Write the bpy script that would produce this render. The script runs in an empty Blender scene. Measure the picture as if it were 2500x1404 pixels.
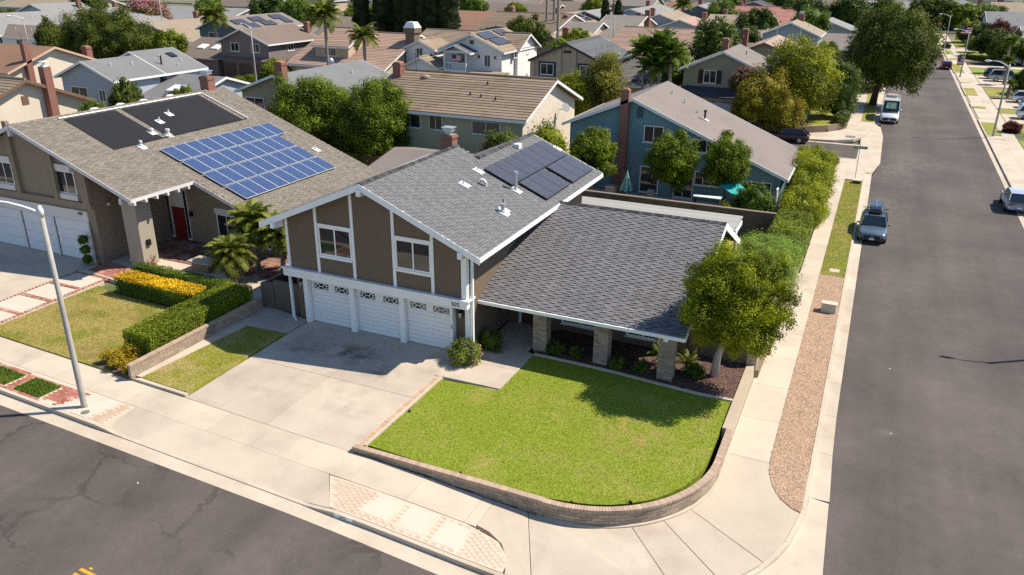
import bpy, math, random
import numpy as np
from mathutils import Vector, Matrix

R = math.radians
scene = bpy.context.scene
COL = scene.collection

# ---------------------------------------------------------------- camera
cam_d = bpy.data.cameras.new('camera')
cam_d.sensor_width = 36.0
cam_d.lens = 27.90
cam_d.clip_start = 0.5
cam_d.clip_end = 3000.0
cam = bpy.data.objects.new('camera', cam_d)
COL.objects.link(cam)
YAW, PITCH, ROLL = -0.42467, 0.38648, 0.00739
_f = Vector((math.sin(YAW)*math.cos(PITCH), math.cos(YAW)*math.cos(PITCH), -math.sin(PITCH)))
_r = Vector((math.cos(YAW), -math.sin(YAW), 0.0))
_u = _r.cross(_f)
_r2 = _r*math.cos(ROLL) + _u*math.sin(ROLL)
_u2 = -_r*math.sin(ROLL) + _u*math.cos(ROLL)
cam.matrix_world = Matrix(((_r2.x, _u2.x, -_f.x, 0.0), (_r2.y, _u2.y, -_f.y, 0.0), (_r2.z, _u2.z, -_f.z, 16.5), (0, 0, 0, 1)))
scene.camera = cam

# ---------------------------------------------------------------- sky, sun, exposure
SUN_EL, SUN_AZ = R(50.0), R(56.0)          # azimuth from +Y towards +X
world = bpy.data.worlds.new('World')
scene.world = world
world.use_nodes = True
wn = world.node_tree.nodes
wl = world.node_tree.links
sky = wn.new('ShaderNodeTexSky')
sky.sky_type = 'NISHITA'
sky.sun_disc = False
sky.sun_elevation = SUN_EL
sky.sun_rotation = SUN_AZ
sky.air_density = 1.0
sky.dust_density = 0.0
sky.ozone_density = 3.5
bg = wn['Background']
bg.inputs['Strength'].default_value = 0.115
wl.new(sky.outputs[0], bg.inputs['Color'])
sun_d = bpy.data.lights.new('sun', 'SUN')
sun_d.energy = 5.0
sun_d.angle = R(0.53)
sun_d.color = (1.0, 0.915, 0.78)
sun = bpy.data.objects.new('sun', sun_d)
COL.objects.link(sun)
_sd = Vector((math.sin(SUN_AZ)*math.cos(SUN_EL), math.cos(SUN_AZ)*math.cos(SUN_EL), math.sin(SUN_EL)))
sun.rotation_euler = _sd.to_track_quat('Z', 'Y').to_euler()
sun.location = (40, 30, 60)
scene.view_settings.view_transform = 'Standard'
scene.view_settings.look = 'None'
scene.view_settings.exposure = 0.55
scene.view_settings.gamma = 1.0
scene.view_settings.use_curve_mapping = False
scene.render.engine = 'CYCLES'
cy = scene.cycles
cy.max_bounces = 8
cy.diffuse_bounces = 4
cy.glossy_bounces = 3
cy.transmission_bounces = 6
cy.transparent_max_bounces = 4
cy.use_denoising = False

# ---------------------------------------------------------------- helpers
OFF = {}          # world position of the frame every object's mesh is written in


def tag(o, label=None, cat=None, group=None, kind=None):
    if label: o['label'] = label
    if cat: o['category'] = cat
    if group: o['group'] = group
    if kind: o['kind'] = kind
    return o


def root(name, loc, label, cat, group=None):
    o = bpy.data.objects.new(name, None)
    o.empty_display_size = 0.3
    o.location = loc
    COL.objects.link(o)
    OFF[o.name] = Vector(loc)
    return tag(o, label, cat, group, 'thing')


def link(name, me, parent=None, loc=(0, 0, 0), rot=None, scale=None):
    o = bpy.data.objects.new(name, me)
    if parent is not None:
        o.parent = parent
        off = OFF[parent.name]
    else:
        off = Vector((0, 0, 0))
    l = Vector(loc) - off
    if isinstance(rot, Matrix):
        o.matrix_local = Matrix.Translation(l) @ rot.to_4x4()
    else:
        o.location = l
        if rot is not None:
            o.rotation_euler = rot
    if scale is not None:
        o.scale = scale
    COL.objects.link(o)
    OFF[o.name] = off + l
    return o


def np_mesh(name, v, quads, mat=None, tone=None, smooth=False, tris=None):
    """mesh from numpy arrays: v (n,3), quads (m,4) and/or tris (k,3), tone per face"""
    me = bpy.data.meshes.new(name)
    v = np.asarray(v, dtype=np.float32)
    parts = []
    if quads is not None and len(quads): parts.append(np.asarray(quads, dtype=np.int32))
    if tris is not None and len(tris): parts.append(np.asarray(tris, dtype=np.int32))
    lt = np.concatenate([np.full(len(p), p.shape[1], dtype=np.int32) for p in parts])
    li = np.concatenate([p.ravel() for p in parts])
    ls = np.concatenate(([0], np.cumsum(lt)[:-1])).astype(np.int32)
    me.vertices.add(len(v)); me.vertices.foreach_set('co', v.ravel())
    me.loops.add(len(li)); me.loops.foreach_set('vertex_index', li)
    me.polygons.add(len(lt)); me.polygons.foreach_set('loop_start', ls); me.polygons.foreach_set('loop_total', lt)
    if smooth: me.polygons.foreach_set('use_smooth', np.ones(len(lt), dtype=bool))
    me.update(calc_edges=True)
    if tone is not None:
        a = me.attributes.new('tone', 'FLOAT', 'FACE')
        a.data.foreach_set('value', np.asarray(tone, dtype=np.float32))
    if mat: me.materials.append(mat)
    return me


class MB:
    """collects shapes, then links them as one mesh object"""
    def __init__(s):
        s.v = []; s.f = []; s.t = []; s.m = []
        s.tone = 0.5; s.mi = 0

    def face(s, *pts):
        i = len(s.v)
        s.v += [tuple(p) for p in pts]
        s.f.append(tuple(range(i, i+len(pts)))); s.t.append(s.tone); s.m.append(s.mi)

    def hexa(s, p):      # p: 4 bottom (ccw from above), 4 top
        i = len(s.v)
        s.v += [tuple(q) for q in p]
        for q in ((3, 2, 1, 0), (4, 5, 6, 7), (0, 1, 5, 4), (1, 2, 6, 5), (2, 3, 7, 6), (3, 0, 4, 7)):
            s.f.append(tuple(i+k for k in q)); s.t.append(s.tone); s.m.append(s.mi)

    def box(s, x0, x1, y0, y1, z0, z1):
        s.hexa([(x0, y0, z0), (x1, y0, z0), (x1, y1, z0), (x0, y1, z0), (x0, y0, z1), (x1, y0, z1), (x1, y1, z1), (x0, y1, z1)])

    def bar(s, a, b, w, h, up=(0, 0, 1)):     # a rectangular bar from a to b
        a = Vector(a); b = Vector(b); d = (b-a).normalized(); up = Vector(up)
        r = d.cross(up)
        if r.length < 1e-5: r = d.cross(Vector((1, 0, 0)))
        r.normalize(); u = r.cross(d)
        r *= w/2; u *= h/2
        s.hexa([a-r-u, a+r-u, b+r-u, b-r-u, a-r+u, a+r+u, b+r+u, b-r+u])

    def prism(s, poly, z0, z1):      # poly ccw xy; z0, z1 numbers or functions of (x,y)
        n = len(poly); i = len(s.v)
        g0 = z0 if callable(z0) else (lambda x, y: z0)
        g1 = z1 if callable(z1) else (lambda x, y: z1)
        s.v += [(x, y, g0(x, y)) for x, y in poly] + [(x, y, g1(x, y)) for x, y in poly]
        s.f.append(tuple(range(i+n, i+2*n))); s.t.append(s.tone); s.m.append(s.mi)
        s.f.append(tuple(reversed(range(i, i+n)))); s.t.append(s.tone); s.m.append(s.mi)
        for k in range(n):
            j = (k+1) % n
            s.f.append((i+k, i+j, i+n+j, i+n+k)); s.t.append(s.tone); s.m.append(s.mi)

    def tube(s, path, rad, n=8, cap=True):
        i0 = len(s.v); path = [Vector(p) for p in path]
        if not hasattr(rad, '__len__'): rad = [rad]*len(path)
        prev = None
        for k, p in enumerate(path):
            d = (path[min(k+1, len(path)-1)] - path[max(k-1, 0)])
            d = d.normalized() if d.length > 1e-9 else Vector((0, 0, 1))
            if prev is None:
                a = d.cross(Vector((0, 0, 1)))
                if a.length < 1e-3: a = d.cross(Vector((1, 0, 0)))
                a.normalize()
            else:
                a = prev - d*prev.dot(d)
                if a.length < 1e-4: a = d.orthogonal()
                a.normalize()
            prev = a; b = d.cross(a)
            for q in range(n):
                t = 2*math.pi*q/n
                s.v.append(tuple(p + (a*math.cos(t) + b*math.sin(t))*rad[k]))
        for k in range(len(path)-1):
            for q in range(n):
                r = (q+1) % n
                s.f.append((i0+k*n+q, i0+k*n+r, i0+(k+1)*n+r, i0+(k+1)*n+q)); s.t.append(s.tone); s.m.append(s.mi)
        if cap:
            s.f.append(tuple(i0+q for q in reversed(range(n)))); s.t.append(s.tone); s.m.append(s.mi)
            s.f.append(tuple(i0+(len(path)-1)*n+q for q in range(n))); s.t.append(s.tone); s.m.append(s.mi)

    def cyl(s, x, y, z0, z1, r, n=12, r2=None):
        s.tube([(x, y, z0), (x, y, z1)], [r, r if r2 is None else r2], n)

    def blob(s, c, r, n=8, m=6, rng=None, rough=0.0):
        i0 = len(s.v); cx, cy_, cz = c; rx, ry, rz = r
        s.v.append((cx, cy_, cz-rz))
        for a in range(1, m):
            ph = math.pi*a/m
            for b in range(n):
                th = 2*math.pi*b/n; k = 1 + (rng.uniform(-rough, rough) if rng else 0)
                s.v.append((cx+rx*k*math.sin(ph)*math.cos(th), cy_+ry*k*math.sin(ph)*math.sin(th), cz-rz*k*math.cos(ph)))
        s.v.append((cx, cy_, cz+rz)); top = len(s.v)-1
        for b in range(n):
            c2 = (b+1) % n
            s.f.append((i0, i0+1+c2, i0+1+b)); s.f.append((top, i0+1+(m-2)*n+b, i0+1+(m-2)*n+c2)); s.t += [s.tone]*2; s.m += [s.mi]*2
            for a in range(m-2):
                s.f.append((i0+1+a*n+b, i0+1+a*n+c2, i0+1+(a+1)*n+c2, i0+1+(a+1)*n+b)); s.t.append(s.tone); s.m.append(s.mi)

    def mesh(s, name, mat, off=(0, 0, 0), smooth=False):
        me = bpy.data.meshes.new(name)
        ox, oy, oz = off
        me.from_pydata([(x-ox, y-oy, z-oz) for x, y, z in s.v], [], s.f)
        a = me.attributes.new('tone', 'FLOAT', 'FACE'); a.data.foreach_set('value', s.t)
        if isinstance(mat, (list, tuple)):
            for q in mat: me.materials.append(q)
            me.polygons.foreach_set('material_index', s.m)
        elif mat is not None:
            me.materials.append(mat)
        if smooth: me.polygons.foreach_set('use_smooth', [True]*len(s.f))
        return me

    def build(s, name, mat, parent=None, smooth=False):
        if parent is not None:
            return link(name, s.mesh(name, mat, OFF[parent.name], smooth), parent, OFF[parent.name])
        xs = [p[0] for p in s.v]; ys = [p[1] for p in s.v]; zs = [p[2] for p in s.v]
        o = ((min(xs)+max(xs))/2, (min(ys)+max(ys))/2, min(zs))
        return link(name, s.mesh(name, mat, o, smooth), None, o)


def BOX(name, mat, parent, *b):
    m = MB(); m.box(*b); return m.build(name, mat, parent)


def struct(o): return tag(o, kind='structure')


def inside(p, poly):
    x, y = p; c = False; n = len(poly); j = n-1
    for i in range(n):
        xi, yi = poly[i]; xj, yj = poly[j]
        if (yi > y) != (yj > y) and x < (xj-xi)*(y-yi)/(yj-yi)+xi: c = not c
        j = i
    return c


# ---------------------------------------------------------------- materials
MATS = {}


def lin(c):
    if isinstance(c, str):
        c = [int(c[i:i+2], 16)/255 for i in (0, 2, 4)]
        c = [(v/12.92 if v <= .04045 else ((v+.055)/1.055)**2.4) for v in c]
    return tuple(c)


def mat(name, col, rough=0.85, var=0.10, vs=1.5, tone=0.0, bump=0.0, bs=40.0, speck=0.0, ss=60.0, spec=0.3, metal=0.0, col2=None, c2s=0.6, c2lo=.5, c2hi=.65, coat=0.0, stretch=None, obj=False):
    if name in MATS: return MATS[name]
    m = bpy.data.materials.new(name); m.use_nodes = True
    N = m.node_tree.nodes; L = m.node_tree.links; p = N['Principled BSDF']
    col = lin(col)
    if obj:
        tc = N.new('ShaderNodeTexCoord'); pos = tc.outputs['Object']
    else:
        g = N.new('ShaderNodeNewGeometry'); pos = g.outputs['Position']
    if stretch:
        mp = N.new('ShaderNodeMapping'); mp.inputs['Scale'].default_value = stretch; L.new(pos, mp.inputs[0]); pos = mp.outputs[0]

    def noise(scale, detail=3.0, rgh=.6):
        n = N.new('ShaderNodeTexNoise'); n.inputs['Scale'].default_value = scale; n.inputs['Detail'].default_value = detail; n.inputs['Roughness'].default_value = rgh
        L.new(pos, n.inputs['Vector']); return n.outputs['Fac']

    def mul(colsock, facsock, lo, hi, a=.25, b=.75):
        r = N.new('ShaderNodeMapRange'); r.inputs[1].default_value = a; r.inputs[2].default_value = b; r.inputs[3].default_value = lo; r.inputs[4].default_value = hi
        L.new(facsock, r.inputs[0])
        v = N.new('ShaderNodeVectorMath'); v.operation = 'SCALE'; L.new(colsock, v.inputs[0]); L.new(r.outputs[0], v.inputs['Scale']); return v.outputs[0]
    rgb = N.new('ShaderNodeRGB'); rgb.outputs[0].default_value = (*col, 1); c = rgb.outputs[0]
    if col2 is not None:
        r2 = N.new('ShaderNodeRGB'); r2.outputs[0].default_value = (*lin(col2), 1)
        mr = N.new('ShaderNodeMapRange'); mr.inputs[1].default_value = c2lo; mr.inputs[2].default_value = c2hi; L.new(noise(c2s, 4.0), mr.inputs[0])
        mx = N.new('ShaderNodeMix'); mx.data_type = 'RGBA'; L.new(mr.outputs[0], mx.inputs[0]); L.new(c, mx.inputs[6]); L.new(r2.outputs[0], mx.inputs[7]); c = mx.outputs[2]
    if var: c = mul(c, noise(vs, 4.0), 1-var, 1+var)
    if speck: c = mul(c, noise(ss, 2.0, .7), 1-speck, 1+speck)
    if tone:
        at = N.new('ShaderNodeAttribute'); at.attribute_name = 'tone'
        c = mul(c, at.outputs['Fac'], 1-tone, 1+tone, 0, 1)
    L.new(c, p.inputs['Base Color'])
    p.inputs['Roughness'].default_value = rough
    p.inputs['Specular IOR Level'].default_value = spec
    p.inputs['Metallic'].default_value = metal
    if coat: p.inputs['Coat Weight'].default_value = coat; p.inputs['Coat Roughness'].default_value = .05
    if bump:
        b = N.new('ShaderNodeBump'); b.inputs['Strength'].default_value = bump; b.inputs['Distance'].default_value = .02
        L.new(noise(bs, 3.0), b.inputs['Height']); L.new(b.outputs[0], p.inputs['Normal'])
    MATS[name] = m
    return m


def leafmat(name, dark, light, trans=.3, rough=.5, col3=None):
    """foliage: two leaf colours picked leaf by leaf (tone), some light through the leaf"""
    if name in MATS: return MATS[name]
    m = bpy.data.materials.new(name); m.use_nodes = True
    N = m.node_tree.nodes; L = m.node_tree.links; p = N['Principled BSDF']; out = N['Material Output']
    at = N.new('ShaderNodeAttribute'); at.attribute_name = 'tone'
    rp = N.new('ShaderNodeValToRGB'); rp.color_ramp.elements[0].color = (*[c*k for c, k in zip(lin(dark), (.95, .95, .8))], 1); rp.color_ramp.elements[1].color = (*[c*k for c, k in zip(lin(light), (2.2, 2.2, 1.1))], 1)
    if col3 is not None:
        rp.color_ramp.elements[1].position = .85
        e = rp.color_ramp.elements.new(1.0); e.color = (*lin(col3), 1)
    L.new(at.outputs['Fac'], rp.inputs[0])
    L.new(rp.outputs[0], p.inputs['Base Color'])
    p.inputs['Roughness'].default_value = rough+.12; p.inputs['Specular IOR Level'].default_value = .16
    tr = N.new('ShaderNodeBsdfTranslucent'); L.new(rp.outputs[0], tr.inputs[0])
    mx = N.new('ShaderNodeMixShader'); mx.inputs[0].default_value = trans+.08
    L.new(p.outputs[0], mx.inputs[1]); L.new(tr.outputs[0], mx.inputs[2]); L.new(mx.outputs[0], out.inputs[0])
    MATS[name] = m
    return m


def glassmat(name='window_glass', col=(.012, .016, .02), ior=1.75, rough=.03):
    if name in MATS: return MATS[name]
    m = bpy.data.materials.new(name); m.use_nodes = True
    p = m.node_tree.nodes['Principled BSDF']
    p.inputs['Base Color'].default_value = (*col, 1); p.inputs['Roughness'].default_value = rough; p.inputs['IOR'].default_value = ior
    MATS[name] = m
    return m


# plain surface colours
CONC = mat('concrete', (.50, .42, .325), .9, .10, .5, bump=.05, bs=60, speck=.07, ss=25, col2=(.43, .365, .285), c2s=.35, tone=.06)
CONC2 = mat('driveway_concrete', (.455, .385, .305), .88, .12, .45, bump=.05, bs=60, speck=.08, ss=20, col2=(.37, .305, .245), c2s=.42, c2lo=.50, c2hi=.70, tone=.05)


def stained(name, base, spots, col=(.09, .07, .06)):
    """concrete with oil stains: soft dark blots with a ragged shape of their own"""
    m = base.copy(); m.name = name; N = m.node_tree.nodes; L = m.node_tree.links; p = N['Principled BSDF']; src = p.inputs['Base Color'].links[0].from_socket
    g = N.new('ShaderNodeNewGeometry'); nz = N.new('ShaderNodeTexNoise'); nz.inputs['Scale'].default_value = 1.6; nz.inputs['Detail'].default_value = 5; L.new(g.outputs['Position'], nz.inputs[0]); c = src
    for (x, y, rx, ry, k) in spots:
        mp = N.new('ShaderNodeMapping'); mp.vector_type = 'TEXTURE'; mp.inputs['Location'].default_value = (x, y, 0); mp.inputs['Scale'].default_value = (rx, ry, 50); L.new(g.outputs['Position'], mp.inputs[0])
        ln = N.new('ShaderNodeVectorMath'); ln.operation = 'LENGTH'; L.new(mp.outputs[0], ln.inputs[0])
        a = N.new('ShaderNodeMapRange'); a.inputs[1].default_value = 1.2; a.inputs[2].default_value = .1; a.inputs[3].default_value = 0; a.inputs[4].default_value = 1; L.new(ln.outputs['Value'], a.inputs[0])
        b = N.new('ShaderNodeMapRange'); b.inputs[1].default_value = .36; b.inputs[2].default_value = .62; b.inputs[3].default_value = 0; b.inputs[4].default_value = k; L.new(nz.outputs['Fac'], b.inputs[0])
        f = N.new('ShaderNodeMath'); f.operation = 'MULTIPLY'; L.new(a.outputs[0], f.inputs[0]); L.new(b.outputs[0], f.inputs[1])
        mx = N.new('ShaderNodeMix'); mx.data_type = 'RGBA'; L.new(f.outputs[0], mx.inputs[0]); L.new(c, mx.inputs[6]); mx.inputs[7].default_value = (*col, 1); c = mx.outputs[2]
    L.new(c, p.inputs['Base Color'])
    return m


DRIVE = stained('stained_driveway', CONC2, [(-20.0, 26.6, 1.9, .9, .95), (-22.6, 26.2, 1.2, 1.0, .6), (-17.8, 25.6, 1.0, .8, .6), (-17.4, 22.6, 1.3, .9, .35), (-21.6, 22.6, 1.6, 1.2, .22)])
KERB = mat('kerb_concrete', (.49, .415, .325), .9, .12, .8, bump=.05, bs=60, speck=.08, ss=25, col2=(.44, .36, .27), c2s=.5, tone=.06)
GRAV = mat('gravel_bed', (.36, .245, .165), 1, .15, 1.0, speck=.45, ss=26, bump=.7, bs=30)
MULCH = mat('mulch', (.085, .05, .04), 1, .25, 1.5, speck=.6, ss=22, bump=.8, bs=25)
SOIL = mat('yard_soil', (.20, .155, .105), 1, .2, .4, speck=.2, ss=8, col2=(.09, .11, .035), c2s=.12, c2lo=.48, c2hi=.60)
WHITE = mat('white_paint', (.78, .78, .76), .5, .05, 1.0, bump=.02, bs=30)
STUCCO_BROWN = mat('brown_stucco', (.155, .112, .078), .95, .06, 1.2, bump=.25, bs=55, speck=.12, ss=35)
BLACK = mat('black_metal', (.015, .015, .017), .4, .05)
DARKWOOD = mat('dark_wood', (.06, .04, .03), .8, .2, 3)
GALV = mat('galvanised_steel', (.48, .52, .55), .4, .08, 3, metal=.6)
ROOFWHITE = mat('roof_flashing', (.62, .62, .6), .6, .08, 2)
GLASS = glassmat()
ALU = mat('aluminium_frame', (.75, .75, .74), .4, .03)
BRICKRED = None


def brickmat(name, c1, c2, mortar, sx=.21, sz=.075, axis='xz'):
    """small far bricks: brick courses as material relief (pieces under 10 pixels)"""
    if name in MATS: return MATS[name]
    m = bpy.data.materials.new(name); m.use_nodes = True
    N = m.node_tree.nodes; L = m.node_tree.links; p = N['Principled BSDF']
    g = N.new('ShaderNodeNewGeometry'); s = N.new('ShaderNodeSeparateXYZ'); L.new(g.outputs['Position'], s.inputs[0])
    a = N.new('ShaderNodeMath'); a.operation = 'ADD'; L.new(s.outputs[0], a.inputs[0]); L.new(s.outputs[1], a.inputs[1])
    c = N.new('ShaderNodeCombineXYZ'); L.new(a.outputs[0], c.inputs[0]); L.new(s.outputs[2], c.inputs[1])
    b = N.new('ShaderNodeTexBrick'); L.new(c.outputs[0], b.inputs['Vector'])
    b.inputs['Color1'].default_value = (*lin(c1), 1); b.inputs['Color2'].default_value = (*lin(c2), 1); b.inputs['Mortar'].default_value = (*lin(mortar), 1)
    b.inputs['Scale'].default_value = 1; b.inputs['Brick Width'].default_value = sx; b.inputs['Row Height'].default_value = sz; b.inputs['Mortar Size'].default_value = .008
    L.new(b.outputs['Color'], p.inputs['Base Color']); p.inputs['Roughness'].default_value = .9
    bp = N.new('ShaderNodeBump'); bp.inputs['Strength'].default_value = .5; bp.inputs['Distance'].default_value = .01; bp.invert = True
    L.new(b.outputs['Fac'], bp.inputs['Height']); L.new(bp.outputs[0], p.inputs['Normal'])
    MATS[name] = m
    return m


BRICKRED = brickmat('red_brick', (.25, .085, .055), (.20, .065, .045), (.26, .2, .16))


def asphaltmat():
    m = bpy.data.materials.new('asphalt'); m.use_nodes = True
    N = m.node_tree.nodes; L = m.node_tree.links; p = N['Principled BSDF']
    g = N.new('ShaderNodeNewGeometry'); pos = g.outputs['Position']

    def noise(sc, det=3., v=None, rgh=.6):
        n = N.new('ShaderNodeTexNoise'); n.inputs['Scale'].default_value = sc; n.inputs['Detail'].default_value = det; n.inputs['Roughness'].default_value = rgh
        L.new(v or pos, n.inputs[0]); return n

    def rng(s, a, b, lo, hi):
        r = N.new('ShaderNodeMapRange'); r.inputs[1].default_value = a; r.inputs[2].default_value = b; r.inputs[3].default_value = lo; r.inputs[4].default_value = hi
        L.new(s, r.inputs[0]); return r.outputs[0]

    def mul(a, b):
        v = N.new('ShaderNodeMath'); v.operation = 'MULTIPLY'; L.new(a, v.inputs[0]); L.new(b, v.inputs[1]); return v.outputs[0]
    big = rng(noise(.16, 5).outputs[0], .3, .7, .76, 1.24)
    # wheel-path banding along the street
    mp = N.new('ShaderNodeMapping'); mp.inputs['Scale'].default_value = (.42, .02, 1); L.new(pos, mp.inputs[0])
    band = rng(noise(1.0, 3, mp.outputs[0]).outputs[0], .3, .7, .84, 1.16)
    mid = rng(noise(1.7, 4).outputs[0], .3, .7, .93, 1.07)
    fine = rng(noise(38, 2, None, .8).outputs[0], .28, .72, .62, 1.42)
    f = mul(mul(big, band), mul(mid, fine))
    # cracks: distorted voronoi borders, only in some places
    dn = noise(.9, 3); v1 = N.new('ShaderNodeVectorMath'); v1.operation = 'SCALE'; L.new(dn.outputs['Color'], v1.inputs[0]); v1.inputs['Scale'].default_value = 1.6
    v2 = N.new('ShaderNodeVectorMath'); L.new(pos, v2.inputs[0]); L.new(v1.outputs[0], v2.inputs[1])
    mp2 = N.new('ShaderNodeMapping'); mp2.inputs['Scale'].default_value = (.22, .36, 0); mp2.inputs['Location'].default_value = (1.3, .55, 0); L.new(v2.outputs[0], mp2.inputs[0])
    vo = N.new('ShaderNodeTexVoronoi'); vo.feature = 'DISTANCE_TO_EDGE'; vo.inputs['Scale'].default_value = 1.0; L.new(mp2.outputs[0], vo.inputs[0])
    cr = rng(vo.outputs['Distance'], .0, .022, .0, 1.)
    msk = rng(noise(.33, 2).outputs[0], .40, .56, .74, 1.0)
    mx = N.new('ShaderNodeMath'); mx.operation = 'MAXIMUM'; L.new(cr, mx.inputs[0]); L.new(msk, mx.inputs[1])
    # sealed cracks only on the old front street (y below 17 m, x below -3 m)
    sp = N.new('ShaderNodeSeparateXYZ'); L.new(pos, sp.inputs[0])
    side = rng(sp.outputs[0], -4., -1., 0., 1.)
    mx2 = N.new('ShaderNodeMath'); mx2.operation = 'MAXIMUM'; L.new(mx.outputs[0], mx2.inputs[0]); L.new(side, mx2.inputs[1])
    f = mul(f, mx2.outputs[0])
    c = N.new('ShaderNodeVectorMath'); c.operation = 'SCALE'; c.inputs[0].default_value = (.095, .078, .069); L.new(f, c.inputs['Scale'])
    L.new(c.outputs[0], p.inputs['Base Color']); p.inputs['Roughness'].default_value = .9; p.inputs['Specular IOR Level'].default_value = .25
    b = N.new('ShaderNodeBump'); b.inputs['Strength'].default_value = .35; b.inputs['Distance'].default_value = .01
    L.new(noise(55, 2).outputs[0], b.inputs['Height']); L.new(b.outputs[0], p.inputs['Normal'])
    return m


ASPHALT = stained('worn_asphalt', asphaltmat(), [(2.6, 80, 2.6, 7, .55), (5.2, 84, 3.0, 4, .4), (2.0, 66, 1.6, 6, .4), (2.4, 31, .5, .35, .6), (3.4, 48, .9, 3.5, .25), (-22, 13.5, 3, 1.0, .22), (-14, 13.8, 2.6, .8, .18)], (.17, .15, .13))


def lawnmat(name, a, b, dry, dlo=.5, dhi=.68, ds=.45):
    if name in MATS: return MATS[name]
    m = bpy.data.materials.new(name); m.use_nodes = True
    N = m.node_tree.nodes; L = m.node_tree.links; p = N['Principled BSDF']
    g = N.new('ShaderNodeNewGeometry'); pos = g.outputs['Position']

    def noise(sc, det=3.):
        n = N.new('ShaderNodeTexNoise'); n.inputs['Scale'].default_value = sc; n.inputs['Detail'].default_value = det; n.inputs['Roughness'].default_value = .65
        L.new(pos, n.inputs[0]); return n.outputs[0]

    def rng(s, x, y, lo, hi):
        r = N.new('ShaderNodeMapRange'); r.inputs[1].default_value = x; r.inputs[2].default_value = y; r.inputs[3].default_value = lo; r.inputs[4].default_value = hi
        L.new(s, r.inputs[0]); return r.outputs[0]

    def mixc(f, c1, c2):
        mx = N.new('ShaderNodeMix'); mx.data_type = 'RGBA'; L.new(f, mx.inputs[0])
        for k, c in ((6, c1), (7, c2)):
            if isinstance(c, tuple): mx.inputs[k].default_value = (*c, 1)
            else: L.new(c, mx.inputs[k])
        return mx.outputs[2]
    c = mixc(rng(noise(9, 3), .35, .65, 0, 1), a, b)
    c = mixc(rng(noise(ds, 4), dlo, dhi, 0, 1), c, dry)
    f = rng(noise(40, 2), .25, .75, .74, 1.24)
    at = N.new('ShaderNodeAttribute'); at.attribute_name = 'tone'
    f2 = rng(at.outputs['Fac'], 0, 1, .78, 1.22)
    mm = N.new('ShaderNodeMath'); mm.operation = 'MULTIPLY'; L.new(f, mm.inputs[0]); L.new(f2, mm.inputs[1])
    v = N.new('ShaderNodeVectorMath'); v.operation = 'SCALE'; L.new(c, v.inputs[0]); L.new(mm.outputs[0], v.inputs['Scale'])
    L.new(v.outputs[0], p.inputs['Base Color']); p.inputs['Roughness'].default_value = .8; p.inputs['Specular IOR Level'].default_value = .2
    bp = N.new('ShaderNodeBump'); bp.inputs['Strength'].default_value = .8; bp.inputs['Distance'].default_value = .03
    L.new(noise(45, 2), bp.inputs['Height']); L.new(bp.outputs[0], p.inputs['Normal'])
    MATS[name] = m
    return m


GRASS = lawnmat('lawn_grass', (.165, .225, .014), (.265, .305, .030), (.36, .31, .08), .54, .80, .40)
GRASS = stained('patchy_lawn', GRASS, [(-6.4, 25.4, 1.7, 1.6, .85), (-7.6, 22.6, 3.2, .9, .45), (-13.6, 22.0, 1.8, 1.2, .35), (-10.5, 26.2, 2.6, 1.6, .3), (-4.2, 27.2, .8, 1.8, .4)], (.36, .27, .09))
GRASSDRY = lawnmat('dry_lawn_grass', (.30, .255, .065), (.40, .31, .10), (.22, .225, .035), .48, .64, .55)
GRASSDRY = stained('patchy_dry_lawn', GRASSDRY, [(-31.2, 21.8, 1.6, .8, .7), (-35.5, 24.5, 2.2, 1.4, .3), (-32.0, 25.5, 2.0, 1.2, .35)], (.24, .15, .07))
GRASSSTRIP = lawnmat('parkway_grass', (.19, .20, .022), (.27, .265, .045), (.33, .26, .08), .5, .66, .6)
GRASSDARK = lawnmat('turf_square', (.08, .15, .014), (.13, .20, .02), (.16, .2, .03), .5, .7, .6)
# ================================================================ streets and ground
def S(x):
    """height of the pavement: the front street falls towards the corner"""
    t = min(1., max(0., (x+15.5)/9.0)); t = t*t*(3-2*t)
    return -.15-.42*t


KH = .16            # kerb height
ZR0 = -.57-KH; ZG0 = ZR0+.004


def swlot(x): return 20.11+max(0., -15.6-x)*.0466
def swpark(x): return 18.66+max(0., -15.1-x)*.0450
def kerby(x): return 17.02+max(0., -15.0-x)*.042
def asphy(x): return 16.42+max(0., -14.0-x)*.0385-max(0., x+14)*.015


def xs_range(a, b, d=1.5):
    n = max(1, int(math.ceil((b-a)/d))); return [a+(b-a)*i/n for i in range(n+1)]


def strip(mb, a, b, f0, f1, dz, d=1.5):
    """a sheet between the curves f0 and f1 (y as functions of x) at pavement height + dz"""
    xs = xs_range(a, b, d)
    for x0, x1 in zip(xs, xs[1:]):
        mb.face((x0, f0(x0), S(x0)+dz), (x1, f0(x1), S(x1)+dz), (x1, f1(x1), S(x1)+dz), (x0, f1(x0), S(x0)+dz))


FAR = mat('far_ground', (.17, .145, .095), 1, .25, .08, speck=.2, ss=3, col2=(.075, .10, .03), c2s=.05, c2lo=.46, c2hi=.56)
m = MB(); m.face((-1500, -400, -1.0), (1500, -400, -1.0), (1500, 2200, -1.0), (-1500, 2200, -1.0)); struct(m.build('ground', FAR))

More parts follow.
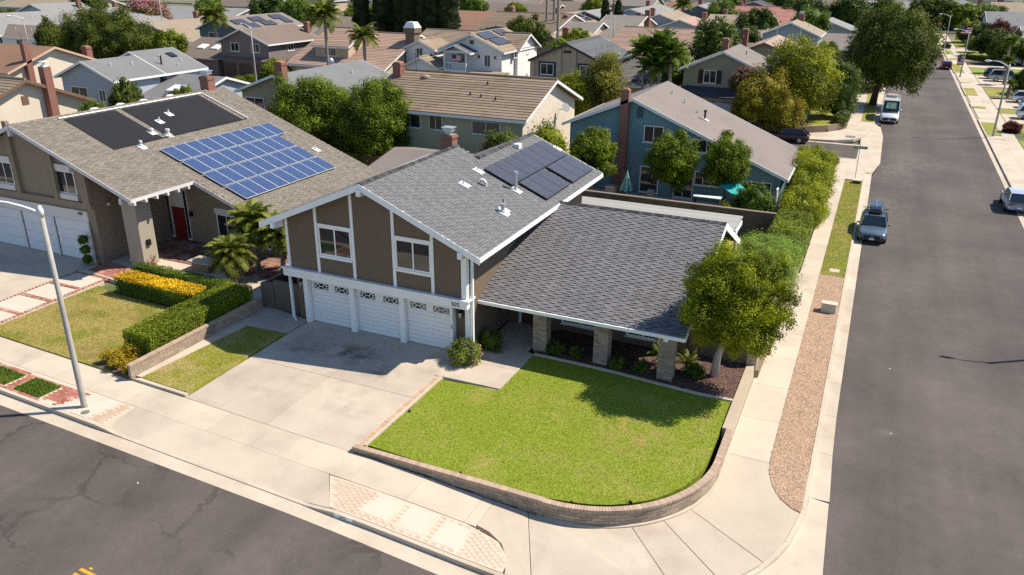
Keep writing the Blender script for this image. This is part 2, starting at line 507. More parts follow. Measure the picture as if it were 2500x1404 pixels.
# asphalt
m = MB()
strip(m, -160, -8, lambda x: -12., asphy, -KH)
m.face((-8, -12, ZR0), (60, -12, ZR0), (60, 16.33, ZR0), (-8, 16.33, ZR0))
m.face((.95, 16.33, ZR0), (10.95, 16.33, ZR0), (10.95, 76, ZR0), (.55, 76, ZR0), (.55, 30, ZR0), (.72, 25.2, ZR0))
m.face((.55, 76, ZR0), (10.95, 76, ZR0), (10.95, 102, ZR0), (.75, 102, ZR0), (1.15, 96, ZR0), (1.15, 82, ZR0))
m.face((.75, 102, ZR0), (10.95, 102, ZR0), (10.95, 268, ZR0), (.75, 268, ZR0))
m.face((-120, 268, ZR0), (140, 268, ZR0), (140, 279, ZR0), (-120, 279, ZR0))
strip(m, -160, -1.0, lambda x: 82.8, lambda x: 89.6, -KH)
m.face((10.95, 16.33, ZR0), (60, 16.33, ZR0), (60, 16.4, ZR0), (10.95, 16.4, ZR0))
struct(m.build('road', ASPHALT))

# gutters
m = MB()
strip(m, -160, -8, asphy, kerby, -KH+.004)
RET = [(.05, 24.3), (-.10, 23.3), (-.28, 22.3), (-.55, 21.5), (-.92, 20.75), (-1.45, 19.95), (-2.2, 19.1), (-3.3, 18.25), (-4.8, 17.5), (-6.5, 17.08), (-8.0, 17.02)]
m.face(*[(x, y, ZG0) for x, y in RET], (-8, 16.34, ZG0), (.94, 16.34, ZG0), (.71, 25.2, ZG0), (.06, 25.3, ZG0))
for y0, y1 in zip([25.3+k*3.05 for k in range(17)], [25.3+(k+1)*3.05 for k in range(17)]):
    m.tone = random.Random(int(y0)).random(); xa = .71 if y0 < 28 else .54
    xe = lambda y: max(.555, .725-.036*(y-25.2)); m.prism([(.05, y0+.008), (xe(y0), y0+.008), (xe(y1), y1-.008), (.05, y1-.008)], -.9, ZG0)
m.tone = .5
m.face((-1.0, 78, ZG0), (.56, 77.2, ZG0), (1.14, 82, ZG0), (1.14, 96, ZG0), (.76, 102, ZG0), (.05, 104, ZG0), (-1.0, 94, ZG0))
m.box(.05, .74, 104, 268, -.9, ZG0)
m.box(10.96, 11.42, 16.4, 268, -.9, ZG0)
strip(m, -160, -1.0, lambda x: 82.2, lambda x: 82.79, -KH+.004)
strip(m, -160, -1.0, lambda x: 89.61, lambda x: 90.2, -KH+.004)
struct(m.build('gutter', KERB))

# kerbs


def kerb_run(mb, pts, w=.15, drop=None, base=-.3):
    for (x0, y0), (x1, y1) in zip(pts, pts[1:]):
        d = Vector((x1-x0, y1-y0, 0)).normalized(); n = Vector((-d.y, d.x, 0))*w
        h0 = S(x0)+.004-(drop(x0, y0) if drop else 0); h1 = S(x1)+.004-(drop(x1, y1) if drop else 0)
        mb.hexa([(x0, y0, S(x0)+base), (x1, y1, S(x1)+base), (x1+n.x, y1+n.y, S(x1)+base), (x0+n.x, y0+n.y, S(x0)+base),
                 (x0, y0, h0), (x1, y1, h1), (x1+n.x, y1+n.y, h1), (x0+n.x, y0+n.y, h0)])


def dropfront(x, y):
    if -24.4 < x < -15.2: return .13
    if -25.4 < x <= -24.4: return .13*(x+25.4)
    if -15.2 <= x < -14.0: return .13*(-14.0-x)/1.2
    if -52 < x < -39: return .13
    return 0.


m = MB()
kerb_run(m, [(x, kerby(x)) for x in xs_range(-80, -8, .55)], drop=dropfront)
kerb_run(m, [(x, y) for x, y in reversed(RET)], drop=lambda x, y: .09 if -3.6 < x < -.9 and y < 21.5 else 0)
kerb_run(m, [(.05, y) for y in [24.3, 30, 40, 50, 60, 70, 76.5]])
kerb_run(m, [(.05, y) for y in [104, 120, 140, 170, 200, 268]])
kerb_run(m, [(11.42, y) for y in [268, 177.5]])


def rdrop(x, y): return 0.


RK = [(172, 163), (154.5, 153), (146, 134), (126, 122), (112, 99.5)]
for a, b in RK: kerb_run(m, [(11.42, a), (11.42, b)])
for (a, b), (c, d) in zip(RK, RK[1:]): kerb_run(m, [(11.42, b), (11.42, c)], drop=lambda x, y: .09)
kerb_run(m, [(11.42, 177.5), (11.42, 172)], drop=lambda x, y: .09)
kerb_run(m, [(11.42, 99.5), (11.42, 60)]); kerb_run(m, [(11.42, 60), (11.42, 16.4)])
kerb_run(m, [(-1.0, 82.2), (-20, 82.2), (-80, 82.2)], w=.15)
kerb_run(m, [(-80, 90.2), (-20, 90.2), (-6.5, 90.2), (-3.6, 90.7), (-1.7, 92.2), (-.6, 95), (-.05, 99), (.05, 104)])
kerb_run(m, [(.05, 76.5), (-.1, 78.5), (-.6, 80.6), (-1.0, 82.2)])
struct(m.build('kerb', KERB))

# pavements, slab by slab
sw = MB(); sw.prism([(-80, swpark(-80)), (-9.7, swpark(-9.7)), (-9.7, swlot(-9.7)), (-80, swlot(-80))], -1., lambda x, y: S(x)-.06)
sidewalk = struct(sw.build('sidewalk', KERB)); OFF[sidewalk.name] = Vector(sidewalk.location)
rg = random.Random(3)
xs = [-55.5+2.27*k for k in range(21)]
xs = [x for x in xs if x < -9.9]+[-9.68]
for x0, x1 in zip(xs, xs[1:]):
    m = MB(); m.tone = rg.random(); g = .007
    p = [(x0+g, swpark(x0)+g), (x1-g, swpark(x1)+g), (x1-g, swlot(x1)), (x0+g, swlot(x0))]
    m.prism(p, lambda x, y: S(x)-.12, lambda x, y: S(x)); m.build('slab', CONC, sidewalk)
WC, WR = (-7.9, 25.0), 4.88          # corner of the lot: wall arc


def warc(a, r=WR): return (WC[0]+r*math.cos(R(a)), WC[1]+r*math.sin(R(a)))


RETI = [(x-.11, y+.10) for x, y in RET]
RETI[0] = (-.10, 24.3); RETI[-1] = (-8.0, 17.17)
rev = list(reversed(RETI))          # from front to side


def corner(inner, outer):
    m = MB(); m.tone = rg.random()
    m.prism(outer+list(reversed(inner)), -.9, lambda x, y: S(x) if y > 23.5 or x < -6 else S(x)-.02*max(0, min(1, (x+6)/2)))
    return m


inn1 = [(-9.67, 20.13), (-8.45, 20.11)]
corner(inn1, [(-9.67, 18.75), (-9.2, 18.66), (-8.6, 18.35), (-8.15, 17.8), (-7.95, 17.19), (-7.1, 17.24)]).build('slab', CONC, sidewalk)
a0 = [warc(a) for a in (-96, -85, -70, -55.5)]
corner([(-8.43, 20.11)]+a0[1:], [(-7.08, 17.25), (-6.6, 17.2), (-4.9, 17.62), (-3.42, 18.36), (-3.05, 18.62)]).build('slab', CONC2, sidewalk)
corner([warc(-55.2), warc(-42)], [(-3.03, 18.64), (-2.31, 19.2), (-1.92, 19.62)]).build('slab', CONC2, sidewalk)
corner([warc(-41.7), warc(-28)], [(-1.90, 19.65), (-1.56, 20.05), (-1.03, 20.85), (-.93, 21.05)]).build('slab', CONC2, sidewalk)
m = corner([warc(-27.7), warc(-12), (-3.03, 24.9), (-3.03, 26.6)], [(-.92, 21.08), (-.66, 21.6), (-.39, 22.4), (-.2, 23.4), (-.1, 24.3), (-.1, 26.6)]); m.build('slab', CONC, sidewalk)
ys = [26.61+3.02*k for k in range(17)]+[78.5]
for y0, y1 in zip(ys, ys[1:]):
    m = MB(); m.tone = rg.random(); g = .007
    xi = -3.05 if y0 < 33 else (-2.75 if y0 < 47 else -2.6)
    m.box(xi, -1.5, y0+g, y1-g, -.9, -.57); m.build('slab', CONC, sidewalk)
m = MB(); m.prism([(-1.49, 73.6), (-.1, 73.6), (-.1, 76.5), (-.25, 78.5), (-.75, 80.6), (-1.1, 82.1), (-12, 82.1), (-12, 80.2), (-6, 79.6), (-2.6, 78.51), (-1.49, 78.51)], -.9, -.571); m.build('slab', CONC, sidewalk)
# beyond the cross street
m = MB(); m.prism([(-12, 90.36), (-6.5, 90.36), (-3.7, 90.86), (-1.85, 92.3), (-.75, 95), (-.2, 99), (-.1, 104), (-1.45, 104.2), (-1.45, 103), (-2.8, 103), (-2.8, 98.5), (-4.6, 95.2), (-8, 93.0), (-12, 92.6)], -.9, -.571); m.build('slab', CONC, sidewalk)
for y0 in range(104, 230, 6):
    m = MB(); m.tone = rg.random(); m.box(-2.8, -1.46, y0-.98, y0+5, -.9, -.571); m.build('slab', CONC, sidewalk)
# right-hand side of the side street
for y0 in range(60, 262, 6):
    m = MB(); m.tone = rg.random(); m.box(13.05, 14.3, y0+.01, y0+5.99, -.9, -.571); m.build('slab', CONC, sidewalk)
for y0, y1 in ((60, 99), (99.2, 101.3), (110.2, 121.3), (123.2, 133.8), (142.3, 148.5), (149.5, 163.2), (178.2, 186), (189, 198), (206, 216), (222, 262)):
    m = MB(); m.tone = rg.random(); m.box(11.57, 13.04, y0, y1, -.9, -.573); m.build('slab', CONC, sidewalk)
for y0, y1, mt in ((101.4, 110.1, GRASSSTRIP), (121.4, 123.1, GRASSSTRIP), (133.9, 142.2, GRASSDRY), (148.6, 149.4, GRASSDRY), (163.3, 178.1, GRASSSTRIP), (186.1, 188.9, GRASS), (198.1, 205.9, GRASS), (216.1, 221.9, GRASSSTRIP)):
    struct(BOX('grass_verge', mt, None, 11.57, 13.04, y0, y1, -.9, -.55))

# raised ground of the blocks
m = MB(); m.prism([(-160, swlot(-160)), (-27, swlot(-27)), (-15.6, swlot(-15.6)-.02), (-15.6, 26.4), (-15.2, 26.4), (-15.2, 30.0), (-3.2, 30.0), (-3.2, 33), (-2.9, 33.2), (-2.7, 47), (-2.55, 78), (-6, 79.5), (-12, 80.1), (-160, 80.1)], -1., -.22)
struct(m.build('block_ground', SOIL))
m = MB(); m.prism([(-12, 92.62), (-8, 93.0), (-4.6, 95.2), (-2.82, 98.5), (-2.82, 262), (-300, 262), (-300, 92.62)], -1., -.24)
m.prism([(-300, 283), (-1, 283), (300, 283), (300, 1200), (-900, 1200), (-900, 283)], -1., -.5)
m.prism([(14.32, 17), (300, 17), (300, 262), (14.32, 262)], -1., -.56)
struct(m.build('far_block_ground', FAR))

# gravel strip between pavement and kerb, grass strip behind it
gpoly = [(-1.50, 27.0), (-1.42, 26.0), (-1.2, 25.2), (-.85, 24.55), (-.4, 24.15), (-.12, 24.05), (-.12, 47.9), (-1.49, 47.9)]
m = MB(); m.prism(gpoly, -.9, -.555); gravel = struct(m.build('gravel_strip', GRAV))
rn = np.random.default_rng(5)


def scatter_poly(poly, n):
    a = np.array(poly); lo = a.min(0); hi = a.max(0); out = []
    while len(out) < n:
        p = lo+(hi-lo)*rn.random((n, 2)); out += [tuple(q) for q in p if inside(q, poly)]
    return np.array(out[:n])


def pebbles(name, poly, n, z, size, mt, flat=.6):
    p = scatter_poly(poly, n); s = size*(.5+rn.random(n)); th = rn.random(n)*6.28
    oc = np.array([(1, 0, 0), (0, 1, 0), (-1, 0, 0), (0, -1, 0), (0, 0, 1)], float)
    v = np.zeros((n, 5, 3))
    sx = s*(.6+.8*rn.random(n)); sy = s*(.5+.5*rn.random(n))
    X = oc[None, :, 0]*sx[:, None]; Y = oc[None, :, 1]*sy[:, None]
    v[:, :, 0] = p[:, 0, None]+X*np.cos(th)[:, None]-Y*np.sin(th)[:, None]
    v[:, :, 1] = p[:, 1, None]+X*np.sin(th)[:, None]+Y*np.cos(th)[:, None]
    v[:, :, 2] = z+oc[None, :, 2]*(s*flat)[:, None]
    f = np.array([(0, 1, 4), (1, 2, 4), (2, 3, 4), (3, 0, 4)])[None]+(np.arange(n)*5)[:, None, None]
    me = np_mesh(name, v.reshape(-1, 3), None, mt, np.repeat(rn.random(n), 4), tris=f.reshape(-1, 3))
    return link(name, me)


PEB = mat('gravel_stone', (.37, .25, .17), .95, .1, 2, tone=.65)
tag(pebbles('gravel', gpoly, 26000, -.556, .026, PEB), 'tan and rust gravel filling the strip along the side kerb', 'gravel', kind='stuff')


def blades(name, poly, n, z, h, mt, w=.012):
    """grass blades: single upright triangles"""
    p = scatter_poly(poly, n); th = rn.random(n)*6.28; hh = h*(.6+.8*rn.random(n)); ln = hh*(.2+.8*rn.random(n)); la = rn.random(n)*6.28
    zz = z(p[:, 0], p[:, 1]) if callable(z) else np.full(n, z)
    v = np.zeros((n, 3, 3)); dx = np.cos(th)*w; dy = np.sin(th)*w
    v[:, 0] = np.stack([p[:, 0]-dx, p[:, 1]-dy, zz-.005], 1); v[:, 1] = np.stack([p[:, 0]+dx, p[:, 1]+dy, zz-.005], 1)
    v[:, 2] = np.stack([p[:, 0]+np.cos(la)*ln, p[:, 1]+np.sin(la)*ln, zz+hh], 1)
    me = np_mesh(name, v.reshape(-1, 3), None, mt, rn.random(n), tris=np.arange(3*n).reshape(-1, 3))
    return link(name, me)


sp = [(-1.49, 47.95), (-.12, 47.95), (-.12, 73.0), (-.5, 73.55), (-1.1, 73.5), (-1.49, 73.1)]
m = MB(); m.prism(sp, -.9, -.55); struct(m.build('grass_verge', GRASSSTRIP))
tag(blades('grass', sp, 14000, -.55, .035, GRASSSTRIP, .014), 'short olive grass on the strip beside the parked grey car', 'grass', kind='stuff')
sp2 = [(-1.44, 104.3), (-.12, 104.1), (-.12, 168), (-1.44, 168)]
m = MB(); m.prism(sp2, -.9, -.55); struct(m.build('grass_verge', GRASSSTRIP))
struct(BOX('mow_edge', KERB, None, -1.5, -.11, 47.9, 47.95, -.8, -.545))

# ---------------------------------------------------------------- front yard of the corner lot
DZ = lambda x, y: -.145 + .14*max(0., min(1., (y-20.2)/7.5))       # the drive climbs to the garage
m = MB(); m.prism([(-24.0, 20.4), (-15.62, 20.05), (-15.62, 28.9), (-24.0, 28.9)], -.8, lambda x, y: DZ(x, y)-.06)
drive = struct(m.build('driveway', KERB)); OFF[drive.name] = Vector(drive.location)
for x0, x1 in ((-24.0, -19.66), (-19.64, -15.48)):
    for y0, y1 in ((None, 24.36), (24.38, 28.9)):
        ya = swlot(x0)+.015 if y0 is None else y0; yb = swlot(x1)+.015 if y0 is None else y0
        m = MB(); m.tone = rg.random()
        n = 6; xa = x0; xb = x1
        for k in range(n):
            f0 = k/n; f1 = (k+1)/n
            A = (xa, ya+(y1-ya)*f0); B = (xb, yb+(y1-yb)*f0); Cc = (xb, yb+(y1-yb)*f1); D = (xa, ya+(y1-ya)*f1)
            m.prism([A, B, Cc, D], lambda x, y: DZ(x, y)-.12, DZ)
        m.build('slab', DRIVE, drive)
# apron between pavement and the dropped kerb
m = MB()
xs = [-25.3]+xs_range(-24.6, -15.45, 1.3)
for x0, x1 in zip(xs, xs[1:]):
    m.hexa([(x0, kerby(x0)+.15, S(x0)-.5), (x1, kerby(x1)+.15, S(x1)-.5), (x1, swpark(x1), S(x1)-.5), (x0, swpark(x0), S(x0)-.5),
            (x0, kerby(x0)+.15, S(x0)-.128), (x1, kerby(x1)+.15, S(x1)-.128), (x1, swpark(x1), S(x1)-.002), (x0, swpark(x0), S(x0)-.002)])
m.hexa([(-15.45, 17.17, -.7), (-14.35, 17.17, -.7), (-14.35, 17.2, -.7), (-15.45, swpark(-15.45), -.7), (-15.45, 17.17, S(-15.45)-.128), (-14.35, 17.17, S(-14.35)-.014), (-14.35, 17.2, S(-14.35)-.006), (-15.45, swpark(-15.45), S(-15.45)-.002)])
struct(m.build('driveway_apron', CONC))


def pave(parent, poly, holes, ang, bl, bw, z, h, mats, limit=300, org=(0, 0), seed=1, joint=.01, near=(0, 0)):
    """paving bricks in running bond: the largest in view singly, the rest as one part"""
    rq = random.Random(seed); ca, sa = math.cos(ang), math.sin(ang)
    xs = [p[0] for p in poly]; ys = [p[1] for p in poly]; cx = (min(xs)+max(xs))/2; cy_ = (min(ys)+max(ys))/2
    rad = math.hypot(max(xs)-min(xs), max(ys)-min(ys))/2; out = []
    nj = int(rad/bw)+1; ni = int(rad/bl)+2
    for j in range(-nj, nj+1):
        for i in range(-ni, ni+1):
            u = (i+(.5 if j % 2 else 0))*bl; v = j*bw
            c = (cx+u*ca-v*sa, cy_+u*sa+v*ca); ok = True
            for du, dv in ((-.42, -.42), (.42, -.42), (.42, .42), (-.42, .42)):
                q = (c[0]+du*bl*ca-dv*bw*sa, c[1]+du*bl*sa+dv*bw*ca)
                if not inside(q, poly) or any(inside(q, hh) for hh in holes): ok = False; break
            if ok: out.append(c)
    out.sort(key=lambda c: math.hypot(c[0]-near[0], c[1]-near[1]))
    vm = []
    for k in range(8):
        b = MB(); b.tone = k/7; l = bl/2-joint/2; w = bw/2-joint/2
        b.box(-l, l, -w, w, -h, 0); vm.append(b.mesh('brick', mats))
    rest = MB()
    for k, c in enumerate(out):
        zz = z(*c) if callable(z) else z; zz += rq.uniform(-.001, .0015)
        t = rq.randrange(8)
        if k < limit: link('brick', vm[t], parent, (c[0], c[1], zz), (0, 0, ang))
        else:
            rest.tone = t/7; l = bl/2-joint/2; w = bw/2-joint/2
            q = [(c[0]+a*ca-b*sa, c[1]+a*sa+b*ca) for a, b in ((-l, -w), (l, -w), (l, w), (-l, w))]
            rest.hexa([(x, y, zz-h) for x, y in q]+[(x, y, zz) for x, y in q])
    if rest.v: tag(rest.build('brickwork', mats, parent), kind='stuff')
    return len(out)


PINK = mat('pink_paver', (.505, .385, .29), .9, .06, 2, tone=.05, bump=.1, bs=50, speck=.06, ss=30)
GROUT = mat('pale_grout', (.56, .45, .35), .95, .08, 2, speck=.1)
SLABW = mat('pale_slab', (.53, .46, .375), .9, .05, 1, bump=.05, bs=60, speck=.05)
REDPAV = mat('red_paver', (.34, .135, .095), .9, .15, 1.5, tone=.28, bump=.1, bs=50, col2=(.42, .27, .21), c2s=1.1, c2lo=.52, c2hi=.62)
zS = lambda x, y: S(x)
pp = [(-15.38, 18.62), (-14.35, 17.21), (-8.05, 17.2), (-8.12, 17.75), (-8.7, 18.35), (-9.64, 18.64)]
m = MB()
for x0, x1 in zip([-15.38, -14.35, -13, -12, -11, -10, -9, -8.7], [-14.35, -13, -12, -11, -10, -9, -8.7, -8.05]):
    def lo(x): return 18.62-(x+15.38)*1.37 if x < -14.35 else 17.2
    def hi(x): return 18.64 if x < -9.64 else (18.64-(x+9.64)*.31 if x < -8.7 else 18.35-(x+8.7)*.92)
    m.hexa([(x0, lo(x0), -.9), (x1, lo(x1), -.9), (x1, hi(x1), -.9), (x0, hi(x0), -.9), (x0, lo(x0), S(x0)-.0025), (x1, lo(x1), S(x1)-.0025), (x1, hi(x1), S(x1)-.0025), (x0, hi(x0), S(x0)-.0025)])
park = struct(m.build('parkway', GROUT)); OFF[park.name] = Vector(park.location)
slabs = [[(-13.27, 17.52), (-12.40, 17.47), (-12.36, 18.52), (-13.22, 18.55)], [(-11.93, 17.46), (-11.05, 17.42), (-11.05, 18.50), (-11.92, 18.52)], [(-10.61, 17.41), (-9.76, 17.39), (-9.75, 18.45), (-10.61, 18.48)]]
for s_ in slabs:
    m = MB(); m.prism(s_, -.9, lambda x, y: S(x)+.003); m.build('slab', SLABW, park)
pave(park, pp, slabs, 0.0, .30, .10, zS, .05, PINK, near=(-11, 17))

# left neighbour's parkway: red brick with two squares of turf, then a tan apron with a meter slab
m = MB()
xs = xs_range(-60, -25.3, 1.5)
for x0, x1 in zip(xs, xs[1:]):
    m.hexa([(x0, kerby(x0)+.15, -.9), (x1, kerby(x1)+.15, -.9), (x1, swpark(x1), -.9), (x0, swpark(x0), -.9), (x0, kerby(x0)+.15, S(x0)-.012), (x1, kerby(x1)+.15, S(x1)-.012), (x1, swpark(x1), S(x1)-.012), (x0, swpark(x0), S(x0)-.012)])
park2 = struct(m.build('parkway', GROUT)); OFF[park2.name] = Vector(park2.location)
turf = [[(-33.75, 18.15), (-31.75, 18.08), (-31.7, 19.0), (-33.65, 19.1)], [(-31.1, 18.02), (-29.45, 17.95), (-29.4, 18.95), (-31.05, 19.02)], [(-36.4, 18.25), (-34.4, 18.18), (-34.35, 19.15), (-36.35, 19.25)]]
for s_ in turf:
    m = MB(); m.prism(s_, -.9, -.13); struct(m.build('turf_square', GRASSDARK))
    tag(blades('grass', s_, 3500, -.13, .06, GRASSDARK, .02), {0: 'dark turf square farther left in the red brick parkway', 1: 'dark turf square nearest the street lamp in the red brick', 2: 'dark turf square left of the other two in red brick'}[turf.index(s_)], 'grass', kind='stuff')
tanp = [(-27.55, 17.66), (-25.35, 17.58), (-25.35, 19.08), (-26.9, 19.13)]
m = MB(); m.prism([(-27.35, 17.72), (-26.45, 17.68), (-26.0, 19.05), (-26.85, 19.1)], -.9, S(-26)+.002); m.build('slab', SLABW, park2)
m = MB(); m.prism([(-28.2, 17.68), (-27.45, 17.68), (-26.95, 19.12), (-27.6, 19.14)], -.9, S(-26)+.001); m.build('slab', SLABW, park2)
pave(park2, [(-38, 17.9), (-28.2, 17.72), (-27.65, 19.1), (-38, 19.55)], turf+[[(-29.2, 17.72), (-28.6, 17.72), (-28.6, 17.95), (-29.2, 17.95)]], -.03, .21, .105, zS, .05, REDPAV, near=(-28, 17), seed=4)
TANP = mat('tan_paver', (.50, .365, .26), .9, .08, 2, tone=.08, speck=.06, ss=30)
pave(park2, tanp, [[(-27.4, 17.6), (-26.4, 17.6), (-25.95, 19.2), (-26.9, 19.2)]], -.03, .3, .1, zS, .05, TANP, near=(-26, 17), seed=6)
m = MB(); m.cyl(-26.75, 17.95, S(-26)-.02, S(-26)+.008, .17, 18); m.build('meter_lid', mat('iron_lid', (.16, .15, .12), .7), park2)

# lawn of the corner lot
lawn = [(-15.12, 20.62)]+[(x, 20.50) for x in (-12, -9, -7.9)]+[warc(a, 4.42) for a in range(-84, 1, 7)]+[(-3.48, 27.5), (-3.50, 29.55), (-4.9, 29.52), (-6.7, 29.66), (-8.6, 29.85), (-10.5, 29.93), (-12.42, 29.95), (-12.48, 26.42), (-15.12, 26.15)]
m = MB(); m.prism(lawn, -.9, -.03); struct(m.build('lawn', GRASS))
tag(blades('grass', lawn, 70000, -.03, .028, GRASS, .010), 'bright green mown grass of the corner front lawn', 'grass', kind='stuff')
# concrete edging round the lawn and bed
m = MB(); m.prism([(-15.24, 20.5), (-15.13, 20.5), (-15.13, 26.3), (-15.24, 26.3)], -.5, .03)
bed = [(-3.40, 29.56), (-4.9, 29.53), (-6.7, 29.67), (-8.6, 29.86), (-10.5, 29.94), (-12.42, 29.96)]
for (x0, y0), (x1, y1) in zip(bed, bed[1:]): m.hexa([(x1, y1+.005, -.5), (x0, y0+.005, -.5), (x0, y0+.14, -.5), (x1, y1+.14, -.5), (x1, y1+.005, .04), (x0, y0+.005, .04), (x0, y0+.14, .04), (x1, y1+.14, .04)])
struct(m.build('lawn_edging', KERB))
bedp = [(-12.42, 30.1), (-10.5, 30.08), (-8.6, 30.0), (-6.7, 29.81), (-4.9, 29.67), (-3.42, 29.7), (-3.42, 33.3), (-12.42, 33.3)]
m = MB(); m.prism(bedp, -.6, -.02); struct(m.build('planting_bed', MULCH))
CHIP = mat('bark_chip', (.13, .075, .06), 1, .1, 2, tone=.8)
tag(pebbles('bark_mulch', bedp, 9000, -.02, .035, CHIP, .5), 'red brown bark chips under the porch plants and corner tree', 'mulch', kind='stuff')
# brick strip along the drive
m = MB(); m.box(-15.47, -15.24, 20.3, 26.35, -.8, -.004); bs = struct(m.build('brick_edging', GROUT)); OFF[bs.name] = Vector(bs.location)
ORB = mat('orange_paver', (.47, .315, .20), .9, .12, 2, tone=.15, speck=.1, ss=30)
bm_ = [None]*6
for k in range(6):
    b = MB(); b.tone = k/5; b.box(-.108, .108, -.047, .047, -.06, 0); bm_[k] = b.mesh('brick', ORB)
for k in range(58): link('brick', bm_[rg.randrange(6)], bs, (-15.355, 20.42+k*.1025, 0.0+rg.uniform(-.002, .002)))
# entrance walk
m = MB(); m.prism([(-15.24, 26.36), (-12.5, 26.44), (-12.44, 30.05), (-12.8, 30.1), (-12.8, 33.2), (-15.0, 33.2), (-15.0, 28.9), (-15.6, 28.9), (-15.6, 26.36)], -.6, -.05)
walk = struct(m.build('walkway', KERB)); OFF[walk.name] = Vector(walk.location)
for q in ([(-15.58, 26.37), (-14.55, 26.40), (-14.55, 28.2), (-15.58, 28.2)], [(-14.54, 26.40), (-12.51, 26.45), (-12.47, 28.2), (-14.54, 28.2)], [(-14.95, 28.21), (-12.46, 28.21), (-12.45, 30.0), (-12.8, 30.1), (-14.95, 30.1)], [(-14.95, 30.11), (-12.8, 30.11), (-12.8, 33.2), (-14.95, 33.2)]):
    m = MB(); m.tone = rg.random(); m.prism(q, -.4, 0.0); m.build('slab', CONC2, walk)
# strip lawn left of the drive with its edging and the pad behind
sl = [(-26.85, 20.85), (-24.15, 20.75), (-24.15, 27.0), (-26.4, 26.85)]
m = MB(); m.prism(sl, -.6, -.03); struct(m.build('lawn', lawnmat('strip_lawn', (.21, .225, .022), (.32, .295, .05), (.42, .33, .13), .46, .6, .35)))
tag(blades('grass', sl, 14000, -.03, .03, MATS['strip_lawn'], .011), 'narrow patch of grass between the driveway and the block wall', 'grass', kind='stuff')
m = MB(); m.prism([(-27.15, 20.66), (-24.05, 20.54), (-24.05, 20.70), (-26.86, 20.82)], -.5, -.04); m.prism([(-27.15, 20.85), (-26.87, 20.86), (-26.42, 26.86), (-27.15, 27.0)], -.5, -.01); struct(m.build('lawn_edging', CONC))
m = MB(); m.prism([(-27.15, 27.02), (-26.4, 26.88), (-24.12, 27.02), (-24.12, 28.7), (-27.15, 29.2)], -.5, -.005); struct(m.build('side_path', CONC2))
# ================================================================ building helpers
def text_mesh(txt, size, mt, name, depth=.012):
    cu = bpy.data.curves.new(name, 'FONT'); cu.body = txt; cu.size = size; cu.extrude = depth; cu.align_x = 'CENTER'; cu.align_y = 'CENTER'; cu.space_character = 1.05
    o = bpy.data.objects.new(name, cu); COL.objects.link(o)
    dg = bpy.context.evaluated_depsgraph_get(); me = bpy.data.meshes.new_from_object(o.evaluated_get(dg)); me.name = name
    bpy.data.objects.remove(o); me.materials.clear(); me.materials.append(mt)
    return me


FACE = {'-y': (Vector((1, 0, 0)), Vector((0, -1, 0))), '+x': (Vector((0, 1, 0)), Vector((1, 0, 0))), '-x': (Vector((0, -1, 0)), Vector((-1, 0, 0))), '+y': (Vector((-1, 0, 0)), Vector((0, 1, 0)))}


def obox(mb, o, r, n, a0, a1, z0, z1, d0, d1):
    """box on a wall: a along the wall, z up, d out of the wall"""
    P = lambda a, z, d: o+r*a+Vector((0, 0, z))+n*d
    mb.hexa([P(a0, z0, d1), P(a1, z0, d1), P(a1, z0, d0), P(a0, z0, d0), P(a0, z1, d1), P(a1, z1, d1), P(a1, z1, d0), P(a0, z1, d0)])


def window(parent, face, c, w, h, frame=None, t=.06, mull=(.5,), proud=.04, rows=(), glass=None, sill=True):
    """sliding window: frame, sill and one pane per light; c = centre on the wall surface"""
    r, n = FACE[face]; o = Vector(c); frame = frame or ALU; glass = glass or GLASS
    m = MB()
    obox(m, o, r, n, -w/2, w/2, h/2-t, h/2, -.05, proud); obox(m, o, r, n, -w/2, w/2, -h/2, -h/2+t, -.05, proud)
    obox(m, o, r, n, -w/2, -w/2+t, -h/2+t, h/2-t, -.05, proud); obox(m, o, r, n, w/2-t, w/2, -h/2+t, h/2-t, -.05, proud)
    xs = [-w/2+t]
    for q in mull:
        x = -w/2+w*q; obox(m, o, r, n, x-t*.4, x+t*.4, -h/2+t, h/2-t, -.05, proud*.8); xs += [x-t*.4, x+t*.4]
    xs.append(w/2-t)
    for q in rows:
        z = -h/2+h*q; obox(m, o, r, n, -w/2+t, w/2-t, z-t*.3, z+t*.3, -.05, proud*.7)
    fr = m.build('window', frame, parent)
    if sill:
        m = MB(); obox(m, o, r, n, -w/2-.05, w/2+.05, -h/2-.06, -h/2-.002, -.03, proud+.04); m.build('sill', frame, fr)
    for k in range(0, len(xs), 2):
        m = MB(); obox(m, o, r, n, xs[k]+.002, xs[k+1]-.002, -h/2+t+.002, h/2-t-.002, -.045, proud*.3); m.build('pane', glass, fr)
    return fr


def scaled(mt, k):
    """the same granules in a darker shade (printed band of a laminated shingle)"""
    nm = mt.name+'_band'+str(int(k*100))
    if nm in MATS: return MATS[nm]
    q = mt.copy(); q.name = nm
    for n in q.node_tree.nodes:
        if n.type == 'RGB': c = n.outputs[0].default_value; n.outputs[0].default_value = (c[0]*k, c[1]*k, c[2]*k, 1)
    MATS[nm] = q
    return q


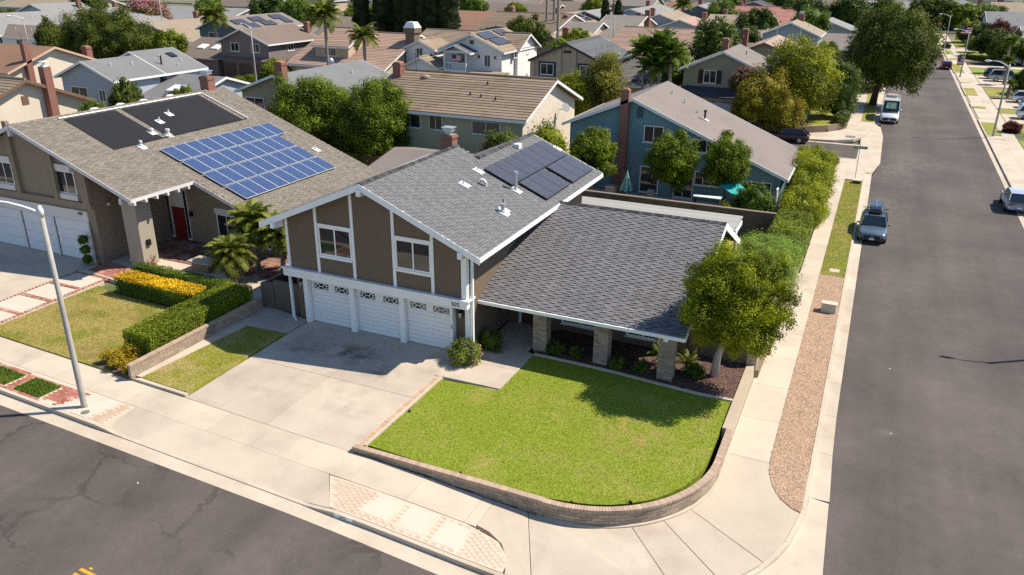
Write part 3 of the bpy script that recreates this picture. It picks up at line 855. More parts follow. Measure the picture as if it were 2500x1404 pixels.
def shingle_slope(parent, O, U, W, ulen, vlen, mt, limit=300, row=.145, wid=.33, seed=2, skip=None, near=(0, 0, 16.5), band=.045, dark=.5, thick=(.010, .024), name='shingle'):
    """courses of roof shingles from the eave O upwards along W (U runs along the eave)"""
    U = Vector(U).normalized(); W = Vector(W).normalized(); N = U.cross(W); O = Vector(O)
    rot = Matrix((U, W, N)).transposed(); rq = random.Random(seed)
    nr = int(vlen/row); nc = int(ulen/wid)+2; items = []
    for j in range(nr):
        sh = (j % 2)*.5*wid + rq.uniform(-.04, .04)
        for i in range(nc):
            u0 = i*wid-sh; u1 = u0+wid-.006
            u0 = max(0., u0); u1 = min(ulen, u1)
            if u1-u0 < .06: continue
            p = O+U*(u0+u1)/2+W*(j*row)
            if skip and skip((u0+u1)/2, j*row+row/2): continue
            full = (u1-u0) > wid*.9
            items.append(((p-Vector(near)).length, p, u1-u0, full, rq.randrange(8), (i+j) % 2))
    items.sort(key=lambda q: q[0])

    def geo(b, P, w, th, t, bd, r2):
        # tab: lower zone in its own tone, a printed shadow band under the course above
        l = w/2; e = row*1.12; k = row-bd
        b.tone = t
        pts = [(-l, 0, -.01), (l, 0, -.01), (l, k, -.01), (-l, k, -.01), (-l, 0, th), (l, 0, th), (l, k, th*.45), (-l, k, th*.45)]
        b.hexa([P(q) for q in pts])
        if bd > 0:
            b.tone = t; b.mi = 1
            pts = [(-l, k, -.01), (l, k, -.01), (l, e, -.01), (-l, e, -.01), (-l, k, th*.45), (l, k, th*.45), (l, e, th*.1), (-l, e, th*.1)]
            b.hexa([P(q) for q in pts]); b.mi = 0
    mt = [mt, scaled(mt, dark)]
    cache = {}
    rest = MB(); ind = 0
    for d, p, w, full, t, par in items:
        th = thick[par]; bd = band if par == 0 else band*.25
        if full and ind < limit:
            key = (t, par)
            if key not in cache:
                b = MB(); geo(b, lambda q: q, w, th, t/7, bd, None); cache[key] = b.mesh(name, mt)
            link(name, cache[key], parent, p, rot); ind += 1
        else:
            geo(rest, lambda q: p+U*q[0]+W*q[1]+N*q[2], w, th, t/7, bd, None)
    if rest.v: tag(rest.build('shingles', mt, parent), kind='stuff')


def rakeboard(mb, a, b, h=.22, t=.045, n=(0, -1, 0), drop=.0):
    """sloping board along a roof edge from a to b, hanging down by h"""
    a = Vector(a); b = Vector(b); n = Vector(n)*t; z = Vector((0, 0, h)); dz = Vector((0, 0, drop))
    a = a-dz; b = b-dz
    mb.hexa([a-z, b-z, b-z+n, a-z+n, a, b, b+n, a+n] if True else None)


def pipe(parent, x, y, z, h, r, mt, name='vent_pipe', cap=False, flash=True, arm=0):
    m = MB(); m.cyl(x, y, z-.15, z+h, r, 10)
    if cap: m.cyl(x, y, z+h-.12, z+h+.02, r*1.55, 12)
    o = m.build(name, mt, parent, False)
    if flash:
        m = MB(); m.hexa([(x-.2, y-.22, z-.12), (x+.3, y-.22, z-.30), (x+.3, y+.22, z-.30), (x-.2, y+.22, z-.12), (x-.2, y-.22, z+.115), (x+.3, y-.22, z-.085), (x+.3, y+.22, z-.085), (x-.2, y+.22, z+.115)])
        m.cyl(x, y, z-.1, z+.12, r*1.5, 10); m.build('flashing', ROOFWHITE, o)
    return o


def chimney(parent, x, y, z0, z1, w=.8, d=.8, cap='pot'):
    m = MB(); m.box(x-w/2, x+w/2, y-d/2, y+d/2, z0, z1-.22); m.box(x-w/2-.05, x+w/2+.05, y-d/2-.05, y+d/2+.05, z1-.22, z1-.08); m.box(x-w/2-.0, x+w/2, y-d/2, y+d/2, z1-.08, z1)
    o = m.build('chimney', BRICKRED, parent)
    if cap == 'pot':
        m = MB(); m.cyl(x, y, z1, z1+.16, w*.24, 10); m.box(x-w*.36, x+w*.36, y-d*.36, y+d*.36, z1+.16, z1+.36); m.box(x-w*.46, x+w*.46, y-d*.46, y+d*.46, z1+.36, z1+.41); m.build('chimney_cap', GALV, o)
    elif cap == 'slab':
        m = MB(); m.box(x-w*.4, x+w*.4, y-d*.4, y+d*.4, z1, z1+.12); m.build('chimney_cap', mat('terracotta', (.42, .2, .12), .9), o)
    return o


def lantern(parent, x, y, z):
    m = MB(); m.box(x-.05, x+.05, y-.03, y, z-.12, z+.12); m.bar((x, y-.03, z+.1), (x, y-.16, z+.16), .03, .03)
    m.tube([(x, y-.16, z+.22), (x, y-.16, z+.16), (x, y-.16, z+.08)], [.02, .07, .14], 8); m.tube([(x, y-.16, z-.22), (x, y-.16, z-.2)], [.06, .06], 8)
    for k in range(4):
        a = math.pi/4+k*math.pi/2; m.bar((x+.12*math.cos(a), y-.16+.12*math.sin(a), z+.08), (x+.07*math.cos(a), y-.16+.07*math.sin(a), z-.2), .018, .018)
    o = m.build('wall_lantern', BLACK, parent)
    m = MB(); m.tube([(x, y-.16, z-.19), (x, y-.16, z+.075)], [.055, .10], 8); m.build('lantern_glass', mat('frosted_glass', (.5, .5, .48), .3), o)


# ================================================================ the corner house
SH_G = mat('grey_shingle', (.148, .146, .150), .95, .06, .6, tone=.10, speck=.16, ss=45, bump=.15, bs=60)
SH_D = mat('charcoal_shingle', (.165, .157, .162), .95, .06, .7, tone=.13, speck=.18, ss=45, bump=.15, bs=60)
house = root('corner_house', (-18, 34, 0), 'brown two storey corner house with white trim, triple garage and grey shingle roofs', 'house')
XR, ZR, SL = -19.95, 7.62, .43        # deck of the big roof
zroof = lambda x: ZR-SL*abs(x-XR)
# walls of the two storey part
m = MB()


def gwall(mb, y0, y1, xl, xr, z0, zt):
    pts = [(xl, z0), (xr, z0), (xr, zt(xr)), (XR, zt(XR)), (xl, zt(xl))]; n = 5; i = len(mb.v)
    mb.v += [(x, y0, z) for x, z in pts]+[(x, y1, z) for x, z in pts]
    mb.f.append(tuple(range(i, i+n))); mb.f.append(tuple(reversed(range(i+n, i+2*n)))); mb.t += [.5]*2; mb.m += [0]*2
    for k in range(n):
        j = (k+1) % n; mb.f.append((i+j, i+k, i+n+k, i+n+j)); mb.t.append(.5); mb.m.append(0)


zt = lambda x: zroof(x)-.17
gwall(m, 28.45, 28.85, -24.75, -15.06, 2.62, zt)
gwall(m, 28.86, 36.6, -24.72, -15.1, -.35, zt)
m.box(-24.72, -15.1, 36.61, 43.4, -.35, 5.2)
wl = m.build('wall', STUCCO_BROWN, house)
m = MB(); m.prism([(-15.1, 36.62), (-15.1, 43.38), (-23.0, 43.38), (-23.0, 36.62)], 5.2, lambda x, y: 5.3 if x > -16 else 5.3); m.build('attic_wall', STUCCO_BROWN, house)
# trim: band above the garage, corner boards, battens
m = MB(); m.box(-25.02, -14.96, 28.28, 28.449, 2.40, 2.76); m.box(-15.06, -14.96, 28.45, 28.9, 2.42, 2.76); m.build('band_board', WHITE, house)
m = MB(); m.box(-25.1, -14.86, 28.22, 28.447, 2.762, 2.84); m.box(-15.055, -14.86, 28.448, 28.95, 2.762, 2.84); m.build('band_cap', WHITE, house)
for x in (-24.68, -22.93, -20.89, -18.70, -16.72):
    m = MB(); m.box(x-.075, x+.075, 28.405, 28.448, 2.842, zroof(x)-.26); m.build('batten', WHITE, house)
m = MB(); m.box(-15.27, -15.02, 28.385, 28.449, 2.842, zroof(-15.1)-.25); m.box(-15.058, -15.0, 28.452, 28.62, 2.842, zroof(-15.0)-.2); m.build('corner_board', WHITE, house)
m = MB(); m.box(-15.22, -15.0, 28.60, 28.858, -.02, 2.398); m.box(-15.09, -15.02, 28.862, 29.05, -.02, 2.40); m.build('corner_board', WHITE, house)
m = MB(); m.box(-14.95, -14.85, 28.66, 28.78, .05, 5.0); m.build('downpipe', WHITE, house)
m = MB(); m.box(-24.93, -24.83, 28.5, 28.62, .05, 2.4); m.bar((-24.88, 28.56, .1), (-24.6, 28.35, .03), .08, .08); m.build('downpipe', WHITE, house)
for x in (-21.91, -17.70):
    cx_ = x; z0, z1 = 3.74, 5.20
    m = MB(); xw = .93
    m.box(cx_-xw, cx_+xw, 28.40, 28.448, z1-.02, z1+.10); m.build('window_head', WHITE, house); m = MB(); m.box(cx_-xw, cx_+xw, 28.38, 28.448, z0-.12, z0); m.build('window_sill', WHITE, house)
    window(house, '-y', (cx_, 28.448, (z0+z1)/2-.01), 1.84, z1-z0-.03, WHITE, .085, (.5,), .03, sill=False)
# garage: header, posts, three doors
m = MB(); m.box(-24.0, -15.82, 28.70, 28.858, 2.15, 2.22); m.build('door_header', WHITE, house)
for x, w in ((-23.94, .26), (-21.25, .27), (-18.48, .27), (-15.87, .10)):
    m = MB(); m.box(x-w/2, x+w/2, 28.50, 28.858, -.02, 2.399); m.build('garage_post', WHITE, house)
DOORW = mat('garage_door_paint', (.76, .76, .75), .55, .05, 1.5, bump=.10, bs=18, stretch=(.25, 1, 5))
for x0, x1 in ((-23.80, -21.39), (-21.11, -18.62), (-18.34, -15.93)):
    d = BOX('garage_door', WHITE, house, x0, x1, 28.80, 28.858, 0.005, 2.149)
    for k in range(8):
        z0 = .01+k*.212; BOX('panel', DOORW, d, x0+.01, x1-.01, 28.765, 28.80, z0+.005, z0+.205)
    # window section
    zt0, zt1 = 1.71, 2.14; cx_ = (x0+x1)/2; ww = .86
    m = MB(); m.box(x0+.01, x1-.01, 28.765, 28.80, zt0, zt0+.07); m.box(x0+.01, x1-.01, 28.765, 28.80, zt1-.07, zt1)
    cs = [x0+.17+ww/2, x1-.17-ww/2]
    ed = [x0+.01, cs[0]-ww/2, cs[0]+ww/2, cs[1]-ww/2, cs[1]+ww/2, x1-.01]
    for a in (0, 2, 4): m.box(ed[a], ed[a+1], 28.765, 28.80, zt0+.07, zt1-.07)
    m.build('panel', DOORW, d)
    for c in cs:
        BOX('pane', GLASS, d, c-ww/2+.002, c+ww/2-.002, 28.793, 28.799, zt0+.072, zt1-.072)
        m = MB(); zc = (zt0+zt1)/2; hh = .14; y = 28.775
        L_ = lambda a, b: m.bar((a[0], y, a[1]), (b[0], y, b[1]), .03, .022, (0, 1, 0))
        for q in (-.2, .2):
            s_ = .12
            for a, b in (((-s_, 0), (0, hh)), ((0, hh), (s_, 0)), ((s_, 0), (0, -hh)), ((0, -hh), (-s_, 0))): L_((c+q+a[0], zc+a[1]), (c+q+b[0], zc+b[1]))
        L_((c-.08, zc), (c+.08, zc)); L_((c-ww/2, zc+.06), (c-.28, zc+.06)); L_((c-ww/2, zc-.06), (c-.28, zc-.06)); L_((c+.28, zc+.06), (c+ww/2, zc+.06)); L_((c+.28, zc-.06), (c+ww/2, zc-.06))
        m.build('muntin', WHITE, d)
lantern(house, -24.35, 28.86, 1.95); lantern(house, -15.52, 28.86, 1.95)
link('house_number', text_mesh('502', .27, BLACK, 'house_number'), house, (-15.52, 28.272, 2.575), (R(90), 0, 0))
BOX('keypad', mat('grey_plastic', (.3, .3, .3)), house, -15.90, -15.84, 28.47, 28.499, 1.25, 1.42)
# roof deck: right plane, left plane (front and set-down rear part)
XS, ZS = -18.70, ZR-SL*1.25
m = MB()


def slab(mb, x0, x1, y0, y1, f, t=.15):
    mb.hexa([(x0, y0, f(x0)-t), (x1, y0, f(x1)-t), (x1, y1, f(x1)-t), (x0, y1, f(x0)-t), (x0, y0, f(x0)), (x1, y0, f(x1)), (x1, y1, f(x1)), (x0, y1, f(x0))])


fr = lambda x: ZR-SL*(x-XR); flf = lambda x: ZR+SL*(x-XR); flr = lambda x: ZS+SL*(x-XS)
slab(m, XR, -14.12, 27.86, 36.8, fr); slab(m, XS, -14.12, 36.801, 44.05, fr)
slab(m, -25.75, XR-.001, 27.86, 36.8, flf); slab(m, -25.75, XS-.001, 36.801, 44.05, flr)
roof = m.build('roof', mat('roof_underlay', (.06, .06, .062), .9, .1, 2), house)
m = MB(); m.box(XR-.5, XS+.2, 36.70, 36.79, ZS-.7, ZS+.1); m.build('step_wall', STUCCO_BROWN, house)
nrm = math.hypot(1, SL)
WHT = mat('white_fascia', (.80, .80, .79), .5, .04, 1)
m = MB(); rakeboard(m, (-25.78, 27.86, flf(-25.78)+.01), (XR, 27.86, ZR+.01), .30); m.build('fascia', WHT, roof)
m = MB(); rakeboard(m, (XR+.001, 27.86, ZR+.01), (-14.10, 27.86, fr(-14.10)+.01), .30); m.build('fascia', WHT, roof)
m = MB(); m.box(-14.118, -14.06, 27.86, 44.05, fr(-14.12)-.22, fr(-14.12)-.01); m.build('gutter', WHT, roof)
m = MB(); m.box(-25.81, -25.752, 27.86, 44.05, flf(-25.75)-.22, flf(-25.75)-.01); m.build('gutter', WHT, roof)
m = MB(); rakeboard(m, (-14.10, 44.05, fr(-14.10)+.01), (XS, 44.05, ZS+.01), .26, n=(0, 1, 0)); m.build('fascia', WHT, roof)
for x, z in ((XR, ZR-.32), (-24.95, flf(-24.95)-.32), (-15.0, fr(-15.0)-.32)):
    m = MB(); m.hexa([(x-.10, 27.74, z-.22), (x+.10, 27.74, z-.22), (x+.10, 28.46, z-.30), (x-.10, 28.46, z-.30), (x-.10, 27.74, z+.06), (x+.10, 27.74, z+.06), (x+.10, 28.46, z+.12), (x-.10, 28.46, z+.12)]); m.build('purlin_end', WHT, roof)
up = (-1/nrm, 0, SL/nrm)
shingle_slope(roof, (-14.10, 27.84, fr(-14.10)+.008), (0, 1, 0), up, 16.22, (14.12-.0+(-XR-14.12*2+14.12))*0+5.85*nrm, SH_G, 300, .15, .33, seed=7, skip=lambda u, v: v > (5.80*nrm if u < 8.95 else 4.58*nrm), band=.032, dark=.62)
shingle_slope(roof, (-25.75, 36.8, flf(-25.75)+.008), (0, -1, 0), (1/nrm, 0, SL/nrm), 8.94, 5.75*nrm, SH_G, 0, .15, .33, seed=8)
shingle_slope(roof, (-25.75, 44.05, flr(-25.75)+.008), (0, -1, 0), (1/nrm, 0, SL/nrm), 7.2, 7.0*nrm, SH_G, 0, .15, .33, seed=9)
# ridge caps
RC = mat('ridge_cap', (.062, .062, .066), .95, .1, 1, tone=.4, speck=.15)
rcm = []
for k in range(4):
    b = MB(); b.tone = k/3
    b.hexa([(-.17, 0, -.08), (0, 0, -.005), (0, .26, -.02), (-.17, .26, -.095), (-.17, 0, -.055), (0, 0, .028), (0, .26, .01), (-.17, .26, -.075)])
    b.hexa([(0, 0, -.005), (.17, 0, -.08), (.17, .26, -.095), (0, .26, -.02), (0, 0, .028), (.17, 0, -.055), (.17, .26, -.075), (0, .26, .01)])
    rcm.append(b.mesh('ridge_cap', RC))
for k in range(44): link('ridge_cap', rcm[rg.randrange(4)], roof, (XR, 27.85+k*.205, ZR+.04))
for k in range(35): link('ridge_cap', rcm[rg.randrange(4)], roof, (XS, 36.82+k*.205, ZS+.04))
for x, y, h, r, mt_, cap in ((-15.95, 35.64, .95, .075, GALV, True), (-15.29, 32.7, .42, .09, GALV, True), (-17.6, 33.16, .3, .035, GALV, False), (-15.42, 33.0, .5, .03, BLACK, False), (-17.95, 35.35, .3, .03, GALV, False), (-17.0, 42.9+1.0, .25, .03, BLACK, False)):
    pipe(roof, x, y, fr(x)+.02, h, r, mt_, cap=cap)
x, y = -16.94, 34.24; z = fr(x)
m = MB(); m.tube([(x, y, z-.1), (x, y, z+.22), (x-.10, y-.03, z+.32), (x-.26, y-.05, z+.32)], [.07, .07, .09, .10], 10); o = m.build('roof_vent', ROOFWHITE, roof)
m = MB(); m.box(-18.35, -18.0, 40.6, 41.05, fr(-18.0)+.05, fr(-18.2)+.24); m.build('roof_vent', ROOFWHITE, roof)
chimney(house, -22.03, 39.8, 5.0, 7.5, .74, .62, 'pot')


# solar panels
def pvmat(name, cell, line, nx, ny, w, h, rough=.12, lw=.006):
    if name in MATS: return MATS[name]
    m = bpy.data.materials.new(name); m.use_nodes = True
    N = m.node_tree.nodes; L = m.node_tree.links; p = N['Principled BSDF']
    tc = N.new('ShaderNodeTexCoord'); b = N.new('ShaderNodeTexBrick'); b.offset = 0
    mp = N.new('ShaderNodeMapping'); mp.inputs['Location'].default_value = (w/2, h/2, 0); L.new(tc.outputs['Object'], mp.inputs[0]); L.new(mp.outputs[0], b.inputs['Vector'])
    b.inputs['Scale'].default_value = 1; b.inputs['Brick Width'].default_value = w/nx; b.inputs['Row Height'].default_value = h/ny; b.inputs['Mortar Size'].default_value = lw; b.inputs['Mortar Smooth'].default_value = 0
    b.inputs['Color1'].default_value = (*cell, 1); b.inputs['Color2'].default_value = (*[c*1.35 for c in cell], 1); b.inputs['Mortar'].default_value = (*line, 1)
    L.new(b.outputs[0], p.inputs['Base Color']); p.inputs['Roughness'].default_value = rough; p.inputs['IOR'].default_value = 1.5
    MATS[name] = m
    return m


def pv_panel(name, w, h, cellm, framem, t=.04):
    """one solar panel lying in its local xy plane; frame and glass as two materials"""
    b = MB(); f = .022
    b.mi = 0; b.box(-w/2, w/2, -h/2, h/2, -t, 0)
    b.mi = 1; b.face((-w/2+f, -h/2+f, .003), (w/2-f, -h/2+f, .003), (w/2-f, h/2-f, .003), (-w/2+f, h/2-f, .003))
    return b.mesh(name, [framem, cellm])


PVB = pvmat('black_solar_cells', (.055, .053, .062), (.03, .03, .034), 6, 10, 1.08, 1.70, .32)
pvm = pv_panel('solar_panel', 1.095, 1.75, PVB, mat('black_frame', (.02, .02, .02), .5))
U_ = Vector((0, 1, 0)); W_ = Vector(up); N_ = U_.cross(W_); rot_pv = Matrix((U_, W_, N_)).transposed()
for n, y0, xc in ((7, 35.72, -17.02), (3, 36.42, -15.38), (3, 40.18, -15.38)):
    for k in range(n):
        p = Vector((xc, y0+(k+.5)*1.105, fr(xc)))+N_*.15
        link('solar_panel', pvm, roof, p, rot_pv)
m = MB()
for xc in (-17.5, -16.5): m.bar((xc, 35.8, fr(xc)+.08), (xc, 43.4, fr(xc)+.08), .05, .05)
for xc in (-15.85, -14.9): m.bar((xc, 36.5, fr(xc)+.08), (xc, 43.4, fr(xc)+.08), .05, .05)
m.build('panel_rail', BLACK, roof)

# single storey wing with porch
YR, ZW, SW = 37.25, 5.12, .364
wf = lambda y: ZW-SW*(YR-y); wb = lambda y: ZW-.46*(y-YR)
m = MB()
xw0, xw1 = -15.09, -5.62
m.hexa([(xw0, 29.7, wf(29.7)-.14), (xw1, 29.7, wf(29.7)-.14), (xw1, YR, ZW-.14), (xw0, YR, ZW-.14), (xw0, 29.7, wf(29.7)), (xw1, 29.7, wf(29.7)), (xw1, YR, ZW), (xw0, YR, ZW)])
m.hexa([(xw0, YR+.001, ZW-.14), (xw1, YR+.001, ZW-.14), (xw1, 42.4, wb(42.4)-.14), (xw0, 42.4, wb(42.4)-.14), (xw0, YR+.001, ZW), (xw1, YR+.001, ZW), (xw1, 42.4, wb(42.4)), (xw0, 42.4, wb(42.4))])
wroof = m.build('wing_roof', MATS['roof_underlay'], house)
nw = math.hypot(1, SW)
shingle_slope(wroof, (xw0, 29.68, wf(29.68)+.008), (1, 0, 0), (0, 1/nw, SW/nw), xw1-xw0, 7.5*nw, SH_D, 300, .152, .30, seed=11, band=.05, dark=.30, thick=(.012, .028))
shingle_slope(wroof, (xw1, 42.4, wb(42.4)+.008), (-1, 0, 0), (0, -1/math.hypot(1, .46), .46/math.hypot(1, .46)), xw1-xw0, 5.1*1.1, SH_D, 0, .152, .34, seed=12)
for k in range(45):
    link('ridge_cap', rcm[rg.randrange(4)], wroof, (xw1-.0-k*.205, YR, ZW+.04), (0, 0, R(90)))
m = MB(); m.box(xw0, xw1+.02, 29.585, 29.69, wf(29.7)-.17, wf(29.7)-.02); m.build('gutter', WHT, wroof)
m = MB(); rakeboard(m, (xw1, 29.7, wf(29.7)+.01), (xw1, YR, ZW+.01), .22, n=(1, 0, 0)); m.build('fascia', WHT, wroof)
m = MB(); rakeboard(m, (xw1, YR+.001, ZW+.01), (xw1, 42.5, wb(42.5)+.01), .34, n=(1, 0, 0)); m.build('fascia', WHT, wroof)
m = MB(); m.box(-6.5, -6.32, 29.7, 30.6, 2.02, 2.2); m.build('beam_end', WHT, wroof)
m = MB(); m.prism([(-15.08, 33.0), (-6.2, 33.0), (-6.2, 41.9), (-15.08, 41.9)], -.35, 2.3)
i = len(m.v); m.v += [(-6.2, 33.0, 2.3), (-6.2, 41.9, 2.3), (-6.2, 41.9, wb(41.9)-.15), (-6.2, YR, ZW-.15), (-6.2, 33.0, wf(33.0)-.15)]; m.f.append((i, i+1, i+2, i+3, i+4)); m.t.append(.5); m.m.append(0)
i = len(m.v); m.v += [(-15.08, 33.0, 2.3), (-6.2, 33.0, 2.3), (-6.2, 33.0, wf(33)-.15), (-15.08, 33.0, wf(33)-.15)]; m.f.append((i, i+1, i+2, i+3)); m.t.append(.5); m.m.append(0)
m.build('wing_wall', STUCCO_BROWN, house)
m = MB(); m.box(-15.05, -6.3, 30.3, 30.5, wf(30.4)-.42, wf(30.4)-.16); m.build('porch_beam', WHT, wroof)
window(house, '-y', (-11.3, 33.0, 1.15), 1.9, 1.5, WHITE, .09, (.5,))
window(house, '-y', (-8.2, 33.0, 1.15), 1.6, 1.5, WHITE, .09, (.5,))
d = BOX('front_door', mat('front_door_paint', (.09, .03, .02), .5), house, -14.35, -13.4, 32.94, 32.999, 0.0, 2.1)
m = MB(); m.box(-14.5, -14.36, 32.92, 32.999, 0, 2.25); m.box(-13.39, -13.25, 32.92, 32.999, 0, 2.25); m.box(-14.36, -13.39, 32.92, 32.999, 2.11, 2.25); m.build('door_frame', WHITE, d)
window(house, '+x', (-15.1, 31.0, 3.9), .02, .02) if False else None

# porch pillars of slump block, course by course
BLOCK = mat('slump_block', (.30, .235, .18), .95, .10, 1.5, tone=.22, bump=.25, bs=25, speck=.1, ss=20)
MORTAR = mat('mortar', (.22, .175, .135), .95, .1, 2)
for px_, py_ in ((-12.37, 30.75), (-9.42, 30.68), (-6.45, 30.45)):
    p = BOX('porch_pillar', MORTAR, house, px_-.31, px_+.31, py_-.27, py_+.27, -.3, 2.35)
    for k in range(20):
        z0 = -.02+k*.112
        for a, b in (((-.33, .0), (0.006, .33)) if k % 2 else ((-.33, -.12), (-.114, .33))):
            m = MB(); m.tone = rg.random(); m.box(px_+a+.0, px_+b, py_-.29, py_+.29, z0+.005, z0+.107); m.build('block', BLOCK, p)

# pergola behind the wing
perg = root('pergola', (-11.3, 45, -.2), 'flat white slatted patio cover behind the charcoal roofed wing', 'pergola')
m = MB()
for x in (-16.2, -12.9, -9.6, -6.5): m.box(x-.06, x+.06, 42.9, 47.4, 2.38, 2.56)
m.build('rafter', MATS['white_fascia'], perg)
for x in (-16.2, -11.4, -6.5): BOX('post', WHT, perg, x-.06, x+.06, 47.1, 47.22, -.22, 2.375)
SLAT = mat('weathered_slat', (.40, .385, .35), .8, .10, .8, tone=.12, stretch=(.4, 4, 1))
for k in range(27):
    y = 42.95+k*.167; m = MB(); m.tone = rg.random(); m.box(-16.45, -6.25+(.0 if k % 3 else .04), y, y+.125, 2.562, 2.60); m.build('slat', SLAT, perg)
m = MB(); m.box(-6.3, -6.24, 45.1, 47.3, 2.1, 2.36); m.build('beam', WHT, perg)

# wall and gate between the two houses, garden walls of the corner lot
gw = root('garden_wall', (-26, 29.2, 0), 'shaded brown stucco side wall between the corner house and the left neighbour', 'wall')
DKST = mat('dark_stucco', (.13, .105, .082), .95, .08, 1.5, bump=.3, bs=50, speck=.12, ss=30)
m = MB(); m.box(-27.3, -26.5, 29.05, 29.35, -.3, 1.32); m.build('pier', DKST, gw)
m = MB(); m.box(-26.49, -24.73, 29.1, 29.28, -.3, 1.55); m.build('wall', DKST, gw)
m = MB(); m.hexa([(-27.25, 29.36, -.3), (-27.05, 29.36, -.3), (-27.05, 36.5, -.3), (-27.25, 36.5, -.3), (-27.25, 29.36, 1.32), (-27.05, 29.36, 1.32), (-27.05, 36.5, 1.5), (-27.25, 36.5, 1.5)]); m.build('side_wall', DKST, gw)
BEIGE = mat('beige_stucco', (.42, .34, .25), .95, .08, 1, bump=.15, bs=40, speck=.08, ss=25)
g2 = root('side_wall', (-3.2, 40, -.5), 'beige garden wall running along the side pavement beside the corner tree', 'wall')
m = MB(); m.hexa([(-3.42, 27.3, -.7), (-3.06, 27.3, -.7), (-3.06, 33.1, -.7), (-3.42, 33.1, -.7), (-3.42, 27.3, .05), (-3.10, 27.3, .05), (-3.10, 33.1, .05), (-3.42, 33.1, .05)]); m.build('low_wall', BEIGE, g2)
m = MB(); m.box(-3.46, -3.02, 33.11, 33.5, -.7, 1.25); m.build('pier', BEIGE, g2)
m = MB(); m.box(-6.19, -3.47, 33.2, 33.4, -.4, 1.2); m.build('return_wall', STUCCO_BROWN, g2)
m = MB(); m.box(-3.3, -3.08, 33.51, 51.9, -.7, 1.1); m.build('wall', BEIGE, g2)
g3 = root('back_wall', (-11, 52, -.2), 'long dark brown boundary wall behind the pergola in front of the teal house', 'wall')
BKW = mat('dark_block_wall', (.13, .105, .08), .95, .15, 1, bump=.3, bs=30, speck=.15, ss=15, col2=(.085, .07, .055), c2s=.8)
xs = [-27.0, -23.6, -20.2, -16.8, -13.4, -10.0, -6.6, -3.31]
for a, b in zip(xs, xs[1:]):
    m = MB(); m.box(a+.004, b-.004, 52.0, 52.18, -.4, 1.62); m.build('panel', BKW, g3)
m = MB(); m.box(-27, -3.31, 51.96, 52.22, 1.622, 1.70); m.build('coping', mat('coping', (.23, .19, .15), .95, .1, 1), g3)
by = [(-15, 42), (-6.2, 42), (-6.2, 33.5), (-3.4, 33.5), (-3.4, 51.9), (-15, 51.9)]
m = MB(); m.prism([(-6.1, 33.5), (-3.4, 33.5), (-3.4, 51.9), (-15, 51.9), (-15, 47.6), (-6.1, 47.6)], -.5, -.12); struct(m.build('back_lawn', GRASSDRY))

# ================================================================ low retaining wall round the corner lawn
rw = root('retaining_wall', (-9, 22, -.5), 'low curved tan block wall with brick cap round the corner lawn', 'wall')
path = [(-15.5, 20.15)]
wp = [(-15.52+.1*k, 20.17) for k in range(int((15.52-7.9)/.1))]+[warc(a, 4.86) for a in np.arange(-90, 0.01, 1.15)]+[(-3.04, 25.0+.1*k) for k in range(1, 24)]
wp = [Vector((x, y, 0)) for x, y in wp]
cum = [0.]
for a, b in zip(wp, wp[1:]): cum.append(cum[-1]+(b-a).length)
TOT = cum[-1]


def at(s):
    s = max(0., min(TOT-1e-6, s)); i = int(np.searchsorted(cum, s, side='right'))-1; i = min(i, len(wp)-2)
    t = (s-cum[i])/(cum[i+1]-cum[i]); p = wp[i].lerp(wp[i+1], t)
    d = (wp[min(i+2, len(wp)-1)]-wp[max(i-1, 0)]).normalized(); return p, d


# mortar core
m = MB(); n = 90
for k in range(n):
    (p, d), (q, e) = at(TOT*k/n), at(TOT*(k+1)/n); a = Vector((-d.y, d.x, 0)); b = Vector((-e.y, e.x, 0))
    m.hexa([(*(p+a*.012).xy, S(p.x)-.3), (*(q+b*.012).xy, S(q.x)-.3), (*(q+b*.19).xy, S(q.x)-.3), (*(p+a*.19).xy, S(p.x)-.3), (*(p+a*.012).xy, -.005), (*(q+b*.012).xy, -.005), (*(q+b*.19).xy, -.005), (*(p+a*.19).xy, -.005)])
m.build('mortar_core', mat('dark_mortar', (.13, .10, .08), .95), rw)
BLK = mat('tan_block', (.335, .265, .20), .95, .12, 1.5, tone=.20, bump=.3, bs=22, speck=.1, ss=20, col2=(.27, .205, .15), c2s=1.4)
rh, bl = .118, .37
for row in range(6):
    z1 = -.012-row*rh; z0 = z1-rh+.013; s = -(row % 2)*bl/2
    while s < TOT-.02:
        s0 = max(0., s)+.006; s1 = min(TOT, s+bl)-.006; s += bl
        if s1-s0 < .07: continue
        p, d = at(s0); q, e = at(s1); a = Vector((-d.y, d.x, 0)); b = Vector((-e.y, e.x, 0)); mid = at((s0+s1)/2)[0]
        if z1 < S(mid.x)+.02: continue
        m = MB(); m.tone = rg.random(); o = rg.uniform(-.006, .006); zb = max(z0, S(mid.x)-.05)
        m.hexa([(*(p+a*o).xy, zb), (*(q+b*o).xy, zb), (*(q+b*.06).xy, zb), (*(p+a*.06).xy, zb), (*(p+a*o).xy, z1), (*(q+b*o).xy, z1), (*(q+b*.06).xy, z1), (*(p+a*.06).xy, z1)])
        m.build('block', BLK, rw)
CAPB = mat('cap_brick', (.42, .305, .225), .9, .10, 2, tone=.15, bump=.15, bs=40, speck=.08)
s = 0.
while s < TOT-.05:
    s0 = s+.004; s1 = s+.098; s += .102
    p, d = at(s0); q, e = at(s1); a = Vector((-d.y, d.x, 0)); b = Vector((-e.y, e.x, 0))
    m = MB(); m.tone = rg.random(); z = .075+rg.uniform(-.003, .003)
    m.hexa([(*(p-a*.025).xy, -.002), (*(q-b*.025).xy, -.002), (*(q+b*.215).xy, -.002), (*(p+a*.215).xy, -.002), (*(p-a*.02).xy, z), (*(q-b*.02).xy, z), (*(q+b*.21).xy, z), (*(p+a*.21).xy, z)])
    m.build('cap_brick', CAPB, rw)
m = MB()
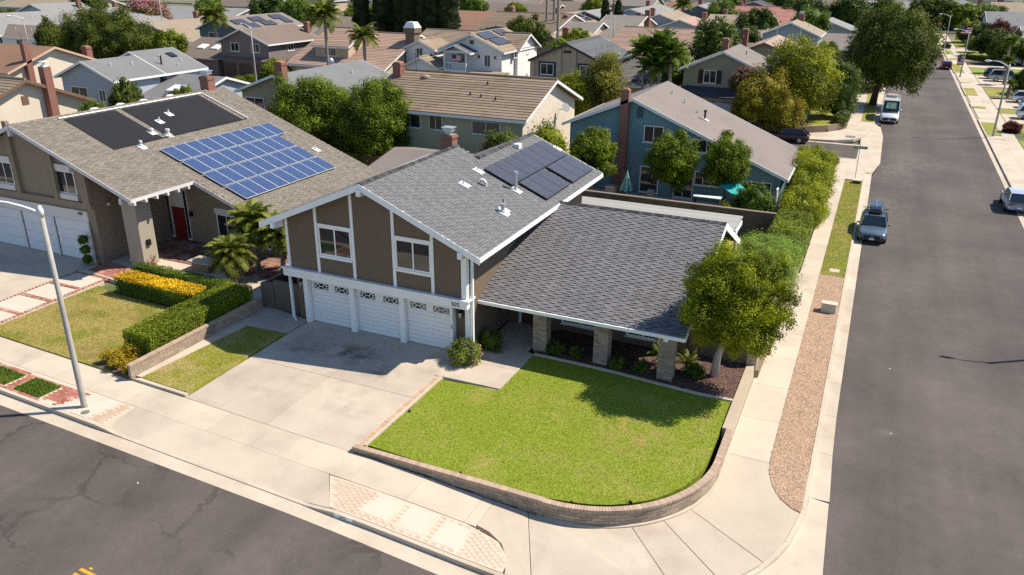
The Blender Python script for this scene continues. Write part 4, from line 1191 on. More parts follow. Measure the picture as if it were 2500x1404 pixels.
for k in range(40):
    (p, d), (q, e) = at(TOT*(.42+.58*k/40)), at(TOT*(.42+.58*(k+1)/40)); a = Vector((-d.y, d.x, 0)); b = Vector((-e.y, e.x, 0))
    m.hexa([(*(p-a*.09).xy, -.9), (*(q-b*.09).xy, -.9), (*(q-b*.0).xy, -.9), (*(p-a*.0).xy, -.9), (*(p-a*.09).xy, -.53), (*(q-b*.09).xy, -.53), (*(q-b*.0).xy, -.52), (*(p-a*.0).xy, -.52)])
m.build('footing', KERB, rw)
# little kerb number plate
link_o = MB(); link_o.box(-14.05, -13.32, kerby(-13.8)-.008, kerby(-13.8)+.004, S(-13.8)-.152, S(-13.8)-.002); kp = link_o.build('kerb_number_plate', WHITE); tag(kp, 'white painted kerb patch with the number 502', 'number'); OFF[kp.name] = Vector(kp.location)
link('digits', text_mesh('502', .165, BLACK, 'digits', .003), kp, (-13.70, kerby(-13.8)-.012, S(-13.8)-.078), (R(90), 0, 0))

# block wall along the left side of the strip lawn
lw = root('block_wall', (-27.2, 25, 0), 'straight tan block wall with brick cap between strip lawn and left hedge', 'wall')
x0_, x1_ = -27.32, -27.17; y0_, y1_ = 20.62, 28.95
BOX('mortar_core', MATS['dark_mortar'], lw, x0_+.01, x1_-.012, y0_+.012, y1_, -.4, .50)
for row in range(5):
    z1 = .50-row*.118; y = y0_-(row % 2)*.2
    while y < y1_:
        a = max(y0_, y)+.006; b = min(y1_, y+.40)-.006; y += .40
        if b-a < .07: continue
        m = MB(); m.tone = rg.random(); o = rg.uniform(-.005, .005); m.box(x0_+o, x1_+o, a, b, z1-.106, z1); m.build('block', BLK, lw)
k = 0
while y0_+k*.102 < y1_-.1:
    y = y0_+k*.102; k += 1; m = MB(); m.tone = rg.random(); m.box(x0_-.04, x1_+.03, y, y+.094, .502, .585+rg.uniform(-.003, .003)); m.build('cap_brick', CAPB, lw)
# ================================================================ left neighbour
TAUPE = mat('taupe_stucco', (.25, .195, .14), .95, .06, 1.0, bump=.25, bs=50, speck=.12, ss=30)
LILAC = mat('pale_trim', (.62, .58, .56), .6, .05, 1)
SH_T = mat('tan_shingle', (.195, .168, .135), .95, .07, .6, tone=.16, speck=.18, ss=45, bump=.15, bs=60)
lh = root('neighbour_house', (-41, 37, 0), 'taupe house on the left with tan shingle roof, blue solar panels and red door', 'house')
LX, LZ, LS = -44.99, 7.80, .376
lr = lambda x: LZ-LS*(x-LX); ll = lambda x: LZ+LS*(x-LX)
m = MB()
pts = [(-53.5, -.4), (-40.05, -.4), (-40.05, lr(-40.05)-.18), (LX, LZ-.18), (-53.5, ll(-53.5)-.18)]
i = len(m.v); n = 5
m.v += [(x, 30.1, z) for x, z in pts]+[(x, 45.9, z) for x, z in pts]; m.f.append(tuple(range(i, i+n))); m.f.append(tuple(reversed(range(i+n, i+2*n)))); m.t += [.5]*2; m.m += [0]*2
for k in range(n):
    j = (k+1) % n; m.f.append((i+j, i+k, i+n+k, i+n+j)); m.t.append(.5); m.m.append(0)
m.build('wall', TAUPE, lh)
m = MB(); pts = [(-40.04, -.4), (-31.1, -.4), (-31.1, lr(-31.1)-.17), (-40.04, lr(-40.04)-.17)]; n = 4; i = 0
m.v += [(x, 35.4, z) for x, z in pts]+[(x, 45.9, z) for x, z in pts]; m.f.append((0, 1, 2, 3)); m.f.append((7, 6, 5, 4)); m.t += [.5]*2; m.m += [0]*2
for k in range(n):
    j = (k+1) % n; m.f.append((j, k, n+k, n+j)); m.t.append(.5); m.m.append(0)
m.build('side_wing_wall', TAUPE, lh)
# jetty shadow line, pilasters, windows upstairs
m = MB(); m.box(-53.4, -40.04, 29.92, 30.099, 3.30, 3.62); m.build('band', TAUPE, lh)
for x, w in ((-46.0, .35), (-42.72, .30), (-40.3, .55)):
    m = MB(); m.box(x-w/2, x+w/2, 29.86, 30.098, 3.63, lr(x)-.3); m.build('pilaster', TAUPE, lh)
for x in (-47.25, -41.9):
    m = MB(); m.box(x-.8, x+.8, 30.0, 30.098, 5.36, 5.72); m.build('window_head', LILAC, lh)
    m = MB(); m.box(x-.8, x+.8, 29.98, 30.098, 3.36+.30, 3.98); m.build('window_apron', LILAC, lh)
    window(lh, '-y', (x, 30.098, 4.67), 1.5, 1.34, ALU, .06, (.5,), .04, sill=False)
# garage
m = MB(); m.box(-49.6, -40.62, 30.0, 30.098, 2.42, 3.08); m.build('garage_header', LILAC, lh)
GDP = mat('pale_garage_door', (.66, .66, .67), .6, .05, 2, bump=.08, bs=14, stretch=(.3, 1, 5))
for x0, x1 in ((-49.5, -46.62), (-46.42, -43.72), (-43.52, -40.7)):
    d = BOX('garage_door', GDP, lh, x0, x1, 30.05, 30.098, 0, 2.40)
    for k in range(4): BOX('panel', GDP, d, x0+.03, x1-.03, 30.02, 30.05, .02+k*.6, .59+k*.6)
for x in (-49.6, -46.52, -43.62, -40.64): m = MB(); m.box(x-.07, x+.07, 29.95, 30.0, 0, 2.42); m.build('garage_post', LILAC, lh)
link('house_number', text_mesh('508', .26, BLACK, 'house_number'), lh, (-41.15, 29.99, 2.92), (R(90), 0, 0))
# porch: pillar, door with sidelights, window
m = MB(); m.box(-38.35, -37.25, 30.55, 31.6, -.3, lr(-37.3)-.28); m.build('porch_pillar', mat('pillar_stucco', (.33, .285, .225), .95, .05, 1, bump=.2, bs=50), lh)
d = BOX('front_door', mat('red_door', (.18, .014, .014), .45, .05), lh, -39.72, -38.78, 35.33, 35.399, .05, 2.15)
BOX('door_head', LILAC, lh, -39.95, -38.55, 35.32, 35.398, 2.16, 3.6)
for x in (-40.0, -38.5):
    m = MB(); m.box(x-.16, x+.16, 35.30, 35.398, .05, 3.6); f = m.build('sidelight', LILAC, lh)
    BOX('pane', GLASS, f, x-.10, x+.10, 35.285, 35.299, .2, 3.3)
window(lh, '-y', (-35.0, 35.398, 1.35), 2.2, 1.55, ALU, .07, (.35,), .04)
BOX('window_head', LILAC, lh, -36.2, -33.8, 35.33, 35.398, 2.15, 2.5)
window(lh, '-y', (-31.9, 35.398, 1.05), .9, 1.3, ALU, .06, (), .04)
m = MB(); m.box(-38.2, -38.05, 35.2, 35.398, 1.7, 2.0); m.build('wall_lantern', BLACK, lh)
BOX('mailbox', BLACK, lh, -37.24, -37.12, 30.9, 31.15, 1.25, 1.6)
m = MB(); m.blob((-40.02+.12, 31.0, 3.4), (.12, .1, .1), 8, 5); m.build('flood_light', LILAC, lh)
# roof
m = MB(); slab(m, LX, -36.2, 29.5, 34.05, lr); slab(m, LX, -30.45, 34.051, 46.55, lr); slab(m, -54.2, LX-.001, 29.5, 46.55, ll)
lroof = m.build('roof', MATS['roof_underlay'], lh)
nl = math.hypot(1, LS)
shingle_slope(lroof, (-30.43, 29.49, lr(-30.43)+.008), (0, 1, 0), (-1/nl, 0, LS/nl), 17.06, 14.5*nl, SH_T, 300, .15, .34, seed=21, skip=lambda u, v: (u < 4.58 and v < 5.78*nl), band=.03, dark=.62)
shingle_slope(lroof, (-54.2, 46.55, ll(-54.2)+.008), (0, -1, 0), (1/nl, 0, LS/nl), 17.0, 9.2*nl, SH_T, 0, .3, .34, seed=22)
LF = mat('lilac_fascia', (.60, .57, .565), .6, .05, 1)
m = MB(); rakeboard(m, (LX+.001, 29.5, LZ+.01), (-36.18, 29.5, lr(-36.18)+.01), .24); m.build('fascia', LF, lroof)
m = MB(); rakeboard(m, (-54.2, 29.5, ll(-54.2)+.01), (LX, 29.5, LZ+.01), .24); m.build('fascia', LF, lroof)
m = MB(); rakeboard(m, (-36.19, 34.05, lr(-36.19)+.01), (-30.44, 34.05, lr(-30.44)+.01), .24); m.build('fascia', LF, lroof)
m = MB(); m.box(-36.199, -36.15, 29.5, 34.05, lr(-36.2)-.2, lr(-36.2)-.01); m.build('fascia', LF, lroof)
m = MB(); m.box(-30.449, -30.4, 34.05, 46.55, lr(-30.45)-.2, lr(-30.45)-.01); m.build('fascia', LF, lroof)
for k in range(6): m = MB(); m.box(-36.6, -36.1, 29.62+k*.78, 29.74+k*.78, lr(-36.2)-.38, lr(-36.2)-.2); m.build('rafter_tail', LF, lroof)
for x in (LX, -40.6, -36.9): m = MB(); m.box(x-.09, x+.09, 29.38, 30.09, lr(x)-.62, lr(x)-.27); m.build('purlin_end', LF, lroof)
rct = []
for k in range(3):
    b = MB(); b.tone = k/2
    b.hexa([(-.18, 0, -.07), (0, 0, -.005), (0, .3, -.02), (-.18, .3, -.085), (-.18, 0, -.045), (0, 0, .03), (0, .3, .01), (-.18, .3, -.065)]); b.hexa([(0, 0, -.005), (.18, 0, -.07), (.18, .3, -.085), (0, .3, -.02), (0, 0, .03), (.18, 0, -.045), (.18, .3, -.065), (0, .3, .01)])
    rct.append(b.mesh('ridge_cap', SH_T))
for k in range(70): link('ridge_cap', rct[rg.randrange(3)], lroof, (LX, 29.5+k*.243, LZ+.035))
PVX = pvmat('blue_solar_cells', (.024, .048, .125), (.20, .23, .30), 6, 10, .95, 1.6, .2, .005)
pvl = pv_panel('solar_panel', .975, 1.62, PVX, mat('silver_frame', (.75, .76, .78), .35, metal=.3))
Ul = Vector((0, 1, 0)); Wl = Vector((-1/nl, 0, LS/nl)); Nl = Ul.cross(Wl); rotl = Matrix((Ul, Wl, Nl)).transposed()
for row, (n, y0) in enumerate(((10, 34.9), (9, 34.95), (9, 34.95), (9, 35.0))):
    xc = -39.58+ (row+.5)*1.60
    for k in range(n): link('solar_panel', pvl, lroof, Vector((xc, y0+(k+.5)*.985, lr(xc)))+Nl*.17, rotl)
m = MB()
for row in range(4):
    for q in (-.4, .4): xc = -39.58+(row+.5)*1.645+q; m.bar((xc, 35.0, lr(xc)+.1), (xc, 44.0, lr(xc)+.1), .05, .05)
m.build('panel_rail', BLACK, lroof)
RUB = mat('black_rubber', (.014, .013, .014), .65, .15, 3, speck=.15, ss=20)
for y0, y1 in ((32.62, 36.35), (36.8, 43.5)):
    k = 0; y = y0; n = max(1, round((y1-y0)/1.25)); w = (y1-y0)/n
    for k in range(n):
        a = y0+k*w; b = a+w-.012
        m = MB(); xa, xb = -44.5, -40.72
        m.hexa([(xa, a, lr(xa)+.02), (xb, a, lr(xb)+.02), (xb, b, lr(xb)+.02), (xa, b, lr(xa)+.02), (xa, a, lr(xa)+.06), (xb, a, lr(xb)+.06), (xb, b, lr(xb)+.06), (xa, b, lr(xa)+.06)]); m.build('solar_mat', RUB, lroof)
m = MB(); m.tube([(-44.62, 32.4, lr(-44.62)+.09), (-44.62, 43.9, lr(-44.62)+.09)], .045, 8); m.tube([(-44.62, 43.9, lr(-44.62)+.09), (-40.6, 44.0, lr(-40.6)+.09)], .045, 8); m.build('header_pipe', WHITE, lroof)
m = MB(); m.tube([(-40.63, 32.6, lr(-40.63)+.07), (-40.63, 43.9, lr(-40.63)+.07)], .03, 8); m.build('header_pipe', BLACK, lroof)
for x, y, h, r in ((-40.34, 34.32, .35, .06), (-41.45, 36.22, .25, .08), (-40.88, 36.96, .35, .09), (-35.6, 44.9, .25, .05), (-43.0, 39.2, .3, .04), (-42.4, 37.8, .3, .04)): pipe(lroof, x, y, lr(x)+.04, h, r, ROOFWHITE, cap=r > .055)
for y in (35.6, 37.6, 39.5, 41.8): m = MB(); m.blob((LX-.5, y, ll(LX-.5)+.1), (.3, .35, .16), 10, 6); m.build('roof_vent', ROOFWHITE, lroof, True)
chimney(lh, -45.2, 45.2, 5.0, 8.75, .8, .7, 'pot')

# front yard of the left neighbour
m = MB(); m.prism([(-50.5, swlot(-50.5)+.02), (-40.5, swlot(-40.5)+.02), (-40.5, 30.08), (-50.5, 30.08)], -.6, lambda x, y: -.145+.14*max(0, min(1, (y-21)/8))); struct(m.build('driveway', CONC2))
zl = lambda x, y: -.145+.12*max(0, min(1, (y-21)/6))
m = MB(); m.prism([(-40.49, swlot(-40.49)+.02), (-37.6, swlot(-37.6)+.02), (-37.6, 28.0), (-40.49, 30.0)], -.6, lambda x, y: zl(x, y)-.012)
lwalk = struct(m.build('walkway', CONC)); OFF[lwalk.name] = Vector(lwalk.location)
wh = [[(-40.2, 21.6+k*1.75), (-38.05, 21.6+k*1.75), (-38.05, 23.05+k*1.75), (-40.2, 23.05+k*1.75)] for k in range(4)]
for h_ in wh: m = MB(); m.prism(h_, -.5, lambda x, y: zl(x, y)+.001); m.build('slab', SLABW, lwalk)
pave(lwalk, [(-40.5, 21.3), (-37.6, 21.2), (-37.6, 28.6), (-40.5, 28.6)], wh, 0, .21, .105, zl, .05, REDPAV, near=(-38, 21), seed=9)
ll_ = [(-37.55, swlot(-37.5)+.05), (-28.6, swlot(-28.6)+.05), (-28.6, 21.7), (-29.3, 22.2), (-29.3, 27.0), (-30.4, 27.0), (-36.0, 27.2), (-37.55, 27.6)]
m = MB(); m.prism(ll_, -.6, -.10); struct(m.build('lawn', GRASSDRY))
tag(blades('grass', ll_, 40000, -.10, .032, GRASSDRY, .012), 'dry yellowish grass of the left front lawn', 'grass', kind='stuff')
m = MB(); m.prism([(-29.9, swlot(-29.9)+.06), (-27.34, swlot(-27.34)+.08), (-27.34, 29.0), (-29.29, 29.0), (-29.29, 22.2)], -.6, -.085); struct(m.build('planting_bed', mat('bed_soil', (.17, .095, .065), 1, .2, 2, speck=.4, ss=20, bump=.5, bs=25)))
m = MB(); m.prism([(-40.0, 28.7), (-36.6, 28.3), (-28.0, 29.2), (-28.0, 35.38), (-40.0, 35.38)], -.4, .0); lpat = struct(m.build('patio', CONC)); OFF[lpat.name] = Vector(lpat.location)
FLAG = mat('flagstone', (.23, .11, .085), .9, .25, 1.2, tone=.3, col2=(.34, .25, .2), c2s=1.0)
pave(lpat, [(-40.0, 32.0), (-28.1, 32.0), (-28.1, 35.36), (-40.0, 35.36)], [], 0, .42, .30, .03, .05, FLAG, near=(-36, 30), seed=13)
pave(lpat, [(-40.0, 28.8), (-36.6, 28.4), (-36.6, 30.0), (-40.0, 30.4)], [], 0, .21, .105, .02, .05, REDPAV, near=(-38, 28), seed=14)
pl = root('planter_table', (-33.9, 31.9, .03), 'low tan masonry table on the left porch beside the palms', 'table')
m = MB(); m.box(-34.7, -33.0, 31.3, 32.3, .52, .60); m.build('top', mat('travertine', (.42, .36, .27), .8, .1, 2), pl); m = MB(); m.box(-34.45, -33.25, 31.4, 32.2, .0, .519); m.build('base', mat('tan_masonry', (.28, .2, .12), .9, .1, 2), pl)
TERR = mat('terracotta_pot', (.36, .17, .10), .85, .15, 3)
for x, y, s, mt_, lab in ((-36.9, 30.9, 1.0, TERR, 'terracotta pot with a dry stem beside the pale porch pillar'), (-35.0, 30.4, .75, mat('white_pot', (.5, .48, .44), .6), 'white pot on the low porch ledge behind the dark hedge'), (-34.1, 30.2, .6, mat('grey_pot', (.3, .29, .27), .7), 'small grey pot nearest the tan table on the left porch')):
    m = MB(); m.tube([(x, y, .0), (x, y, .26*s), (x, y, .3*s), (x, y, .34*s)], [.10*s, .17*s, .19*s, .18*s], 10)
    t = root('plant_pot', (x, y, 0), lab, 'pot', 'pots on the left porch'); m.build('pot', mt_, t)
    q = MB()
    for k in range(14):
        a = rg.uniform(0, 6.28); q.bar((x, y, .3*s), (x+.16*s*math.cos(a), y+.16*s*math.sin(a), .3*s+rg.uniform(.15, .45)*s), .02, .02)
    q.build('stem', mat('dry_stem', (.24, .13, .07), .9, .2), t)
# ================================================================ houses behind
def hmat(base, nm, **k):
    return mat(nm, base, .95, .08, .5, bump=.2, bs=30, speck=.10, ss=12, **k)


def roofmat(nm, col, col2=None):
    col = tuple(c*.84 for c in col); col2 = None if col2 is None else tuple(c*.84 for c in col2)
    return mat(nm, col, .95, .10, .25, speck=.16, ss=14, bump=.3, bs=14, col2=col2, c2s=.5, c2lo=.5, c2hi=.7, tone=.12)


W_ = {'cream': hmat((.60, .52, .41), 'cream_stucco'), 'white': hmat((.74, .73, .70), 'white_siding'), 'teal': hmat((.155, .26, .285), 'teal_stucco'), 'green': hmat((.36, .36, .235), 'sage_stucco'),
      'blue': hmat((.33, .37, .42), 'blue_grey_siding'), 'purple': hmat((.20, .16, .155), 'mauve_brown_siding'), 'tan': hmat((.46, .35, .25), 'tan_stucco'), 'olive': hmat((.31, .285, .20), 'olive_stucco'), 'beige': hmat((.45, .38, .28), 'beige_siding'),
      'grey': hmat((.33, .33, .32), 'grey_siding'), 'slate': hmat((.13, .15, .17), 'slate_siding'), 'brown': hmat((.16, .12, .085), 'brown_siding')}
RF = {'brown': roofmat('brown_roof', (.20, .155, .125)), 'grey': roofmat('grey_roof', (.20, .20, .20)), 'lgrey': roofmat('light_grey_roof', (.275, .265, .25)), 'taupe': roofmat('taupe_roof', (.235, .20, .175)), 'red': roofmat('red_brown_roof', (.27, .15, .095)),
      'tantile': roofmat('tan_tile', (.34, .26, .185), (.24, .175, .115)), 'pinktile': roofmat('pink_tile', (.43, .29, .215), (.36, .24, .18)), 'moss': roofmat('mossy_tile', (.285, .215, .155), (.20, .145, .085)), 'slate': roofmat('slate_tile', (.125, .13, .14)), 'dark': roofmat('dark_roof', (.075, .075, .085)), 'rose': roofmat('rose_tile', (.50, .23, .19)),
      'sand': roofmat('sand_roof', (.33, .26, .185))}
TRW = mat('far_white_trim', (.70, .69, .67), .6, .05, .5)
TRB = mat('brown_trim', (.16, .09, .06), .7, .05, .5)
TRP = mat('peach_trim', (.52, .36, .26), .7, .05, .5)
TRD = mat('black_trim', (.03, .035, .04), .6, .05, .5)
FG = glassmat('far_glass', (.02, .025, .03), 1.7, .06)


def gable(rt, axis, c, a0, a1, zr, wl, wr, s=.4, wall='cream', roof='taupe', trim=None, tile=0, ov=.55, z0=-.3, ends=(1, 1), rname='roof', walls=True, sr=None):
    """gable roofed block: ridge along axis at c from a0 to a1, eaves wl / wr to either side"""
    trim = trim or TRW; sr = s if sr is None else sr
    if axis == 'y': P = lambda u, v, z: (c+u, v, z)
    else: P = lambda u, v, z: (v, c+u, z)
    flip = axis == 'x'
    f = lambda u: zr-(s*-u if u < 0 else sr*u)
    ul, ur = -wl+ov, wr-ov; b0 = a0+ov*ends[0]; b1 = a1-ov*ends[1]
    if walls:
        m = MB(); pts = [(ul, z0), (ur, z0), (ur, f(ur)-.14), (0, zr-.14), (ul, f(ul)-.14)]; n = 5
        m.v += [P(u, b0, z) for u, z in pts]+[P(u, b1, z) for u, z in pts]
        fs = [tuple(range(n)), tuple(reversed(range(n, 2*n)))]+[((k+1) % n, k, n+k, n+(k+1) % n) for k in range(n)]
        if flip: fs = [tuple(reversed(q)) for q in fs]
        m.f += fs; m.t += [.5]*len(fs); m.m += [0]*len(fs)
        m.build('wall', W_[wall] if isinstance(wall, str) else wall, rt)
    rm = RF[roof] if isinstance(roof, str) else roof
    m = MB(); t = .13

    def sl(ua, ub):
        q = [(ua, a0), (ub, a0), (ub, a1), (ua, a1)]
        lo = [P(u, v, f(u)-t) for u, v in q]; hi = [P(u, v, f(u)) for u, v in q]
        if flip: lo = list(reversed(lo)); hi = list(reversed(hi))
        m.hexa(lo+hi)
    sl(-wl, -.0005); sl(.0005, wr)
    ro = m.build(rname, rm, rt)
    # barge boards and eave boards
    up = Vector(P(0, 0, 0))-Vector(P(0, 1, 0)); up.normalize()
    for v, sg in ((a0, 1), (a1, -1)):
        for ua, ub in ((-wl, 0), (0, wr)):
            b = MB(); rakeboard(b, P(ua, v, f(ua)+.02), P(ub, v, f(ub)+.02), .24, .05, up*sg); b.build('fascia', trim, ro)
    for u, sg in ((-wl, -1), (wr, 1)):
        b = MB(); q0 = Vector(P(u, a0, f(u)+.0)); q1 = Vector(P(u, a1, f(u)+.0)); rakeboard(b, q0, q1, .22, .05, (Vector(P(sg, 0, 0))-Vector(P(0, 0, 0)))); b.build('fascia', trim, ro)
    if tile:
        # rows of roof tiles, each course its own strip with a lifted lower edge
        for sg, w, ss in ((-1, wl, s), (1, wr, sr)):
            n = int(w/tile)
            for k in range(n):
                u0 = sg*(w-k*tile); u1 = sg*(w-(k+1)*tile-.05)
                q = [(u0, a0-.02), (u1, a0-.02), (u1, a1+.02), (u0, a1+.02)]
                zz = [f(u0)+.012, f(u1)+.002, f(u1)+.002, f(u0)+.012]; zh = [f(u0)+.085, f(u1)+.03, f(u1)+.03, f(u0)+.085]
                lo = [P(u, v, z) for (u, v), z in zip(q, zz)]; hi = [P(u, v, z) for (u, v), z in zip(q, zh)]
                if (sg > 0) != flip: lo.reverse(); hi.reverse()
                b = MB(); b.tone = rg.random(); b.hexa(lo+hi); b.build('tile_course', rm, ro)
        b = MB(); b.tube([P(0, a0-.03, zr+.05), P(0, a1+.03, zr+.05)], .13, 6); b.build('ridge_tile', rm, ro)
    return ro, f


def vents(ro, pts, mt=None):
    for x, y, z, h in pts: m = MB(); m.cyl(x, y, z-.2, z+h, .07, 6); m.build('vent_pipe', mt or ROOFWHITE, ro)


def wins(rt, face, lst, frame=None, glass=None):
    for c, w, h in lst: window(rt, face, c, w, h, frame or TRW, .08, (.5,) if w > .9 else (), .05, glass=glass or FG)


def gdoor(rt, x0, x1, y, z0=-.2, h=2.2, mt=None):
    d = BOX('garage_door', mt or TRW, rt, x0, x1, y-.06, y-.002, z0, z0+h)
    for k in range(4): BOX('panel', mt or TRW, d, x0+.04, x1-.04, y-.085, y-.06, z0+.02+k*h/4, z0+(k+1)*h/4-.02)


# teal house behind the boundary wall
h = root('teal_house', (-13.5, 65, -.2), 'teal blue two storey house with brick chimney behind the boundary wall', 'house')
ro, f = gable(h, 'y', -16.9, 59.2, 69.8, 7.22, 5.6, 11.9, .41, 'teal', roofmat('teal_house_roof', (.245, .205, .18)), ov=.5, sr=.418)
fy = 59.7
wins(h, '-y', [((-19.6, fy, 4.2), 2.0, .9), ((-15.2, fy, 4.55), 1.55, 1.3), ((-11.1, fy, 4.0), 2.3, 1.0)])
window(h, '-y', (-15.3, fy, 1.0), 1.55, 2.1, TRW, .09, (.95,), .05, glass=FG); window(h, '-y', (-12.6, fy, .85), 1.5, 2.0, TRW, .08, (.5,), .05, glass=FG)
window(h, '-y', (-10.8, fy, 1.55), 2.0, 1.1, TRW, .08, (.33, .66), .05, glass=FG); window(h, '-y', (-7.2, fy, 1.4), 2.2, .7, TRW, .07, (.5,), .05, glass=FG)
m = MB(); m.box(-17.82, -17.18, 59.15, 59.68, -.25, 7.8); m.box(-18.05, -16.95, 59.0, 59.69, -.25, 1.6); m.build('chimney', BRICKRED, h)
m = MB(); m.box(-17.7, -17.3, 59.25, 59.6, 7.8, 7.9); m.build('chimney_cap', mat('terracotta', (.42, .2, .12)), h)
m = MB(); m.box(-16.6, -16.15, 59.62, 59.698, 5.7, 6.5); m.build('gable_vent', mat('vent_teal', (.06, .10, .11)), h)
vents(ro, [(-15.6, 66.4, f(1.3), .35), (-14.3, 65.5, f(2.6), .4), (-13.0, 64.6, f(3.9), .3)]); pipe(ro, -12.2, 63.6, f(4.7)+.05, .7, .08, BLACK, cap=True)
BOX('garden_screen', TRW, h, -5.6, -5.5, 58.2, 59.1, -.2, 1.7)

# sage green house
h = root('green_house', (-33, 64, -.2), 'sage green house with mossy tile roof behind the corner house chimney', 'house')
ro, f = gable(h, 'x', 64.3, -40.9, -25.0, 7.45, 6.6, 6.6, .362, 'green', 'moss', tile=.40, ov=.6)
fy = 58.3
GT = mat('mint_trim', (.42, .60, .55), .6)
wins(h, '-y', [((-36.0, fy, 4.15), 2.1, 1.2), ((-33.5, fy, 4.2), 1.3, 1.3), ((-28.8, fy, 4.1), 2.6, 1.1), ((-36.4, fy, .9), 1.7, 2.0), ((-31.5, fy, 1.2), 2.3, 1.5), ((-27.3, fy, 1.2), 2.0, 1.3)], GT)
m = MB(); m.box(-25.62, -25.55, 58.35, 70.3, -.3, 4.8)
i = len(m.v); m.v += [(-25.545, 58.35, -.3), (-25.545, 70.3, -.3), (-25.545, 70.3, 4.95), (-25.545, 64.3, 7.25), (-25.545, 58.35, 4.95)]; m.f.append((i, i+1, i+2, i+3, i+4)); m.t.append(.5); m.m.append(0)
m.build('gable_wall', W_['cream'], h)
vents(ro, [(-31.5, 60.8, f(-3.5), .3), (-30.4, 60.6, f(-3.7), .3), (-28.9, 60.3, f(-4.0), .3), (-30.8, 62.7, f(-1.6), .3)], BLACK)
m = MB(); m.blob((-37.2, 63.2, f(-1.1)+.05), (.45, .45, .25), 10, 6); m.build('roof_vent', RF['tantile'], ro, True)
m = MB(); m.tube([(-38.6, 64.0, 7.4), (-38.7, 64.0, 9.4)], .02, 5); m.bar((-39.1, 64, 9.3), (-38.2, 64, 9.3), .02, .02); m.bar((-39.0, 64, 9.0), (-38.3, 64, 9.0), .02, .02); m.build('aerial', BLACK, ro)
chimney(h, -40.0, 63.2, 5, 8.2, .8, .8, 'slab')
m = MB(); m.tube([(-25.5, 66.2, 4.7), (-25.0, 66.2, 4.7), (-24.9, 66.0, 4.9)], .03, 5); m.build('dish_arm', BLACK, h)
m = MB(); m.tube([(-24.9, 66.0, 4.85), (-24.75, 65.9, 4.95)], [.05, .42], 14); m.build('satellite_dish', mat('dish_grey', (.25, .25, .26), .5), h)

# low brown roof of the yard building behind the corner house
h = root('garden_building', (-29, 48, -.2), 'low brown roofed outbuilding between the left and corner house roofs', 'outbuilding')
gable(h, 'x', 51.4, -33.2, -24.5, 3.45, 6.0, 3.0, .20, 'brown', 'taupe', TRB, ov=.3)

# beige house with big ficus trees in front
h = root('beige_house', (-52, 67, -.2), 'olive beige house with grey roof partly hidden by twin ficus trees', 'house')
ro, f = gable(h, 'y', -52.2, 60.4, 75.0, 6.75, 4.9, 9.5, .36, 'olive', 'grey', ov=.5)
wins(h, '-y', [((-55.1, 60.9, 3.75), 2.3, 1.3), ((-50.0, 60.9, 3.7), 2.0, 1.2)]); chimney(h, -51.3, 60.6, 0, 7.9, .9, .8, 'slab')
vents(ro, [(-50, 70, f(2.2), .4), (-47.5, 68, f(4.7), .5)])
m = MB(); m.blob((-55.2, 73.5, 6.6), (.35, .35, .35), 8, 6); m.build('roof_turbine', GALV, ro, True)

# blue-grey house at the left with single storey front extension
h = root('blue_grey_house', (-74, 66, -.2), 'blue grey house with grey roof and low skylight extension on the left', 'house')
ro, f = gable(h, 'y', -75.7, 58.6, 65.5, 6.95, 4.4, 4.4, .40, 'blue', 'grey', ov=.5)
roB, fB = gable(h, 'y', -76.5, 65.5, 71.7, 7.27, 3.6, 5.2, .40, 'blue', 'grey', ov=.4, rname='rear_roof')
wins(h, '-y', [((-77.2, 59.1, 3.55), 2.5, 1.35), ((-73.8, 59.1, 3.5), 1.0, 1.3)])
vents(ro, [(-74.2, 61.0, f(1.5), .3), (-73.9, 63.5, f(1.8), .35)]); vents(roB, [(-74.7, 68.0, fB(1.8), .35), (-72.6, 68.6, fB(3.9), .3), (-73.5, 69.9, fB(3), .3)]); pipe(roB, -73.2, 66.8, fB(3.3)+.05, .9, .09, BLACK, flash=False)
m = MB(); m.hexa([(-75.2, 69.4, fB(1.3)+.0), (-74.3, 69.4, fB(2.2)), (-74.3, 70.3, fB(2.2)), (-75.2, 70.3, fB(1.3)), (-75.2, 69.4, fB(1.3)+.14), (-74.3, 69.4, fB(2.2)+.14), (-74.3, 70.3, fB(2.2)+.14), (-75.2, 70.3, fB(1.3)+.14)]); m.build('skylight', GLASS, roB)
ro2, f2 = gable(h, 'x', 67.6, -72.6, -64.8, 5.0, 5.9, 4.0, .30, 'blue', 'grey', ov=.4, rname='extension_roof')
m = MB(); q = (-69.2, -67.6, 63.2, 64.6); m.hexa([(q[0], q[2], f2(-4.4)), (q[1], q[2], f2(-4.4)), (q[1], q[3], f2(-3.0)), (q[0], q[3], f2(-3.0)), (q[0], q[2], f2(-4.4)+.2), (q[1], q[2], f2(-4.4)+.2), (q[1], q[3], f2(-3.0)+.2), (q[0], q[3], f2(-3.0)+.2)]); m.build('skylight', WHITE, ro2)

# cream house, far left
h = root('cream_house', (-97, 66, -.2), 'cream house with red brown roof and brick chimney at the left edge', 'house')
ro, f = gable(h, 'x', 66.0, -108, -89.0, 7.2, 6.4, 6.4, .36, 'cream', 'red', TRP, ov=.6)
m = MB(); m.box(-89.55, -88.95, 62.1, 62.8, -.3, 7.9); m.build('chimney', BRICKRED, h); wins(h, '+x', [((-89.6, 67.6, 3.2), .9, 1.5)]); chimney(h, -90.3, 71.2, 0, 6.7, .9, .8, 'slab')
m = MB(); m.tube([(-89.1, 62.2, 8.0), (-89.1, 62.2, 8.9)], .02, 5); m.build('aerial', BLACK, h)

